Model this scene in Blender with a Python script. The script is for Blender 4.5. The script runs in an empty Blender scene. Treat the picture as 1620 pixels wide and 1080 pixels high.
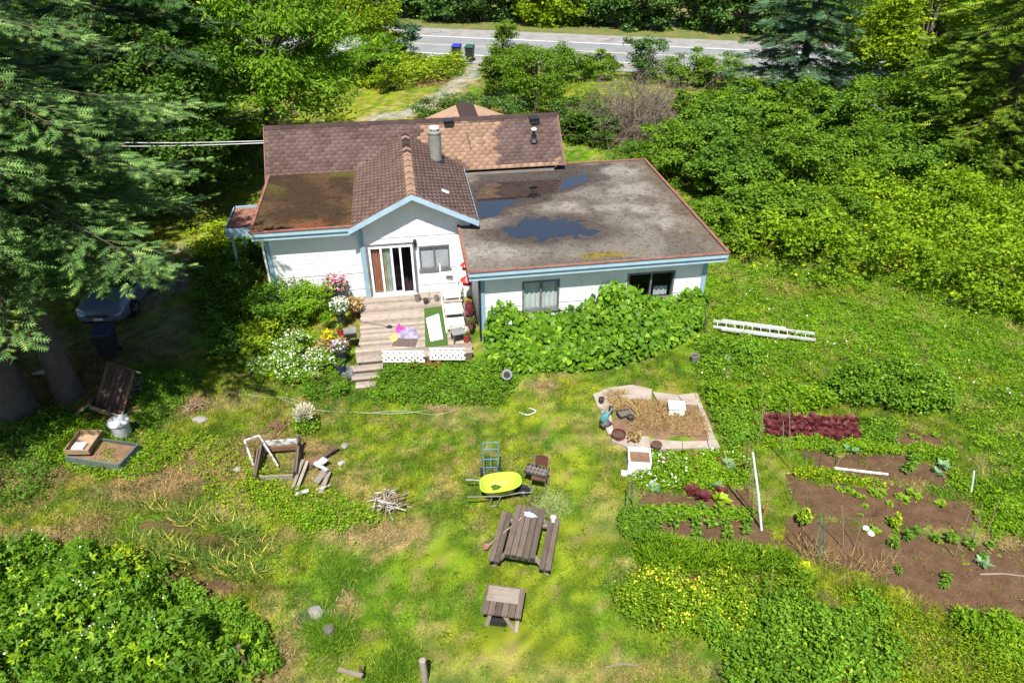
import bpy, math, random
import numpy as np
from mathutils import Vector, Matrix
R = math.radians
sc = bpy.context.scene
col = sc.collection
random.seed(7); rng = np.random.default_rng(11)

# ------------------------------------------------------------------ camera, sky, sun, exposure
CAM_H, PITCH, FOC = 14.0, R(34), 1125.0          # metres, radians, focal length for a 1620 px wide frame
cam = bpy.data.cameras.new('camera'); cam.sensor_width = 36; cam.lens = 36 * FOC / 1620; cam.clip_end = 4000; cam.clip_start = .1
camo = bpy.data.objects.new('camera', cam); col.objects.link(camo)
camo.location = (0, 0, CAM_H); camo.rotation_euler = (R(90) - PITCH, 0, 0); sc.camera = camo
SUN_EL, SUN_AZ = 61, 5                            # degrees up; degrees left of straight behind the camera
world = bpy.data.worlds.new('World'); sc.world = world; world.use_nodes = True
wn = world.node_tree; bg = wn.nodes['Background']
sky = wn.nodes.new('ShaderNodeTexSky'); sky.sky_type = 'NISHITA'; sky.sun_disc = False
sky.sun_elevation = R(SUN_EL); sky.sun_rotation = R(180 + SUN_AZ); sky.air_density = 1.0; sky.dust_density = .6
wn.links.new(sky.outputs[0], bg.inputs[0]); bg.inputs[1].default_value = .075
sun = bpy.data.lights.new('sun', 'SUN'); sun.energy = 5.0; sun.angle = R(.53); sun.color = (1, .955, .89)
suno = bpy.data.objects.new('sun', sun); col.objects.link(suno); suno.rotation_euler = (R(90 - SUN_EL), 0, -R(SUN_AZ)); suno.location = (0, -20, 40)
vs = sc.view_settings; vs.view_transform = 'Standard'; vs.look = 'None'; vs.exposure = .93; vs.gamma = 1; vs.use_curve_mapping = False
sc.cycles.max_bounces = 6; sc.cycles.diffuse_bounces = 3; sc.cycles.glossy_bounces = 3; sc.cycles.transmission_bounces = 4
sc.cycles.transparent_max_bounces = 6; sc.cycles.use_denoising = True; sc.cycles.caustics_reflective = False; sc.cycles.caustics_refractive = False

# ------------------------------------------------------------------ helpers: survey, noise
SP, CP = math.sin(PITCH), math.cos(PITCH)
def g(px, py, z=0.0):                             # where a sighting in the photograph meets height z
    u, v = (px - 810) / FOC, (py - 540) / FOC
    t = (CAM_H - z) / (SP + v * CP)
    return Vector((u * t, (CP - v * SP) * t, z))
def gp(pts, z=0.0): return [tuple(g(x, y, z)[:2]) for x, y in pts]
def dpt(px, py, Y):
    u, v = (px - 810) / FOC, (py - 540) / FOC
    t = Y / (CP - v * SP)
    return Vector((u * t, Y, CAM_H - (SP + v * CP) * t))
def _hash(i, j, s):
    i = i.astype(np.int64); j = j.astype(np.int64)
    h = (i * 374761393 + j * 668265263 + s * 974711) & 0x7fffffff
    h = ((h ^ (h >> 13)) * 1274126177) & 0x7fffffff
    return ((h ^ (h >> 16)) & 0xffff) / 65535.0
def vn(x, y, s=0):
    xi, yi = np.floor(x), np.floor(y); fx, fy = x - xi, y - yi
    fx = fx * fx * (3 - 2 * fx); fy = fy * fy * (3 - 2 * fy)
    a, b, c, d = _hash(xi, yi, s), _hash(xi + 1, yi, s), _hash(xi, yi + 1, s), _hash(xi + 1, yi + 1, s)
    return (a * (1 - fx) + b * fx) * (1 - fy) + (c * (1 - fx) + d * fx) * fy
def fbm(x, y, f=1.0, o=3, s=0):
    x = np.asarray(x, float); y = np.asarray(y, float)
    r = 0; a = .5; n = 0
    for k in range(o):
        r = r + a * vn(x * f, y * f, s + k * 17); n += a; a *= .5; f *= 2.03
    return r / n
def inpoly(x, y, poly):
    c = np.zeros(np.shape(x), bool); n = len(poly)
    for i in range(n):
        x0, y0 = poly[i]; x1, y1 = poly[(i + 1) % n]
        if y0 == y1: continue
        c ^= ((y0 > y) != (y1 > y)) & (x < (x1 - x0) * (y - y0) / (y1 - y0) + x0)
    return c
def segdist(x, y, p, q):
    dx, dy = q[0] - p[0], q[1] - p[1]; l = dx * dx + dy * dy + 1e-9
    t = np.clip(((x - p[0]) * dx + (y - p[1]) * dy) / l, 0, 1)
    return np.hypot(x - p[0] - t * dx, y - p[1] - t * dy)
def sdist(x, y, poly):                            # signed distance, positive inside
    d = np.full(np.shape(x), 1e9)
    for i in range(len(poly)): d = np.minimum(d, segdist(x, y, poly[i], poly[(i + 1) % len(poly)]))
    return np.where(inpoly(x, y, poly), d, -d)
def sample_poly(poly, n):
    p = np.array(poly); lo, hi = p.min(0), p.max(0); out = []; m = 0
    while m < n:
        q = rng.uniform(lo, hi, (n * 2, 2)); q = q[inpoly(q[:, 0], q[:, 1], poly)]
        out.append(q); m += len(q)
    return np.concatenate(out)[:n]

# ------------------------------------------------------------------ helpers: things
def tag(o, label=None, cat=None, group=None, kind=None):
    if label: o['label'] = label
    if cat: o['category'] = cat
    if group: o['group'] = group
    if kind: o['kind'] = kind
    return o
def thing(name, label, cat, loc=(0, 0, 0), rotz=0.0, group=None, rot=None):
    o = bpy.data.objects.new(name, None); col.objects.link(o); o.empty_display_size = .2
    o.location = loc; o.rotation_euler = rot if rot else (0, 0, rotz)
    return tag(o, label, cat, group)
def link(name, me, parent=None):
    o = bpy.data.objects.new(name, me); col.objects.link(o)
    if parent: o.parent = parent
    return o
def dup(src, loc, rotz=0.0, label=None, scale=1.0, group=None):
    r = src.copy(); col.objects.link(r); r.location = loc; r.rotation_euler = (0, 0, rotz); r.scale = (scale,) * 3
    if label: r['label'] = label
    if group: r['group'] = group
    for ch in src.children:
        c = ch.copy(); col.objects.link(c); c.parent = r
        for gr in ch.children:
            d = gr.copy(); col.objects.link(d); d.parent = c
    return r
def npmesh(name, V, Fidx, k, mat, rnd=None, colr=None, smooth=False):
    """V (n,3) vertices, Fidx flat vertex indices, every face with k corners"""
    me = bpy.data.meshes.new(name); nf = len(Fidx) // k
    me.vertices.add(len(V)); me.vertices.foreach_set('co', np.ascontiguousarray(V, np.float32).ravel())
    me.loops.add(len(Fidx)); me.loops.foreach_set('vertex_index', np.ascontiguousarray(Fidx, np.int32))
    me.polygons.add(nf); me.polygons.foreach_set('loop_start', np.arange(0, nf * k, k, dtype=np.int32))
    if smooth: me.polygons.foreach_set('use_smooth', np.ones(nf, bool))
    me.update(calc_edges=True)
    if rnd is not None:
        a = me.attributes.new('rnd', 'FLOAT', 'POINT'); a.data.foreach_set('value', np.ascontiguousarray(rnd, np.float32))
    if colr is not None:
        a = me.attributes.new('Col', 'FLOAT_COLOR', 'POINT')
        c4 = np.ones((len(V), 4), np.float32); c4[:, :3] = colr; a.data.foreach_set('color', c4.ravel())
    if mat: me.materials.append(mat)
    return me
def norm(a): return a / (np.linalg.norm(a, axis=-1, keepdims=True) + 1e-9)
def scat(T, F, pos, axis, nrm, size, width=None):
    """copy template T (k,3: x along axis, y sideways, z along normal) with triangles F to every pos"""
    axis = norm(axis); side = norm(np.cross(nrm, axis)); n2 = np.cross(axis, side)
    w = size if width is None else width
    V = (pos[:, None, :] + axis[:, None, :] * (T[None, :, 0, None] * size[:, None, None]) + side[:, None, :] * (T[None, :, 1, None] * w[:, None, None])
         + n2[:, None, :] * (T[None, :, 2, None] * size[:, None, None]))
    k = len(T); n = len(pos)
    Fi = (np.arange(n)[:, None] * k + np.array(F).ravel()[None, :]).ravel()
    return V.reshape(-1, 3), Fi, k
def cat_meshes(parts):
    Vs, Fs, rs, off = [], [], [], 0
    for V, Fi, r in parts: Vs.append(V); Fs.append(Fi + off); rs.append(r); off += len(V)
    return np.concatenate(Vs), np.concatenate(Fs), np.concatenate(rs)
LEAF = np.array([(0, 0, 0), (.45, .5, .10), (1, 0, -.12), (.45, -.5, .10)]); LEAF_F = [0, 2, 1, 0, 3, 2]
BROAD = np.array([(0, 0, 0), (-.12, .38, .02), (.4, .55, .08), (1, 0, -.1), (.4, -.55, .08), (-.12, -.38, .02)]); BROAD_F = [0, 2, 1, 0, 3, 2, 0, 4, 3, 0, 5, 4]
BLADE = np.array([(0, -.5, 0), (0, .5, 0), (1, 0, 0)]); BLADE_F = [0, 1, 2]
STRAP = np.array([(0, -.5, 0), (0, .5, 0), (.5, -.4, .12), (.5, .4, .12), (1, 0, 0.02)]); STRAP_F = [0, 1, 3, 0, 3, 2, 2, 3, 4]
TRIFOL = np.concatenate([np.array([(0, 0, 0), (.5, .2, .06), (1, 0, -.08), (.5, -.2, .06)]),
                         np.array([(.05, .02, 0), (.02, .38, .06), (.35, .78, -.06), (.42, .28, .05)]), np.array([(.05, -.02, 0), (.02, -.38, .06), (.35, -.78, -.06), (.42, -.28, .05)])])
TRIFOL_F = [0, 2, 1, 0, 3, 2, 4, 6, 5, 4, 7, 6, 8, 9, 10, 8, 10, 11]
def _feather():
    T, F = [], []
    for x, a, l in ((-.02, 72, .34), (.16, 68, .40), (.34, 62, .42), (.52, 54, .40), (.70, 44, .34)):
        for s in (-1, 1):
            c, d = math.cos(R(a)), math.sin(R(a)) * s; b = len(T)
            T += [(x - .07, 0, 0), (x + .09, 0, .03), (x + c * l, d * l, -.05 + .1 * random.random())]; F += [b, b + 1, b + 2]
    b = len(T); T += [(.5, -.08, 0), (.5, .08, 0), (1.08, 0, .02)]; F += [b, b + 1, b + 2]
    return np.array(T), F
FEATHER, FEATHER_F = _feather()
def rdir(n, up=0.0, lo=-1.0):
    v = rng.normal(size=(n, 3)); v = norm(v); v[:, 2] = v[:, 2] * (1 - up) + up
    return norm(v)
def leaf_parts(pos, size, T=LEAF, F=LEAF_F, up=.5, wid=.6, axis=None, droop=.25, rnd=None):
    n = len(pos); nrm = rdir(n, up)
    if axis is None:
        axis = rdir(n); axis[:, 2] = axis[:, 2] * .5 - droop
    V, Fi, k = scat(T, F, pos, axis, nrm, size, size * wid)
    r = np.repeat(rng.random(n) if rnd is None else rnd, k)
    return V, Fi, r
def sprigs(C, k, ls, T=LEAF, F=LEAF_F, wid=.6, up=.6, droop=.2, out=None, spread=.9, tone=.6):
    """k leaves fanned round every point of C, one tone per sprig"""
    m = len(C); n = m * k; th = rng.uniform(0, 6.283, n); el = rng.uniform(-.25, .75, n) - droop
    ax = np.stack([np.cos(th), np.sin(th), el], 1); nb = rdir(m, up)
    if out is not None: nb = norm(nb + out * .7)
    nrm = np.repeat(nb, k, 0) + rng.normal(0, .28, (n, 3)); s = ls * rng.uniform(.65, 1.3, n)
    ax = norm(ax); pos = np.repeat(C, k, 0) + ax * (rng.random(n) * ls * spread)[:, None] + rng.normal(0, ls * .35, (n, 3)) * np.array((1, 1, .6))
    V, Fi, kk = scat(T, F, pos, ax, nrm, s, s * wid)
    r = np.clip(np.repeat(rng.random(m), k) * tone + rng.random(n) * (1 - tone), 0, 1)
    return V, Fi, np.repeat(r, kk)
def leafobj(name, parts, mat, parent=None):
    V, Fi, r = cat_meshes(parts)
    return link(name, npmesh(name, V, Fi, 3, mat, rnd=r), parent)

class MB:                                         # collects boxes, bars, tubes, lathes into one mesh
    def __init__(s): s.v, s.f = [], []
    def add(s, vs, fs):
        b = len(s.v); s.v += [tuple(v) for v in vs]; s.f += [tuple(i + b for i in f) for f in fs]; return s
    def box(s, x0, x1, y0, y1, z0, z1, M=None):
        vs = [Vector((x, y, z)) for z in (z0, z1) for y in (y0, y1) for x in (x0, x1)]
        if M is not None: vs = [M @ v for v in vs]
        return s.add(vs, [(0, 2, 3, 1), (4, 5, 7, 6), (0, 1, 5, 4), (2, 6, 7, 3), (0, 4, 6, 2), (1, 3, 7, 5)])
    def bar(s, p, q, w, t, up=(0, 0, 1)):         # rectangular bar from p to q, w sideways, t along up
        p, q = Vector(p), Vector(q); d = (q - p).normalized(); u = Vector(up)
        sd = d.cross(u)
        if sd.length < 1e-4: sd = d.cross(Vector((1, 0, 0)))
        sd.normalize(); u = sd.cross(d)
        vs = []
        for c in (p, q):
            for a, b in ((-1, -1), (1, -1), (1, 1), (-1, 1)): vs.append(c + sd * (a * w / 2) + u * (b * t / 2))
        return s.add(vs, [(3, 2, 1, 0), (4, 5, 6, 7), (0, 1, 5, 4), (1, 2, 6, 5), (2, 3, 7, 6), (3, 0, 4, 7)])
    def tube(s, pts, r, n=8, cap=True):
        pts = [Vector(p) for p in pts]; rs = r if isinstance(r, (list, tuple)) else [r] * len(pts)
        vs, fs = [], []; ref = Vector((0, 0, 1))
        for i, p in enumerate(pts):
            d = (pts[min(i + 1, len(pts) - 1)] - pts[max(i - 1, 0)]).normalized()
            if abs(d.dot(ref)) > .95: ref = Vector((1, 0, 0)) if abs(d.x) < .9 else Vector((0, 1, 0))
            a = d.cross(ref).normalized(); b = d.cross(a)
            for k in range(n):
                t = 2 * math.pi * k / n; vs.append(p + (a * math.cos(t) + b * math.sin(t)) * rs[i])
        for i in range(len(pts) - 1):
            for k in range(n): fs.append((i * n + k, i * n + (k + 1) % n, (i + 1) * n + (k + 1) % n, (i + 1) * n + k))
        if cap: fs += [tuple(range(n - 1, -1, -1)), tuple(range((len(pts) - 1) * n, len(pts) * n))]
        return s.add(vs, fs)
    def lathe(s, prof, n=16, c=(0, 0, 0), M=None):  # prof: (radius, z)
        vs, fs = [], []; c = Vector(c)
        for r, z in prof:
            for k in range(n):
                t = 2 * math.pi * k / n; v = Vector((r * math.cos(t), r * math.sin(t), z))
                vs.append((M @ v if M is not None else v) + c)
        for i in range(len(prof) - 1):
            for k in range(n): fs.append((i * n + k, i * n + (k + 1) % n, (i + 1) * n + (k + 1) % n, (i + 1) * n + k))
        fs += [tuple(range(n - 1, -1, -1)), tuple(range((len(prof) - 1) * n, len(prof) * n))]
        return s.add(vs, fs)
    def prism(s, poly, z0, z1):
        n = len(poly); vs = [(x, y, z) for z in (z0, z1) for x, y in poly]
        return s.add(vs, [tuple(range(n - 1, -1, -1)), tuple(range(n, 2 * n))] + [(i, (i + 1) % n, n + (i + 1) % n, n + i) for i in range(n)])
    def quad(s, a, b, c, d): return s.add([a, b, c, d], [(0, 1, 2, 3)])
    def build(s, name, mat, parent=None, smooth=False, label=None):
        me = bpy.data.meshes.new(name); me.from_pydata(s.v, [], s.f); me.materials.append(mat)
        if smooth:
            me.polygons.foreach_set('use_smooth', [True] * len(me.polygons)); me.set_sharp_from_angle(angle=R(40))
        me.update(); o = link(name, me, parent)
        if label: o['label'] = label
        return o
_pl = {}
def plank(name, p, q, w, t, mat, parent, up=(0, 0, 1), label=None):
    """one board of its own from p to q; alike boards share a mesh whose grain runs along local x"""
    p, q = Vector(p), Vector(q); L = (q - p).length; key = (round(L, 2), round(w, 3), round(t, 3), mat.name)
    if key not in _pl:
        m = MB(); e = min(w, t) * .12; h = L / 2
        vs = []
        for x in (-h, h):
            vs += [(x, -w / 2 + e, -t / 2), (x, w / 2 - e, -t / 2), (x, w / 2, -t / 2 + e), (x, w / 2, t / 2 - e), (x, w / 2 - e, t / 2), (x, -w / 2 + e, t / 2), (x, -w / 2, t / 2 - e), (x, -w / 2, -t / 2 + e)]
        m.add(vs, [tuple(range(7, -1, -1)), tuple(range(8, 16))] + [(i, (i + 1) % 8, 8 + (i + 1) % 8, 8 + i) for i in range(8)])
        me = bpy.data.meshes.new('plank'); me.from_pydata(m.v, [], m.f); me.materials.append(mat); me.update()
        # outward normals
        import bmesh
        b = bmesh.new(); b.from_mesh(me); bmesh.ops.recalc_face_normals(b, faces=b.faces); b.to_mesh(me); b.free()
        _pl[key] = me
    o = link(name, _pl[key], parent)
    d = (q - p).normalized(); u = Vector(up); y = u.cross(d)
    if y.length < 1e-4: y = Vector((0, 1, 0)).cross(d)
    y.normalize(); z = d.cross(y)
    M = Matrix((d, y, z)).transposed().to_4x4(); M.translation = (p + q) / 2
    o.matrix_local = M
    if label: o['label'] = label
    return o

# ------------------------------------------------------------------ helpers: materials
def newmat(name):
    m = bpy.data.materials.new(name); m.use_nodes = True; nt = m.node_tree
    return m, nt, nt.nodes['Principled BSDF'], nt.nodes['Material Output']
def N(nt, t, **kw):
    n = nt.nodes.new(t)
    for k, v in kw.items(): setattr(n, k, v)
    return n
def mixc(nt, fac, a, b, mode='MIX'):
    m = nt.nodes.new('ShaderNodeMix'); m.data_type = 'RGBA'; m.blend_type = mode
    for i, x in ((0, fac), (6, a), (7, b)):
        if hasattr(x, 'links') or hasattr(x, 'is_linked'): nt.links.new(x, m.inputs[i])
        else: m.inputs[i].default_value = (*x, 1) if isinstance(x, tuple) and len(x) == 3 else x
    return m.outputs[2]
def ramp(nt, src, a=0.35, b=.65):
    r = nt.nodes.new('ShaderNodeMapRange'); r.inputs[1].default_value = a; r.inputs[2].default_value = b
    nt.links.new(src, r.inputs[0]); return r.outputs[0]
def noise(nt, vec, scale, detail=4, rough=.55):
    n = nt.nodes.new('ShaderNodeTexNoise'); n.inputs['Scale'].default_value = scale; n.inputs['Detail'].default_value = detail; n.inputs['Roughness'].default_value = rough
    if vec is not None: nt.links.new(vec, n.inputs['Vector'])
    return n.outputs[0]
def bump(nt, bsdf, h, strength=.4, dist=.02):
    b = nt.nodes.new('ShaderNodeBump'); b.inputs['Strength'].default_value = strength; b.inputs['Distance'].default_value = dist
    nt.links.new(h, b.inputs['Height']); nt.links.new(b.outputs[0], bsdf.inputs['Normal'])
def paint(name, c, rough=.6, c2=None, scale=3.0, spread=(.4, .65), metal=0.0, bmp=0.0, spec=.4, fine=.12):
    """a surface of colour c with worn or dirty patches of c2 and fine tone changes"""
    m, nt, b, out = newmat(name); pos = N(nt, 'ShaderNodeNewGeometry').outputs['Position']
    c2 = c2 or tuple(x * .72 for x in c)
    f = ramp(nt, noise(nt, pos, scale, 5, .6), *spread)
    cc = mixc(nt, f, c, c2)
    f2 = ramp(nt, noise(nt, pos, scale * 9, 3, .6), .3, .7)
    cc = mixc(nt, f2, cc, tuple(1 - fine if i < 3 else 1 for i in range(3)), 'MULTIPLY') if fine else cc
    nt.links.new(cc, b.inputs['Base Color']); b.inputs['Roughness'].default_value = rough; b.inputs['Metallic'].default_value = metal
    b.inputs['Specular IOR Level'].default_value = spec
    if bmp: bump(nt, b, noise(nt, pos, scale * 9, 4), bmp)
    return m
def wood(name, c1, c2, rough=.85, var=.35):
    """boards: grain stretched along local x, tone differs from board to board"""
    m, nt, b, out = newmat(name); tc = N(nt, 'ShaderNodeTexCoord'); oi = N(nt, 'ShaderNodeObjectInfo')
    mp = N(nt, 'ShaderNodeMapping'); mp.inputs['Scale'].default_value = (.7, 14, 14); nt.links.new(tc.outputs['Object'], mp.inputs[0])
    cm = N(nt, 'ShaderNodeCombineXYZ'); mu = N(nt, 'ShaderNodeMath', operation='MULTIPLY'); mu.inputs[1].default_value = 37
    nt.links.new(oi.outputs['Random'], mu.inputs[0]); nt.links.new(mu.outputs[0], cm.inputs[0]); nt.links.new(mu.outputs[0], cm.inputs[1]); nt.links.new(cm.outputs[0], mp.inputs[1])
    gr = noise(nt, mp.outputs[0], 2.2, 5, .65)
    cc = mixc(nt, ramp(nt, gr, .3, .72), c1, c2)
    pos = N(nt, 'ShaderNodeNewGeometry').outputs['Position']
    st = ramp(nt, noise(nt, pos, 5, 4), .5, .75); cc = mixc(nt, st, cc, tuple(x * .6 for x in c1))
    mr = N(nt, 'ShaderNodeMapRange'); mr.inputs[3].default_value = 1 - var; mr.inputs[4].default_value = 1 + var * .5; nt.links.new(oi.outputs['Random'], mr.inputs[0])
    cb = N(nt, 'ShaderNodeCombineColor')
    for i in range(3): nt.links.new(mr.outputs[0], cb.inputs[i])
    cc = mixc(nt, 1.0, cc, cb.outputs[0], 'MULTIPLY')
    nt.links.new(cc, b.inputs['Base Color']); b.inputs['Roughness'].default_value = rough; b.inputs['Specular IOR Level'].default_value = .2
    bump(nt, b, gr, .35, .006)
    return m
LEAF_LO, LEAF_HI = 1.05, 1.95
def leafmat(name, c1, c2, c3=None, p3=.9, trans=.28, rough=.5, patch=.35, pscale=.5, spec=.18):
    """leaves: per-leaf tone from c1 to c2, a share of leaves c3 (fresh or dry), slow patches through the plant"""
    m, nt, b, out = newmat(name); at = N(nt, 'ShaderNodeAttribute', attribute_name='rnd'); pos = N(nt, 'ShaderNodeNewGeometry').outputs['Position']
    if max(c2) < .3:
        if c2[1] > c2[0] and c2[2] < c2[0] * .3: c1, c2, c3 = ((c[0] * 1.06, c[1] * 1.0, c[2] * .75) if c else c for c in (c1, c2, c3))
        c1, c2, c3 = tuple(x * LEAF_LO for x in c1), tuple(x * LEAF_HI for x in c2), c3 and tuple(x * LEAF_HI for x in c3)
    pn = ramp(nt, noise(nt, pos, pscale, 3), .35, .65)
    f = N(nt, 'ShaderNodeMath', operation='MULTIPLY_ADD'); f.inputs[1].default_value = patch; nt.links.new(pn, f.inputs[0])
    f1 = N(nt, 'ShaderNodeMath', operation='MULTIPLY'); f1.inputs[1].default_value = 1 - patch; nt.links.new(at.outputs['Fac'], f1.inputs[0]); nt.links.new(f1.outputs[0], f.inputs[2])
    cc = mixc(nt, f.outputs[0], c1, c2)
    if c3:
        gt = N(nt, 'ShaderNodeMath', operation='GREATER_THAN'); gt.inputs[1].default_value = p3; nt.links.new(at.outputs['Fac'], gt.inputs[0])
        cc = mixc(nt, gt.outputs[0], cc, c3)
    nt.links.new(cc, b.inputs['Base Color']); b.inputs['Roughness'].default_value = rough; b.inputs['Specular IOR Level'].default_value = spec
    tr = N(nt, 'ShaderNodeBsdfTranslucent'); nt.links.new(mixc(nt, 1.0, cc, (1.0, 1.15, .55), 'MULTIPLY'), tr.inputs[0])
    mx = N(nt, 'ShaderNodeMixShader'); mx.inputs[0].default_value = trans
    nt.links.new(b.outputs[0], mx.inputs[1]); nt.links.new(tr.outputs[0], mx.inputs[2]); nt.links.new(mx.outputs[0], out.inputs[0])
    return m
# ------------------------------------------------------------------ ground: turf colours over the yard
C_GREEN, C_YEL, C_DRY, C_LUSH, C_SOIL, C_GRAV, C_MEAD = map(np.array, ((.105, .190, .009), (.195, .222, .015), (.330, .240, .105), (.060, .140, .012), (.125, .072, .036), (.20, .185, .16), (.092, .215, .008)))
def bl(px, py, rx, ry, c, s=1.0):                 # patch of turf: centre sighted in the photo, half sizes in metres
    p = g(px, py); return (p.x, p.y, rx, ry, np.array(c), s)
BLOBS = [bl(610, 848, 1.5, .45, C_DRY, .9), bl(640, 830, .8, .3, C_DRY, .7), bl(548, 962, .25, .55, C_DRY, .8), bl(452, 1030, .4, 1.0, C_DRY, .75), bl(500, 970, .35, .15, C_GRAV, .8),
  bl(330, 735, 1.9, .9, (.27, .165, .08), .95), bl(250, 770, 1.4, .8, (.27, .165, .08), .85), bl(500, 720, .8, .6, (.24, .15, .08), .8), bl(420, 700, .7, .4, (.25, .16, .08), .8), bl(180, 780, 1.0, .5, C_DRY, .7), bl(380, 800, 1.0, .5, C_DRY, .6), bl(560, 760, .5, .5, C_DRY, .5), bl(60, 750, 1.3, .6, (.23, .14, .07), .8), bl(60, 855, 1.5, .4, C_DRY, .8), bl(140, 835, .8, .5, (.2, .12, .06), .6),
  bl(310, 640, .45, .6, (.2, .12, .07), .95), bl(270, 640, .5, .3, C_DRY, .5), bl(300, 860, 1.4, .4, C_SOIL, .9), bl(255, 915, .8, .3, C_SOIL, .9), bl(370, 930, .9, .25, C_SOIL, .85), bl(400, 860, .6, .4, C_SOIL, .6),
  bl(470, 760, 1.4, .8, C_DRY, .35), bl(540, 800, .8, .6, C_DRY, .4), bl(920, 880, .8, 1.2, C_YEL, .8), bl(955, 810, .5, .9, C_DRY, .4), bl(905, 730, .5, 1.2, C_YEL, .6), bl(820, 1010, 2.0, .7, C_YEL, .8), bl(760, 1060, 2.0, .4, C_DRY, .3),
  bl(690, 880, .8, 1.0, C_YEL, .5), bl(640, 700, 1.0, .4, C_YEL, .5), bl(690, 830, .7, .6, C_LUSH, .5), bl(710, 700, 1.2, .35, C_GREEN, .6), bl(545, 905, .75, .5, C_LUSH, .95), bl(520, 1000, .8, .6, C_LUSH, .8), bl(480, 940, 1.0, .5, C_LUSH, .4), bl(900, 970, .7, .4, C_LUSH, .4),
  bl(385, 600, 1.2, .45, C_YEL, .6), bl(700, 645, .7, .12, C_DRY, .8), bl(860, 612, .5, .25, C_DRY, .9), bl(830, 640, .6, .3, C_YEL, .5), bl(750, 745, .4, .3, C_DRY, .45), bl(725, 728, .15, .1, C_DRY, .6), bl(870, 795, .6, .5, (.15, .19, .05), .9),
  bl(1230, 450, .9, .9, (.2, .13, .04), .7), bl(1180, 490, 1.2, .5, C_YEL, .6), bl(1290, 460, 2, .5, (.17, .14, .03), .6), bl(1570, 600, 2.2, .35, C_YEL, .9), bl(1240, 610, 3.0, .2, C_YEL, .7), bl(1590, 680, .5, .3, C_DRY, .5), bl(1590, 860, .8, .4, C_DRY, .6),
  bl(1300, 1000, 2.5, .8, C_YEL, .35), bl(1470, 1055, .5, .25, C_DRY, .6), bl(1030, 1055, 1.6, .3, C_DRY, .5), bl(1230, 760, .5, 1.4, C_YEL, .5), bl(960, 660, .3, .6, C_YEL, .4),
  bl(610, 165, 4.5, 3.0, C_YEL, .8), bl(560, 185, 4, 2.0, C_YEL, .7), bl(690, 130, 4.5, 1.2, (.2, .12, .05), .85), bl(700, 97, 5, 1.5, (.2, .15, .06), .8), bl(900, 150, 3, 2.0, C_YEL, .8), bl(905, 170, .8, 1.0, C_DRY, .8),
  bl(300, 375, 2.2, 1.5, C_YEL, .9), bl(265, 440, 1.0, 3.0, C_GRAV * 1.0, .85), bl(270, 520, 1.2, 1.6, C_GRAV * .8, .55), bl(330, 340, 1.5, 1.2, C_YEL, .6), bl(320, 560, 1.5, 1, C_LUSH, .3),
  bl(90, 620, 2.5, 2.0, (.16, .11, .06), .7), bl(200, 560, 2.2, 1.5, (.16, .12, .065), .7), bl(120, 560, 2.5, 2.0, (.16, .12, .065), .7)]
PATHS = [([(600, 186), (660, 176), (700, 152), (740, 122), (768, 100)], 1.1, C_GRAV * 1.5, .9), ([(545, 205), (590, 180), (640, 160)], .4, C_DRY, .5), ([(640, 200), (690, 170), (745, 130)], .9, C_DRY, .4)]
PATHS = [(gp(p), w, c, s) for p, w, c, s in PATHS]
MEADOW = gp([(1115, 420), (1620, 440), (1700, 700), (1620, 830), (1500, 650), (1110, 610)])
def turf(x, y):
    n1, n2, n3 = fbm(x, y, .35, 3, 1), fbm(x, y, 1.6, 3, 5), fbm(x, y, 6, 2, 9)
    f = np.clip((n1 * .6 + n2 * .4 - .40) / .22, 0, 1)[:, None]
    c = C_GREEN * (1 - f) + C_YEL * f
    md = np.clip(sdist(x, y, MEADOW) / .8 + .5, 0, 1)[:, None] * .85
    c = c * (1 - md) + (C_MEAD * (1 - .35 * f) + C_YEL * .35 * f) * md
    l = np.clip((fbm(x, y, .9, 3, 21) - .58) / .12, 0, 1)[:, None] * .6; c = c * (1 - l) + C_LUSH * l
    d = np.clip((fbm(x, y, 1.1, 4, 33) - .60) / .1, 0, 1)[:, None] * .55; c = c * (1 - d) + C_DRY * d
    wx, wy = (fbm(x, y, 1.3, 3, 41) - .5), (fbm(x, y, 1.3, 3, 47) - .5)
    for bx, by, rx, ry, bc, s in BLOBS:
        r = np.hypot((x - bx) / rx + wx * 1.3, (y - by) / ry + wy * 1.3)
        w = (np.clip((1.25 - r) / .6, 0, 1) * s)[:, None]; c = c * (1 - w) + bc * w
    for pl, pw, pc, s in PATHS:
        dd = np.full(x.shape, 1e9)
        for i in range(len(pl) - 1): dd = np.minimum(dd, segdist(x, y, pl[i], pl[i + 1]))
        w = (np.clip((pw * (1 + wx * 1.2) - dd) / (pw * .5), 0, 1) * s)[:, None]; c = c * (1 - w) + pc * w
    k = np.clip((fbm(x, y, 4.2, 3, 15) - .38) / .24, 0, 1)[:, None]; c = c * (.74 + .66 * k) * np.where(k < .3, np.array((.82, 1.0, .9)), 1.0)
    sp = np.clip((fbm(x, y, 3.1, 3, 19) - .63) / .06, 0, 1)[:, None] * .55; c = c * (1 - sp) + C_DRY * sp
    return c * (.72 + .5 * fbm(x, y, 13, 2, 13)[:, None])
def gz(x, y):                                     # gentle unevenness of the yard
    return ((fbm(x, y, .5, 3, 61) - .5) * .10 + (fbm(x, y, 2.2, 2, 65) - .5) * .05) * np.clip((60 - y) / 20, 0, 1)
def axis_lines(lo, hi, step, far, k=14):
    m = np.arange(lo, hi + step / 2, step); e = np.geomspace(1, far, k)
    return np.concatenate([(lo - e)[::-1], m, hi + e])
xs = axis_lines(-24, 24, .25, 2600); ys = axis_lines(5, 64, .25, 2600)
GX, GY = np.meshgrid(xs, ys); gx, gy = GX.ravel(), GY.ravel()
gzv = gz(gx, gy) - np.where((gy > 58) | (abs(gx) > 30), .02, 0)
nx, ny = len(xs), len(ys)
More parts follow.
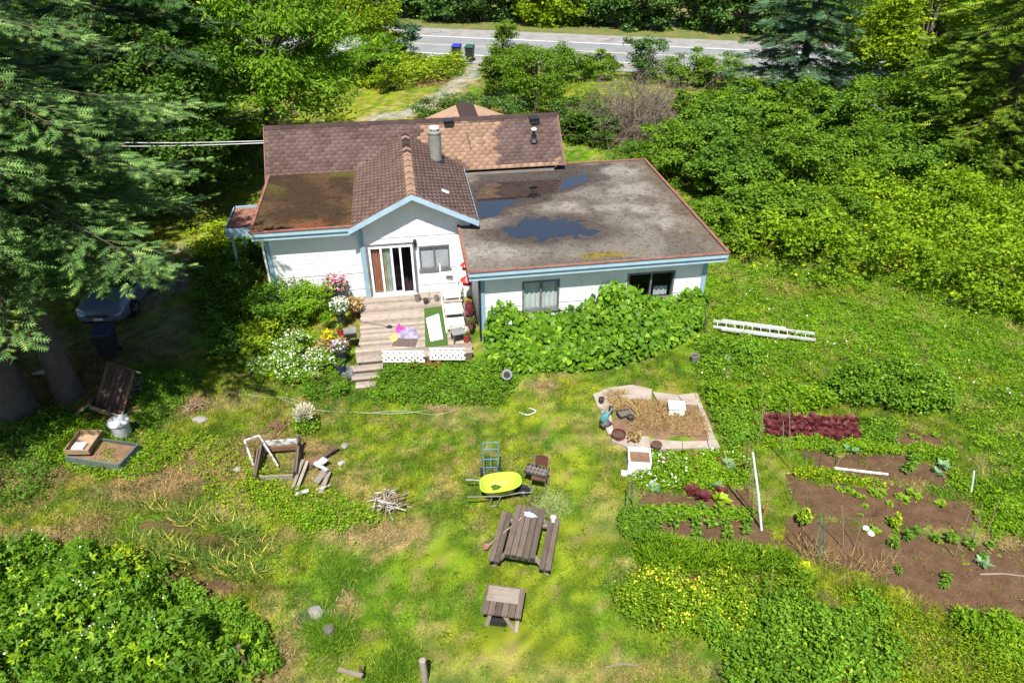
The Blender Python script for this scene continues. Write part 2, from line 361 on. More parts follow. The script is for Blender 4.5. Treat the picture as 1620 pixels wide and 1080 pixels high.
ii = (np.arange(ny - 1)[:, None] * nx + np.arange(nx - 1)[None, :]).ravel()
FI = np.stack([ii, ii + 1, ii + nx + 1, ii + nx], 1).ravel()
def turfmat(name, tr=.0, bmp=.6):
    m, nt, b, out = newmat(name); at = N(nt, 'ShaderNodeAttribute', attribute_name='Col'); pos = N(nt, 'ShaderNodeNewGeometry').outputs['Position']
    n1 = noise(nt, pos, 45, 4, .7); cc = mixc(nt, ramp(nt, n1, .3, .7), at.outputs['Color'], (.55, .55, .5), 'MULTIPLY') if bmp else at.outputs['Color']
    nt.links.new(cc, b.inputs['Base Color']); b.inputs['Roughness'].default_value = .9 if bmp else .55; b.inputs['Specular IOR Level'].default_value = .1 if bmp else .15
    if bmp: bump(nt, b, n1, bmp, .03)
    if tr:
        t = N(nt, 'ShaderNodeBsdfTranslucent'); nt.links.new(cc, t.inputs[0]); mx = N(nt, 'ShaderNodeMixShader'); mx.inputs[0].default_value = tr
        nt.links.new(b.outputs[0], mx.inputs[1]); nt.links.new(t.outputs[0], mx.inputs[2]); nt.links.new(mx.outputs[0], out.inputs[0])
    return m
M_turf, M_blade = turfmat('turf'), turfmat('grass_blades', .3, 0)
gro = link('ground', npmesh('ground', np.stack([gx, gy, gzv], 1), FI, 4, M_turf, colr=turf(gx, gy), smooth=True)); tag(gro, kind='structure')

# ------------------------------------------------------------------ road
RA = R(-12); RC = Vector((-5.2, 69.2)); rd = Vector((math.cos(RA), math.sin(RA))); rn = Vector((-rd.y, rd.x))
def strip(name, o0, o1, z, mat, s0=-400, s1=400, n=81, kind='structure', t=0.0):
    m = MB(); a, b = [], []
    for i in range(n):
        s = s0 + (s1 - s0) * i / (n - 1); p = RC + rd * s
        a.append((*(p + rn * o0), z)); b.append((*(p + rn * o1), z))
    for i in range(n - 1): m.quad(a[i], a[i + 1], b[i + 1], b[i])
    o = m.build(name, mat); tag(o, kind=kind); return o
M_asph = paint('asphalt', (.215, .225, .225), .9, (.17, .18, .185), .6, (.35, .7), fine=.12)
M_should = paint('shoulder_asphalt', (.27, .26, .25), .9, (.2, .195, .185), .8, fine=.15)
M_white = paint('road_paint', (.75, .75, .73), .7, (.5, .5, .48), 2.0, (.5, .8))
M_yel = paint('road_paint_yellow', (.62, .5, .25), .7, (.42, .38, .28), 2.0, (.4, .8))
strip('road_shoulder', -6.6, 7.4, .03, M_should); strip('road', -3.75, 3.75, .036, M_asph)
for nm, o0, o1, mt in (('edge_line', -3.6, -3.42, M_white), ('edge_line', 3.42, 3.6, M_white), ('centre_line', -.09, .09, M_yel)): strip(nm, o0, o1, .041, mt)
M_crack = paint('crack_filler', (.07, .07, .07), .8)
cr = MB()
for s, o in ((-4, 4.2), (13, 4.4), (31, 4.2), (24, -1.2), (-9, 5.6)):
    pts = [(*(RC + rd * (s + .25 * k + random.uniform(-.3, .3)) + rn * (o + k * .45)), .041) for k in range(5)]
    for i in range(4): cr.bar(pts[i], pts[i + 1], .09, .004)
tag(cr.build('road_crack', M_crack), kind='structure')

# ------------------------------------------------------------------ house
HO = Vector((-1.39, 20.25, 0)); HA = R(9)
house = thing('house', 'white bungalow with pale blue trim, brown shingle gables and two flat roofs', 'house', HO, HA)
def hl(px, py, z):                                # sighting -> house coordinates (x along the front, y into the house)
    d = g(px, py, z) - HO; c, s = math.cos(HA), math.sin(HA); return Vector((d.x * c + d.y * s, -d.x * s + d.y * c, z))
def hw(a, b, z): c, s = math.cos(HA), math.sin(HA); return Vector((HO.x + a * c - b * s, HO.y + a * s + b * c, z))
M_wall = paint('white_siding', (.70, .71, .71), .65, (.56, .56, .54), 1.6, (.45, .85), fine=.06)
M_blue = paint('blue_trim', (.25, .38, .47), .6, (.20, .31, .39), 2.5, (.4, .8), fine=.1)
M_blue2 = paint('pale_blue_trim', (.34, .48, .58), .6, (.27, .39, .48), 2.5, (.45, .8), fine=.08)
M_rust = paint('rusty_edge_metal', (.21, .085, .06), .7, (.30, .15, .11), 4, (.4, .7), fine=.25)
M_inside = paint('dim_room', (.25, .22, .19), .9)
M_grey = paint('weathered_window_frame', (.16, .165, .17), .6, (.1, .1, .1), 5)
M_vinyl = paint('white_vinyl', (.8, .8, .8), .35, (.7, .7, .7), 3, (.6, .9), fine=0)
M_black = paint('black_metal', (.025, .025, .028), .5)
M_conc = paint('concrete', (.30, .28, .255), .9, (.22, .205, .18), 3, bmp=.2)
def glassmat(name, tint=(.95, .96, .96), tr=.75, rough=.03):
    m, nt, b, out = newmat(name); gl = N(nt, 'ShaderNodeBsdfGlossy'); gl.inputs['Roughness'].default_value = rough; gl.inputs[0].default_value = (.9, .95, 1, 1)
    tp = N(nt, 'ShaderNodeBsdfTransparent'); tp.inputs[0].default_value = (*tint, 1); fr = N(nt, 'ShaderNodeFresnel'); fr.inputs[0].default_value = 1.35
    ge_ = N(nt, 'ShaderNodeNewGeometry'); sb = N(nt, 'ShaderNodeMath', operation='SUBTRACT'); sb.use_clamp = True; nt.links.new(fr.outputs[0], sb.inputs[0]); nt.links.new(ge_.outputs['Backfacing'], sb.inputs[1])
    mx = N(nt, 'ShaderNodeMixShader'); nt.links.new(sb.outputs[0], mx.inputs[0]); nt.links.new(tp.outputs[0], mx.inputs[1]); nt.links.new(gl.outputs[0], mx.inputs[2]); nt.links.new(mx.outputs[0], out.inputs[0])
    return m
M_glass = glassmat('window_glass'); M_screen = glassmat('insect_screen', (.55, .54, .58), rough=.5)

def siding(mb, p, q, z0, lim, z1, openings, inner=.12, row=.17):
    """lap boards from p to q between z0 and z1; lim(z) gives the ends (gables), openings are left out"""
    p, q = Vector(p), Vector(q); d = (q - p).normalized(); n = Vector((d.y, -d.x))
    brk = sorted({round(z0 + i * row, 4) for i in range(int((z1 - z0) / row) + 1)} | {z for o in openings for z in o[2:] if z0 < z < z1} | {z1})
    for za, zb in zip(brk[:-1], brk[1:]):
        if zb - za < .004: continue
        fa, fb = ((za - z0) % row) / row, ((za - z0) % row) / row + (zb - za) / row
        la, lb = lim(za), lim(zb); xsn = [la[0], la[1]]
        cuts = sorted([(o[0], o[1]) for o in openings if o[2] <= za + .002 and o[3] >= zb - .002])
        segs = []; cur = (la[0], lb[0])
        for a, b in cuts: segs.append((cur, (a, a))); cur = (b, b)
        segs.append((cur, (la[1], lb[1])))
        for (a0, a1), (b0, b1) in segs:
            if b0 - a0 < .01: continue
            oa, ob = .011 * (1 - fa), .011 * (1 - fb)
            P = lambda s, o, z: (*(p + d * s + n * o), z)
            mb.quad(P(a0, oa, za), P(b0, oa, za), P(b1, ob, zb), P(a1, ob, zb))
            mb.quad(P(a0, oa, za), P(a0, 0, za), P(b0, 0, za), P(b0, oa, za))
            mb.quad(P(b0, -inner, za), P(a0, -inner, za), P(a1, -inner, zb), P(b1, -inner, zb))
def window(name, parent, p, d, s0, s1, z0, z1, frame, pane_mats, fw=.06, dep=.13, mull=(), sill=True, label=None):
    """framed window in the wall through p along d"""
    p = Vector(p); d = Vector(d); n = Vector((d.y, -d.x)); f = MB()
    M = Matrix(((d.x, n.x, 0, p.x), (d.y, n.y, 0, p.y), (0, 0, 1, 0), (0, 0, 0, 1)))
    f.box(s0, s1, -dep, .035, z1 - fw, z1, M).box(s0, s1, -dep, .035, z0, z0 + fw, M).box(s0, s0 + fw, -dep, .033, z0 + fw, z1 - fw, M).box(s1 - fw, s1, -dep, .033, z0 + fw, z1 - fw, M)
    for x in mull: f.box(x - fw / 2, x + fw / 2, -.05, .028, z0 + fw, z1 - fw, M)
    w = f.build(name, frame, parent, label=label)
    ed = [s0 + fw] + list(mull) + [s1 - fw]
    for i in range(len(ed) - 1): MB().box(ed[i], ed[i + 1], -.032, -.026, z0 + fw, z1 - fw, M).build('pane', pane_mats[i % len(pane_mats)], w)
    if sill: MB().box(s0 - .05, s1 + .05, -.02, .07, z0 - .05, z0 - .003, M).build('sill', frame, w)
    return w, M
def curtain(parent, M, s0, s1, z0, z1, mat, off=-.085, waves=7, amp=.025):
    m = MB(); n = waves * 6
    for i in range(n):
        a, b = s0 + (s1 - s0) * i / n, s0 + (s1 - s0) * (i + 1) / n
        ya, yb = off + amp * math.sin(i / n * waves * 6.283), off + amp * math.sin((i + 1) / n * waves * 6.283)
        m.quad(*(M @ Vector(v) for v in ((a, ya, z0), (b, yb, z0), (b, yb, z1), (a, ya, z1))))
    return m.build('curtain', mat, parent, smooth=True)
M_sheer = paint('sheer_curtain', (.52, .56, .54), .9, (.42, .46, .44), 2); M_green = paint('green_curtain', (.42, .38, .2), .9); M_browncur = paint('brown_curtain', (.36, .15, .08), .9); M_bluecur = paint('pale_teal_curtain', (.36, .44, .42), .9); M_blind = paint('dusty_blind', (.36, .37, .40), .8, (.46, .46, .48), 3, (.35, .7))
# --- right wing: roof 8.85 x 9.2 m, walls set back 0.45 m
RWX0, RWX1, RWY0, RWY1 = .42, 8.35, .45, 9.0
sd = MB()
op = [(1.83 - RWX0, 3.12 - RWX0, 1.12, 2.28), (5.52 - RWX0, 7.22 - RWX0, 1.15, 2.27)]
siding(sd, (RWX0, RWY0), (RWX1, RWY0), .0, lambda z: (0, RWX1 - RWX0), 2.80, op)
siding(sd, (RWX1, RWY0), (RWX1, RWY1), .0, lambda z: (0, RWY1 - RWY0), 2.80, [])
siding(sd, (RWX0, 3.6), (RWX0, RWY0), .0, lambda z: (0, 3.15), 2.80, [])
# --- gable wall and left wing wall
GY0 = 3.62; GXL, GXR, GRX, GRZ, GEZ = -3.50, .42, -1.60, 4.45, 3.30
gd = (GRX - (-3.9)); 
def glim(z):
    if z <= 3.42: return (0, GXR - GXL)
    h = (GRZ - .06 - z) / .50; return (max(0, GRX - h - GXL), min(GXR - GXL, GRX + h - GXL))
opg = [(-3.32 - GXL, -1.72 - GXL, .36, 2.40), (-1.50 - GXL, -.38 - GXL, 1.33, 2.30)]
siding(sd, (GXL, GY0), (GXR, GY0), .0, glim, GRZ - .1, opg)
siding(sd, (-6.85, GY0 + .06), (GXL, GY0 + .06), .0, lambda z: (0, -GXL * -1 + 6.85 if False else 6.85 + GXL), 3.25, [])
siding(sd, (-6.85, 11.6), (-6.85, GY0 + .06), .0, lambda z: (0, 11.6 - GY0 - .06), 3.25, [])
so = sd.build('siding', M_wall, house); so['kind'] = 'stuff'
inr = MB().box(-6.7, 4.6, 4.4, 11.4, .25, .3).box(.6, 8.2, .8, 8.9, .25, .3).box(-6.6, 4.6, 8.6, 8.7, .3, 3.1).box(.7, 8.2, 4.4, 4.5, .3, 2.7)
inr.build('interior', M_inside, house)
# back and side walls nobody sees from the yard
bk = MB().box(-6.85, 4.75, 11.55, 11.65, 0, 3.3).box(4.7, 4.8, 8.95, 11.55, 0, 3.3).box(4.8, RWX1, 8.95, 9.0, 0, 2.8); bk.build('rear_wall', M_wall, house)
# trim boards at the corners
tr = MB()
for x0, x1, y0, y1, zt in ((RWX0 - .03, RWX0 + .13, RWY0 - .035, RWY0 + .1, 2.78), (RWX1 - .13, RWX1 + .035, RWY0 - .035, RWY0 + .13, 2.78), (-3.60, -3.44, GY0 - .032, GY0 + .1, 3.2), (-6.89, -6.75, GY0 + .02, GY0 + .16, 3.2)):
    MB().box(x0, x1, y0, y1, 0, zt).build('corner_board', M_blue, house)
# windows and the sliding door
w, Mw = window('window', house, (RWX0, RWY0), (1, 0), op[0][0], op[0][1], op[0][2], op[0][3], M_grey, [M_glass], mull=((op[0][0] + op[0][1]) / 2,), label='grey framed window with pale sheer curtains')
curtain(w, Mw, op[0][0] + .05, op[0][1] - .05, 1.15, 2.24, M_sheer)
w, Mw = window('window', house, (RWX0, RWY0), (1, 0), op[1][0], op[1][1], op[1][2], op[1][3], M_grey, [M_glass], mull=((op[1][0] + op[1][1]) / 2,), label='wide dark window half hidden by vine leaves')
curtain(w, Mw, op[1][0] + 1.1, op[1][1] - .1, 1.15, 1.5, M_sheer, off=-.3, waves=3)
w, Mw = window('window', house, (GXL, GY0), (1, 0), opg[1][0], opg[1][1], opg[1][2], opg[1][3], M_grey, [M_glass], mull=((opg[1][0] + opg[1][1]) / 2,), fw=.05, label='grey window with a dusty blind beside the sliding door')
MB().box(opg[1][0] + .04, opg[1][1] - .04, -.075, -.065, opg[1][2] + .03, opg[1][3] - .03, Mw).build('blind', M_blind, w)
dr, Md = window('sliding_door', house, (GXL, GY0), (1, 0), opg[0][0], opg[0][1], opg[0][2], opg[0][3], M_vinyl, [M_glass, M_glass, M_glass, M_screen], fw=.075, mull=(opg[0][0] + .44, opg[0][0] + .82, opg[0][0] + 1.14), sill=False, label='white sliding door with curtains behind the left panes')
x0 = opg[0][0]; curtain(dr, Md, x0 + .06, x0 + .45, .4, 2.3, M_browncur, waves=4); curtain(dr, Md, x0 + .45, x0 + .62, .4, 2.3, M_green, waves=2); curtain(dr, Md, x0 + .6, x0 + .84, .4, 2.3, M_bluecur, waves=3)
MB().box(x0 - .04, opg[0][1] + .04, -.02, .09, .30, .355, Md).build('threshold', M_vinyl, dr)
MB().box(x0 + 1.12, x0 + 1.16, .03, .06, 1.25, 1.5, Md).build('handle', M_vinyl, dr)
fr = MB(); fr.box(x0 - .1, opg[0][1] + .1, 0, .03, 2.405, 2.49, Md).box(x0 - .1, x0 - .003, 0, .03, .36, 2.4, Md).box(opg[0][1] + .003, opg[0][1] + .1, 0, .03, .36, 2.4, Md); fr.build('door_trim', M_grey, dr)
# flat roof builder: deck with real hollows, edge metal, fascia in two bands, soffit
def flatroof(name, x0, x1, y0, y1, z, mat, hfun, cfun, step=.09, label=None):
    xs_, ys_ = np.arange(x0, x1 + 1e-6, (x1 - x0) / round((x1 - x0) / step)), np.arange(y0, y1 + 1e-6, (y1 - y0) / round((y1 - y0) / step))
    X, Y = np.meshgrid(xs_, ys_); X, Y = X.ravel(), Y.ravel(); n = len(xs_)
    i = (np.arange(len(ys_) - 1)[:, None] * n + np.arange(n - 1)[None]).ravel()
    me = npmesh(name, np.stack([X, Y, z + hfun(X, Y)], 1), np.stack([i, i + 1, i + n + 1, i + n], 1).ravel(), 4, mat, colr=cfun(X, Y), smooth=True)
    o = link(name, me, house)
    if label: o['label'] = label
    return o
def roofmat(name):
    m, nt, b, out = newmat(name); at = N(nt, 'ShaderNodeAttribute', attribute_name='Col'); pos = N(nt, 'ShaderNodeNewGeometry').outputs['Position']
    n1 = noise(nt, pos, 17, 6, .8); n2 = noise(nt, pos, 5, 5, .7)
    cc = mixc(nt, ramp(nt, n1, .34, .66), mixc(nt, 1.0, at.outputs['Color'], (1.5, 1.48, 1.45), 'MULTIPLY'), mixc(nt, 1.0, at.outputs['Color'], (.45, .44, .42), 'MULTIPLY'))
    cc = mixc(nt, ramp(nt, n2, .5, .64), cc, mixc(nt, 1.0, cc, (.55, .52, .48), 'MULTIPLY'))
    nt.links.new(cc, b.inputs['Base Color']); b.inputs['Roughness'].default_value = .9; b.inputs['Specular IOR Level'].default_value = .2
    bump(nt, b, n1, .6, .02); return m
M_roofg = roofmat('gravelled_roof_felt')
RZ = 3.0
P1 = [tuple(hl(x, y, RZ)[:2]) for x, y in ((752, 302), (772, 288), (860, 283), (928, 274), (938, 285), (905, 300), (865, 309), (825, 314), (800, 330), (785, 344), (756, 344))]
P2 = [tuple(hl(x, y, RZ)[:2]) for x, y in ((812, 345), (870, 334), (915, 346), (962, 358), (980, 372), (930, 380), (860, 386), (800, 380), (778, 368))]
WETD = [tuple(hl(x, y, RZ)[:2]) for x, y in ((742, 300), (760, 270), (880, 259), (952, 262), (962, 285), (900, 305), (800, 330), (745, 350))]
MOSS = hl(965, 402, RZ); PALE = [hl(x, y, RZ) for x, y in ((1010, 330), (1000, 300), (1050, 350), (985, 270), (900, 330), (760, 400))]
def rw_h(X, Y):
    nz = (fbm(X, Y, 1.1, 3, 71) - .5)
    d1, d2 = sdist(X, Y, P1) + nz * .55, sdist(X, Y, P2) + nz * 1.0 - .1
    n4 = fbm(X, Y, 3.5, 4, 73) - .5
    return .012 + nz * .012 + n4 * .05 * np.clip(np.maximum(d1, d2) / .3 + 1, 0, 1) - .05 * np.clip(d1 / .35, -.4, 1) * (d1 > -.2) - .04 * np.clip(d2 / .7, -.3, 1) * (d2 > -.25) - .018
def rw_c(X, Y):
    c = np.tile(np.array((.100, .086, .070)), (len(X), 1)); n = fbm(X, Y, .8, 4, 75)
    f = np.clip((n - .47) / .12, 0, 1)[:, None]; c = c * (1 - f) + np.array((.145, .13, .113)) * f
    for p in PALE:
        w = (np.clip(1.3 - np.hypot((X - p.x) / 1.0, (Y - p.y) / .7) + (fbm(X, Y, 2, 3, 77) - .5) * 2.4, 0, 1) * .8)[:, None]; c = c * (1 - w) + np.array((.24, .222, .20)) * w
    nz = fbm(X, Y, 1.1, 3, 71) - .5
    for poly, rngw in ((P1, .35), (P2, .8), (WETD, .3)):
        d = sdist(X, Y, poly) + nz * .9; w = (np.clip(d / rngw + .8, 0, 1) * .8)[:, None]; c = c * (1 - w) + np.array((.045, .036, .032)) * w
    w = (np.clip(1.5 - np.hypot((X - MOSS.x) / 1.0, (Y - MOSS.y) / .22) + (fbm(X, Y, 3, 3, 79) - .5) * 2, 0, 1) * .9)[:, None]; c = c * (1 - w) + np.array((.17, .13, .01)) * w
    e = np.clip((X - 7.6) / .9 + (fbm(X, Y, 1.5, 3, 81) - .5) * 2, 0, 1)[:, None] * .5; c = c * (1 - e) + np.array((.10, .065, .035)) * e
    return c
rw = flatroof('flat_roof', .04, 8.80, .04, 9.2, RZ, M_roofg, rw_h, rw_c, label='large flat gravel roof with two rain puddles')
def watermat():
    m, nt, b, out = newmat('rain_water'); b.inputs['Base Color'].default_value = (.012, .010, .009, 1); b.inputs['Roughness'].default_value = .03; b.inputs['IOR'].default_value = 1.33
    b.inputs['Specular IOR Level'].default_value = 1.0; b.inputs['Coat Weight'].default_value = 1.0; b.inputs['Coat Roughness'].default_value = .02; b.inputs['Coat IOR'].default_value = 2.1
    return m
M_water = watermat()
for poly in (P1, P2):
    cx, cy = sum(p[0] for p in poly) / len(poly), sum(p[1] for p in poly) / len(poly)
    MB().add([(max(.1, cx + (x - cx) * 1.35), cy + (y - cy) * 1.35, RZ - .022) for x, y in poly], [tuple(range(len(poly)))]).build('puddle', M_water, rw)
def edge(x0, x1, y0, y1, z, sides, par):
    a, b, c = MB(), MB(), MB()
    for s in sides:
        if s == 'f': X0, X1, Y0, Y1 = x0, x1, y0 - .02, y0
        if s == 'l': X0, X1, Y0, Y1 = x0 - .02, x0, y0, y1
        if s == 'r': X0, X1, Y0, Y1 = x1, x1 + .02, y0, y1
        if s == 'b': X0, X1, Y0, Y1 = x0, x1, y1, y1 + .02
        h = s in 'fb'
        a.box(X0 - (0 if h else .03), X1 + (0 if h else .05), Y0 - (.03 if h else 0), Y1 + (.05 if h else 0), z + .005, z + .045)
        b.box(X0, X1, Y0, Y1, z - .155, z + .003)
        k = .06; c.box(X0 + (k if not h else 0) * (1 if s == 'l' else -1), X1 + (k if not h else 0) * (1 if s == 'l' else -1), Y0 + (k if h else 0) * (1 if s == 'f' else -1), Y1 + (k if h else 0) * (1 if s == 'f' else -1), z - .33, z - .17)
    a.build('edge_metal', M_rust, par); b.build('fascia', M_blue2, par); c.build('lower_fascia', M_blue2, par)
edge(0, 8.84, 0, 9.24, RZ, 'flrb', rw)
MB().box(.1, 8.74, .1, 9.1, RZ - .2, RZ - .12).build('soffit', M_blue, rw)
# left flat roof, brown with moss
LZ = 3.42; LX0, LX1, LY0, LY1 = -7.2, -3.3, 3.22, 8.7
def lw_c(X, Y):
    n = fbm(X, Y, .9, 4, 85); f = np.clip((n - .42) / .16, 0, 1)[:, None]
    c = np.array((.042, .024, .012)) * (1 - f) + np.array((.075, .045, .022)) * f
    r = np.clip((3.9 + (fbm(X, Y, 1.2, 3, 87) - .5) * 3 - Y) / .5, 0, 1)[:, None] * .8; c = c * (1 - r) + np.array((.16, .055, .022)) * r
    m = np.clip((fbm(X, Y, .7, 3, 89) - .52) / .1, 0, 1)[:, None] * np.clip((Y - 6) / 1.5, 0, 1)[:, None] * .7; c = c * (1 - m) + np.array((.07, .07, .015)) * m
    return c
lw = flatroof('flat_roof', LX0 + .04, LX1, LY0 + .04, LY1, LZ, M_roofg, lambda X, Y: (fbm(X, Y, 1.4, 3, 83) - .5) * .02, lw_c, label='small brown mossy flat roof on the left wing')
edge(LX0, -3.55, LY0, LY1, LZ, 'fl', lw)
MB().box(LX0 + .1, LX1 - .3, LY0 + .08, LY1 - .1, LZ - .2, LZ - .12).build('soffit', M_blue, lw)
# lean-to at the left end
lt = MB().box(-8.5, -7.26, 5.5, 7.5, 2.5, 2.6); lto = lt.build('lean_to_roof', M_rust, house, label='low rusty lean-to roof at the left end')
MB().box(-8.54, -7.26, 5.44, 5.48, 2.3, 2.64).box(-8.58, -8.54, 5.44, 7.54, 2.3, 2.64).box(-8.5, -7.26, 7.5, 7.55, 2.3, 2.68).build('fascia', M_blue, lto)
MB().box(-8.45, -8.37, 5.55, 5.63, 0, 2.5).box(-8.45, -8.37, 7.35, 7.43, 0, 2.5).build('post', M_blue, lto)
# --- shingled roofs
def shinglemat(name, c1, c2, c3):
    m, nt, b, out = newmat(name); at = N(nt, 'ShaderNodeAttribute', attribute_name='rnd'); oi = N(nt, 'ShaderNodeObjectInfo'); pos = N(nt, 'ShaderNodeNewGeometry').outputs['Position']
    ad = N(nt, 'ShaderNodeMath', operation='ADD'); nt.links.new(at.outputs['Fac'], ad.inputs[0]); nt.links.new(oi.outputs['Random'], ad.inputs[1])
    fr_ = N(nt, 'ShaderNodeMath', operation='FRACT'); nt.links.new(ad.outputs[0], fr_.inputs[0])
    cc = mixc(nt, fr_.outputs[0], c1, c2); cc = mixc(nt, ramp(nt, noise(nt, pos, 1.1, 4), .45, .75), cc, c3)
    n1 = noise(nt, pos, 60, 3, .7); cc = mixc(nt, ramp(nt, n1, .3, .7), cc, mixc(nt, 1.0, cc, (.6, .6, .6), 'MULTIPLY'))
    nt.links.new(cc, b.inputs['Base Color']); b.inputs['Roughness'].default_value = .9; b.inputs['Specular IOR Level'].default_value = .2; bump(nt, b, n1, .3, .01)
    return m
M_shb = shinglemat('brown_shingles', (.105, .066, .058), (.175, .115, .102), (.185, .13, .118))
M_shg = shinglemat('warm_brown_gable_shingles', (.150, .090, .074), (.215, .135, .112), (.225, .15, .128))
M_sht = shinglemat('tan_shingles', (.29, .175, .115), (.43, .275, .185), (.35, .22, .15))
M_shd = shinglemat('dark_ridge_shingles', (.05, .030, .028), (.08, .05, .046), (.06, .04, .036))
TW, EX = .32, .17
TAB = np.array([(0, .006, .012), (TW - .012, .006, .012), (TW - .012, EX * 1.35, .003), (0, EX * 1.35, .003), (0, .006, 0), (TW - .012, .006, 0), (TW - .012, EX * 1.35, -.004), (0, EX * 1.35, -.004)])
TAB_F = [0, 1, 2, 0, 2, 3, 4, 5, 1, 4, 1, 0, 5, 6, 2, 5, 2, 1, 7, 4, 0, 7, 0, 3]
tabmesh = {}
def shingles(par, P0, U, Vd, LU, LV, keep, matf, single=0):
    """tabs laid in courses from the eave upwards; 'single' of them (lowest first) are objects of their own"""
    P0, U, Vd = Vector(P0), Vector(U).normalized(), Vector(Vd).normalized(); Nn = U.cross(Vd)
    M = Matrix((U, Vd, Nn)).transposed().to_4x4(); items = []
    for r in range(int(LV / EX)):
        for c in range(-1, int(LU / TW) + 1):
            u, v = c * TW + (r % 2) * TW * .5 + random.uniform(-.02, .02), r * EX + random.uniform(-.006, .006)
            if u < -.02 or u + TW > LU + .04 or not keep(u + TW / 2, v + EX / 2): continue
            items.append((u, v))
    rest = {}
    for i, (u, v) in enumerate(items):
        m = matf(u + TW / 2, v); T = M.copy(); T.translation = P0 + U * u + Vd * v + Nn * (.004 + random.uniform(0, .004))
        if i < single:
            if m.name not in tabmesh: tabmesh[m.name] = npmesh('shingle', TAB, np.array(TAB_F), 3, m, rnd=np.zeros(8))
            o = link('shingle', tabmesh[m.name], par); o.matrix_local = T
        else: rest.setdefault(m, []).append(T)
    for m, Ts in rest.items():
        V = np.concatenate([(TAB @ np.array(T.to_3x3()).T) + np.array(T.translation) for T in Ts]); F = (np.arange(len(Ts))[:, None] * 8 + np.array(TAB_F)[None]).ravel()
        o = link('shingle_courses', npmesh('shingle_courses', V, F, 3, m, rnd=np.repeat(rng.random(len(Ts)), 8)), par); o['kind'] = 'stuff'
MX0, MX1, MEY, MEZ, MRY, MRZ = -7.35, 5.05, 8.55, 3.22, 10.4, 4.88
ms = MB().add([(MX0, MEY, MEZ), (MX1, MEY, MEZ), (MX1, MRY, MRZ), (MX0, MRY, MRZ), (MX1, MRY * 2 - MEY, MEZ), (MX0, MRY * 2 - MEY, MEZ)], [(0, 1, 2, 3), (3, 2, 4, 5), (1, 4, 2), (0, 3, 5)])
mr = ms.build('main_roof', M_shb, house, label='main shingle roof, maroon brown with a tan patch')
VL = math.hypot(MRY - MEY, MRZ - MEZ); vdir = (0, MRY - MEY, MRZ - MEZ)
def mkeep(u, v):
    x, y, z = MX0 + u, MEY + v * vdir[1] / VL, MEZ + v * vdir[2] / VL
    return z > GRZ + .12 - abs(x - GRX) * .5
def mmat(u, v): return M_sht if -.9 < MX0 + u + .1 * math.sin(v * 9) < 2.35 and v < VL - .28 and not (MX0 + u < .4 and v < .0) else M_sht if (v < .12 and MX0 + u > 2.3) or (v < .3 and MX0 + u > 4.5) else M_shb
shingles(mr, (MX0, MEY, MEZ), (1, 0, 0), vdir, MX1 - MX0, VL, mkeep, mmat)
rc = MB(); 
for i in range(38):
    x = MX0 + i * .326; k = .02 * random.random(); MB().add([(x, MRY - .14, MRZ - .09 + k), (x + .36, MRY - .14, MRZ - .10 + k), (x + .36, MRY, MRZ + .035 + k), (x, MRY, MRZ + .05 + k), (x + .36, MRY + .14, MRZ - .10 + k), (x, MRY + .14, MRZ - .09 + k)], [(0, 1, 2, 3), (3, 2, 4, 5)]).build('ridge_cap', M_shd, mr)
pass
for xx, y_ in ((MX0 - .015, MEY), (MX0 - .015, 2 * MRY - MEY), (MX1 + .015, MEY)): MB().bar((xx, y_, MEZ - .06), (xx, MRY, MRZ - .06), .03, .16).build('barge_board', M_rust, mr)
# front gable
GF, GB, GW, SL = 3.16, 10.0, 2.30, .5
ge = GRZ + .05; gs = MB()
gs.add([(GRX - GW, GF, ge - GW * SL), (GRX, GF, ge), (GRX, GB, ge), (GRX - GW, GB, ge - GW * SL), (GRX + GW, GF, ge - GW * SL), (GRX + GW, GB, ge - GW * SL)], [(0, 1, 2, 3), (1, 4, 5, 2)])
gs.add([(GRX - GW, GF, ge - GW * SL - .1), (GRX, GF, ge - .1), (GRX, GB, ge - .1), (GRX - GW, GB, ge - GW * SL - .1), (GRX + GW, GF, ge - GW * SL - .1), (GRX + GW, GB, ge - GW * SL - .1)], [(3, 2, 1, 0), (2, 5, 4, 1)])
gr_ = gs.build('gable_roof', M_shb, house, label='brown gable roof over the sliding door')
SLN = math.hypot(1, SL); GL = GW * SLN
def gkeep(u, v): return True
def cut(xsgn):
    def f(u, v):
        y = GF + (u if xsgn < 0 else u); s = v / SLN; z = ge - GW * SL + s * SL
        return z > MEZ + (y - MEY) * vdir[2] / vdir[1] - .05
    return f
ldl = GB - GF
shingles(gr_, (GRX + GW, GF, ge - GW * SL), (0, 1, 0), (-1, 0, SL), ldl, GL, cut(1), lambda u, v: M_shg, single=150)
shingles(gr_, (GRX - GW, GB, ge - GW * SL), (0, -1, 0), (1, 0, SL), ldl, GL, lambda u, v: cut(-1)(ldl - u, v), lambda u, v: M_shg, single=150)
for i, o in enumerate([c for c in gr_.children if c.name.startswith('shingle_courses')][:0]): pass
rc = MB(); rc2 = MB()
for i in range(22):
    y = GF - .02 + i * .305; k = .016 * (i % 2); t = M_sht if i < 14 or i % 5 == 0 else M_shd
    MB().add([(GRX - .16, y, ge - .045 + k), (GRX, y, ge + .045 + k), (GRX + .16, y, ge - .045 + k), (GRX - .16, y + .33, ge - .05 + k), (GRX, y + .33, ge + .03 + k), (GRX + .16, y + .33, ge - .05 + k)], [(0, 1, 4, 3), (1, 2, 5, 4)]).build('ridge_cap', t, gr_)

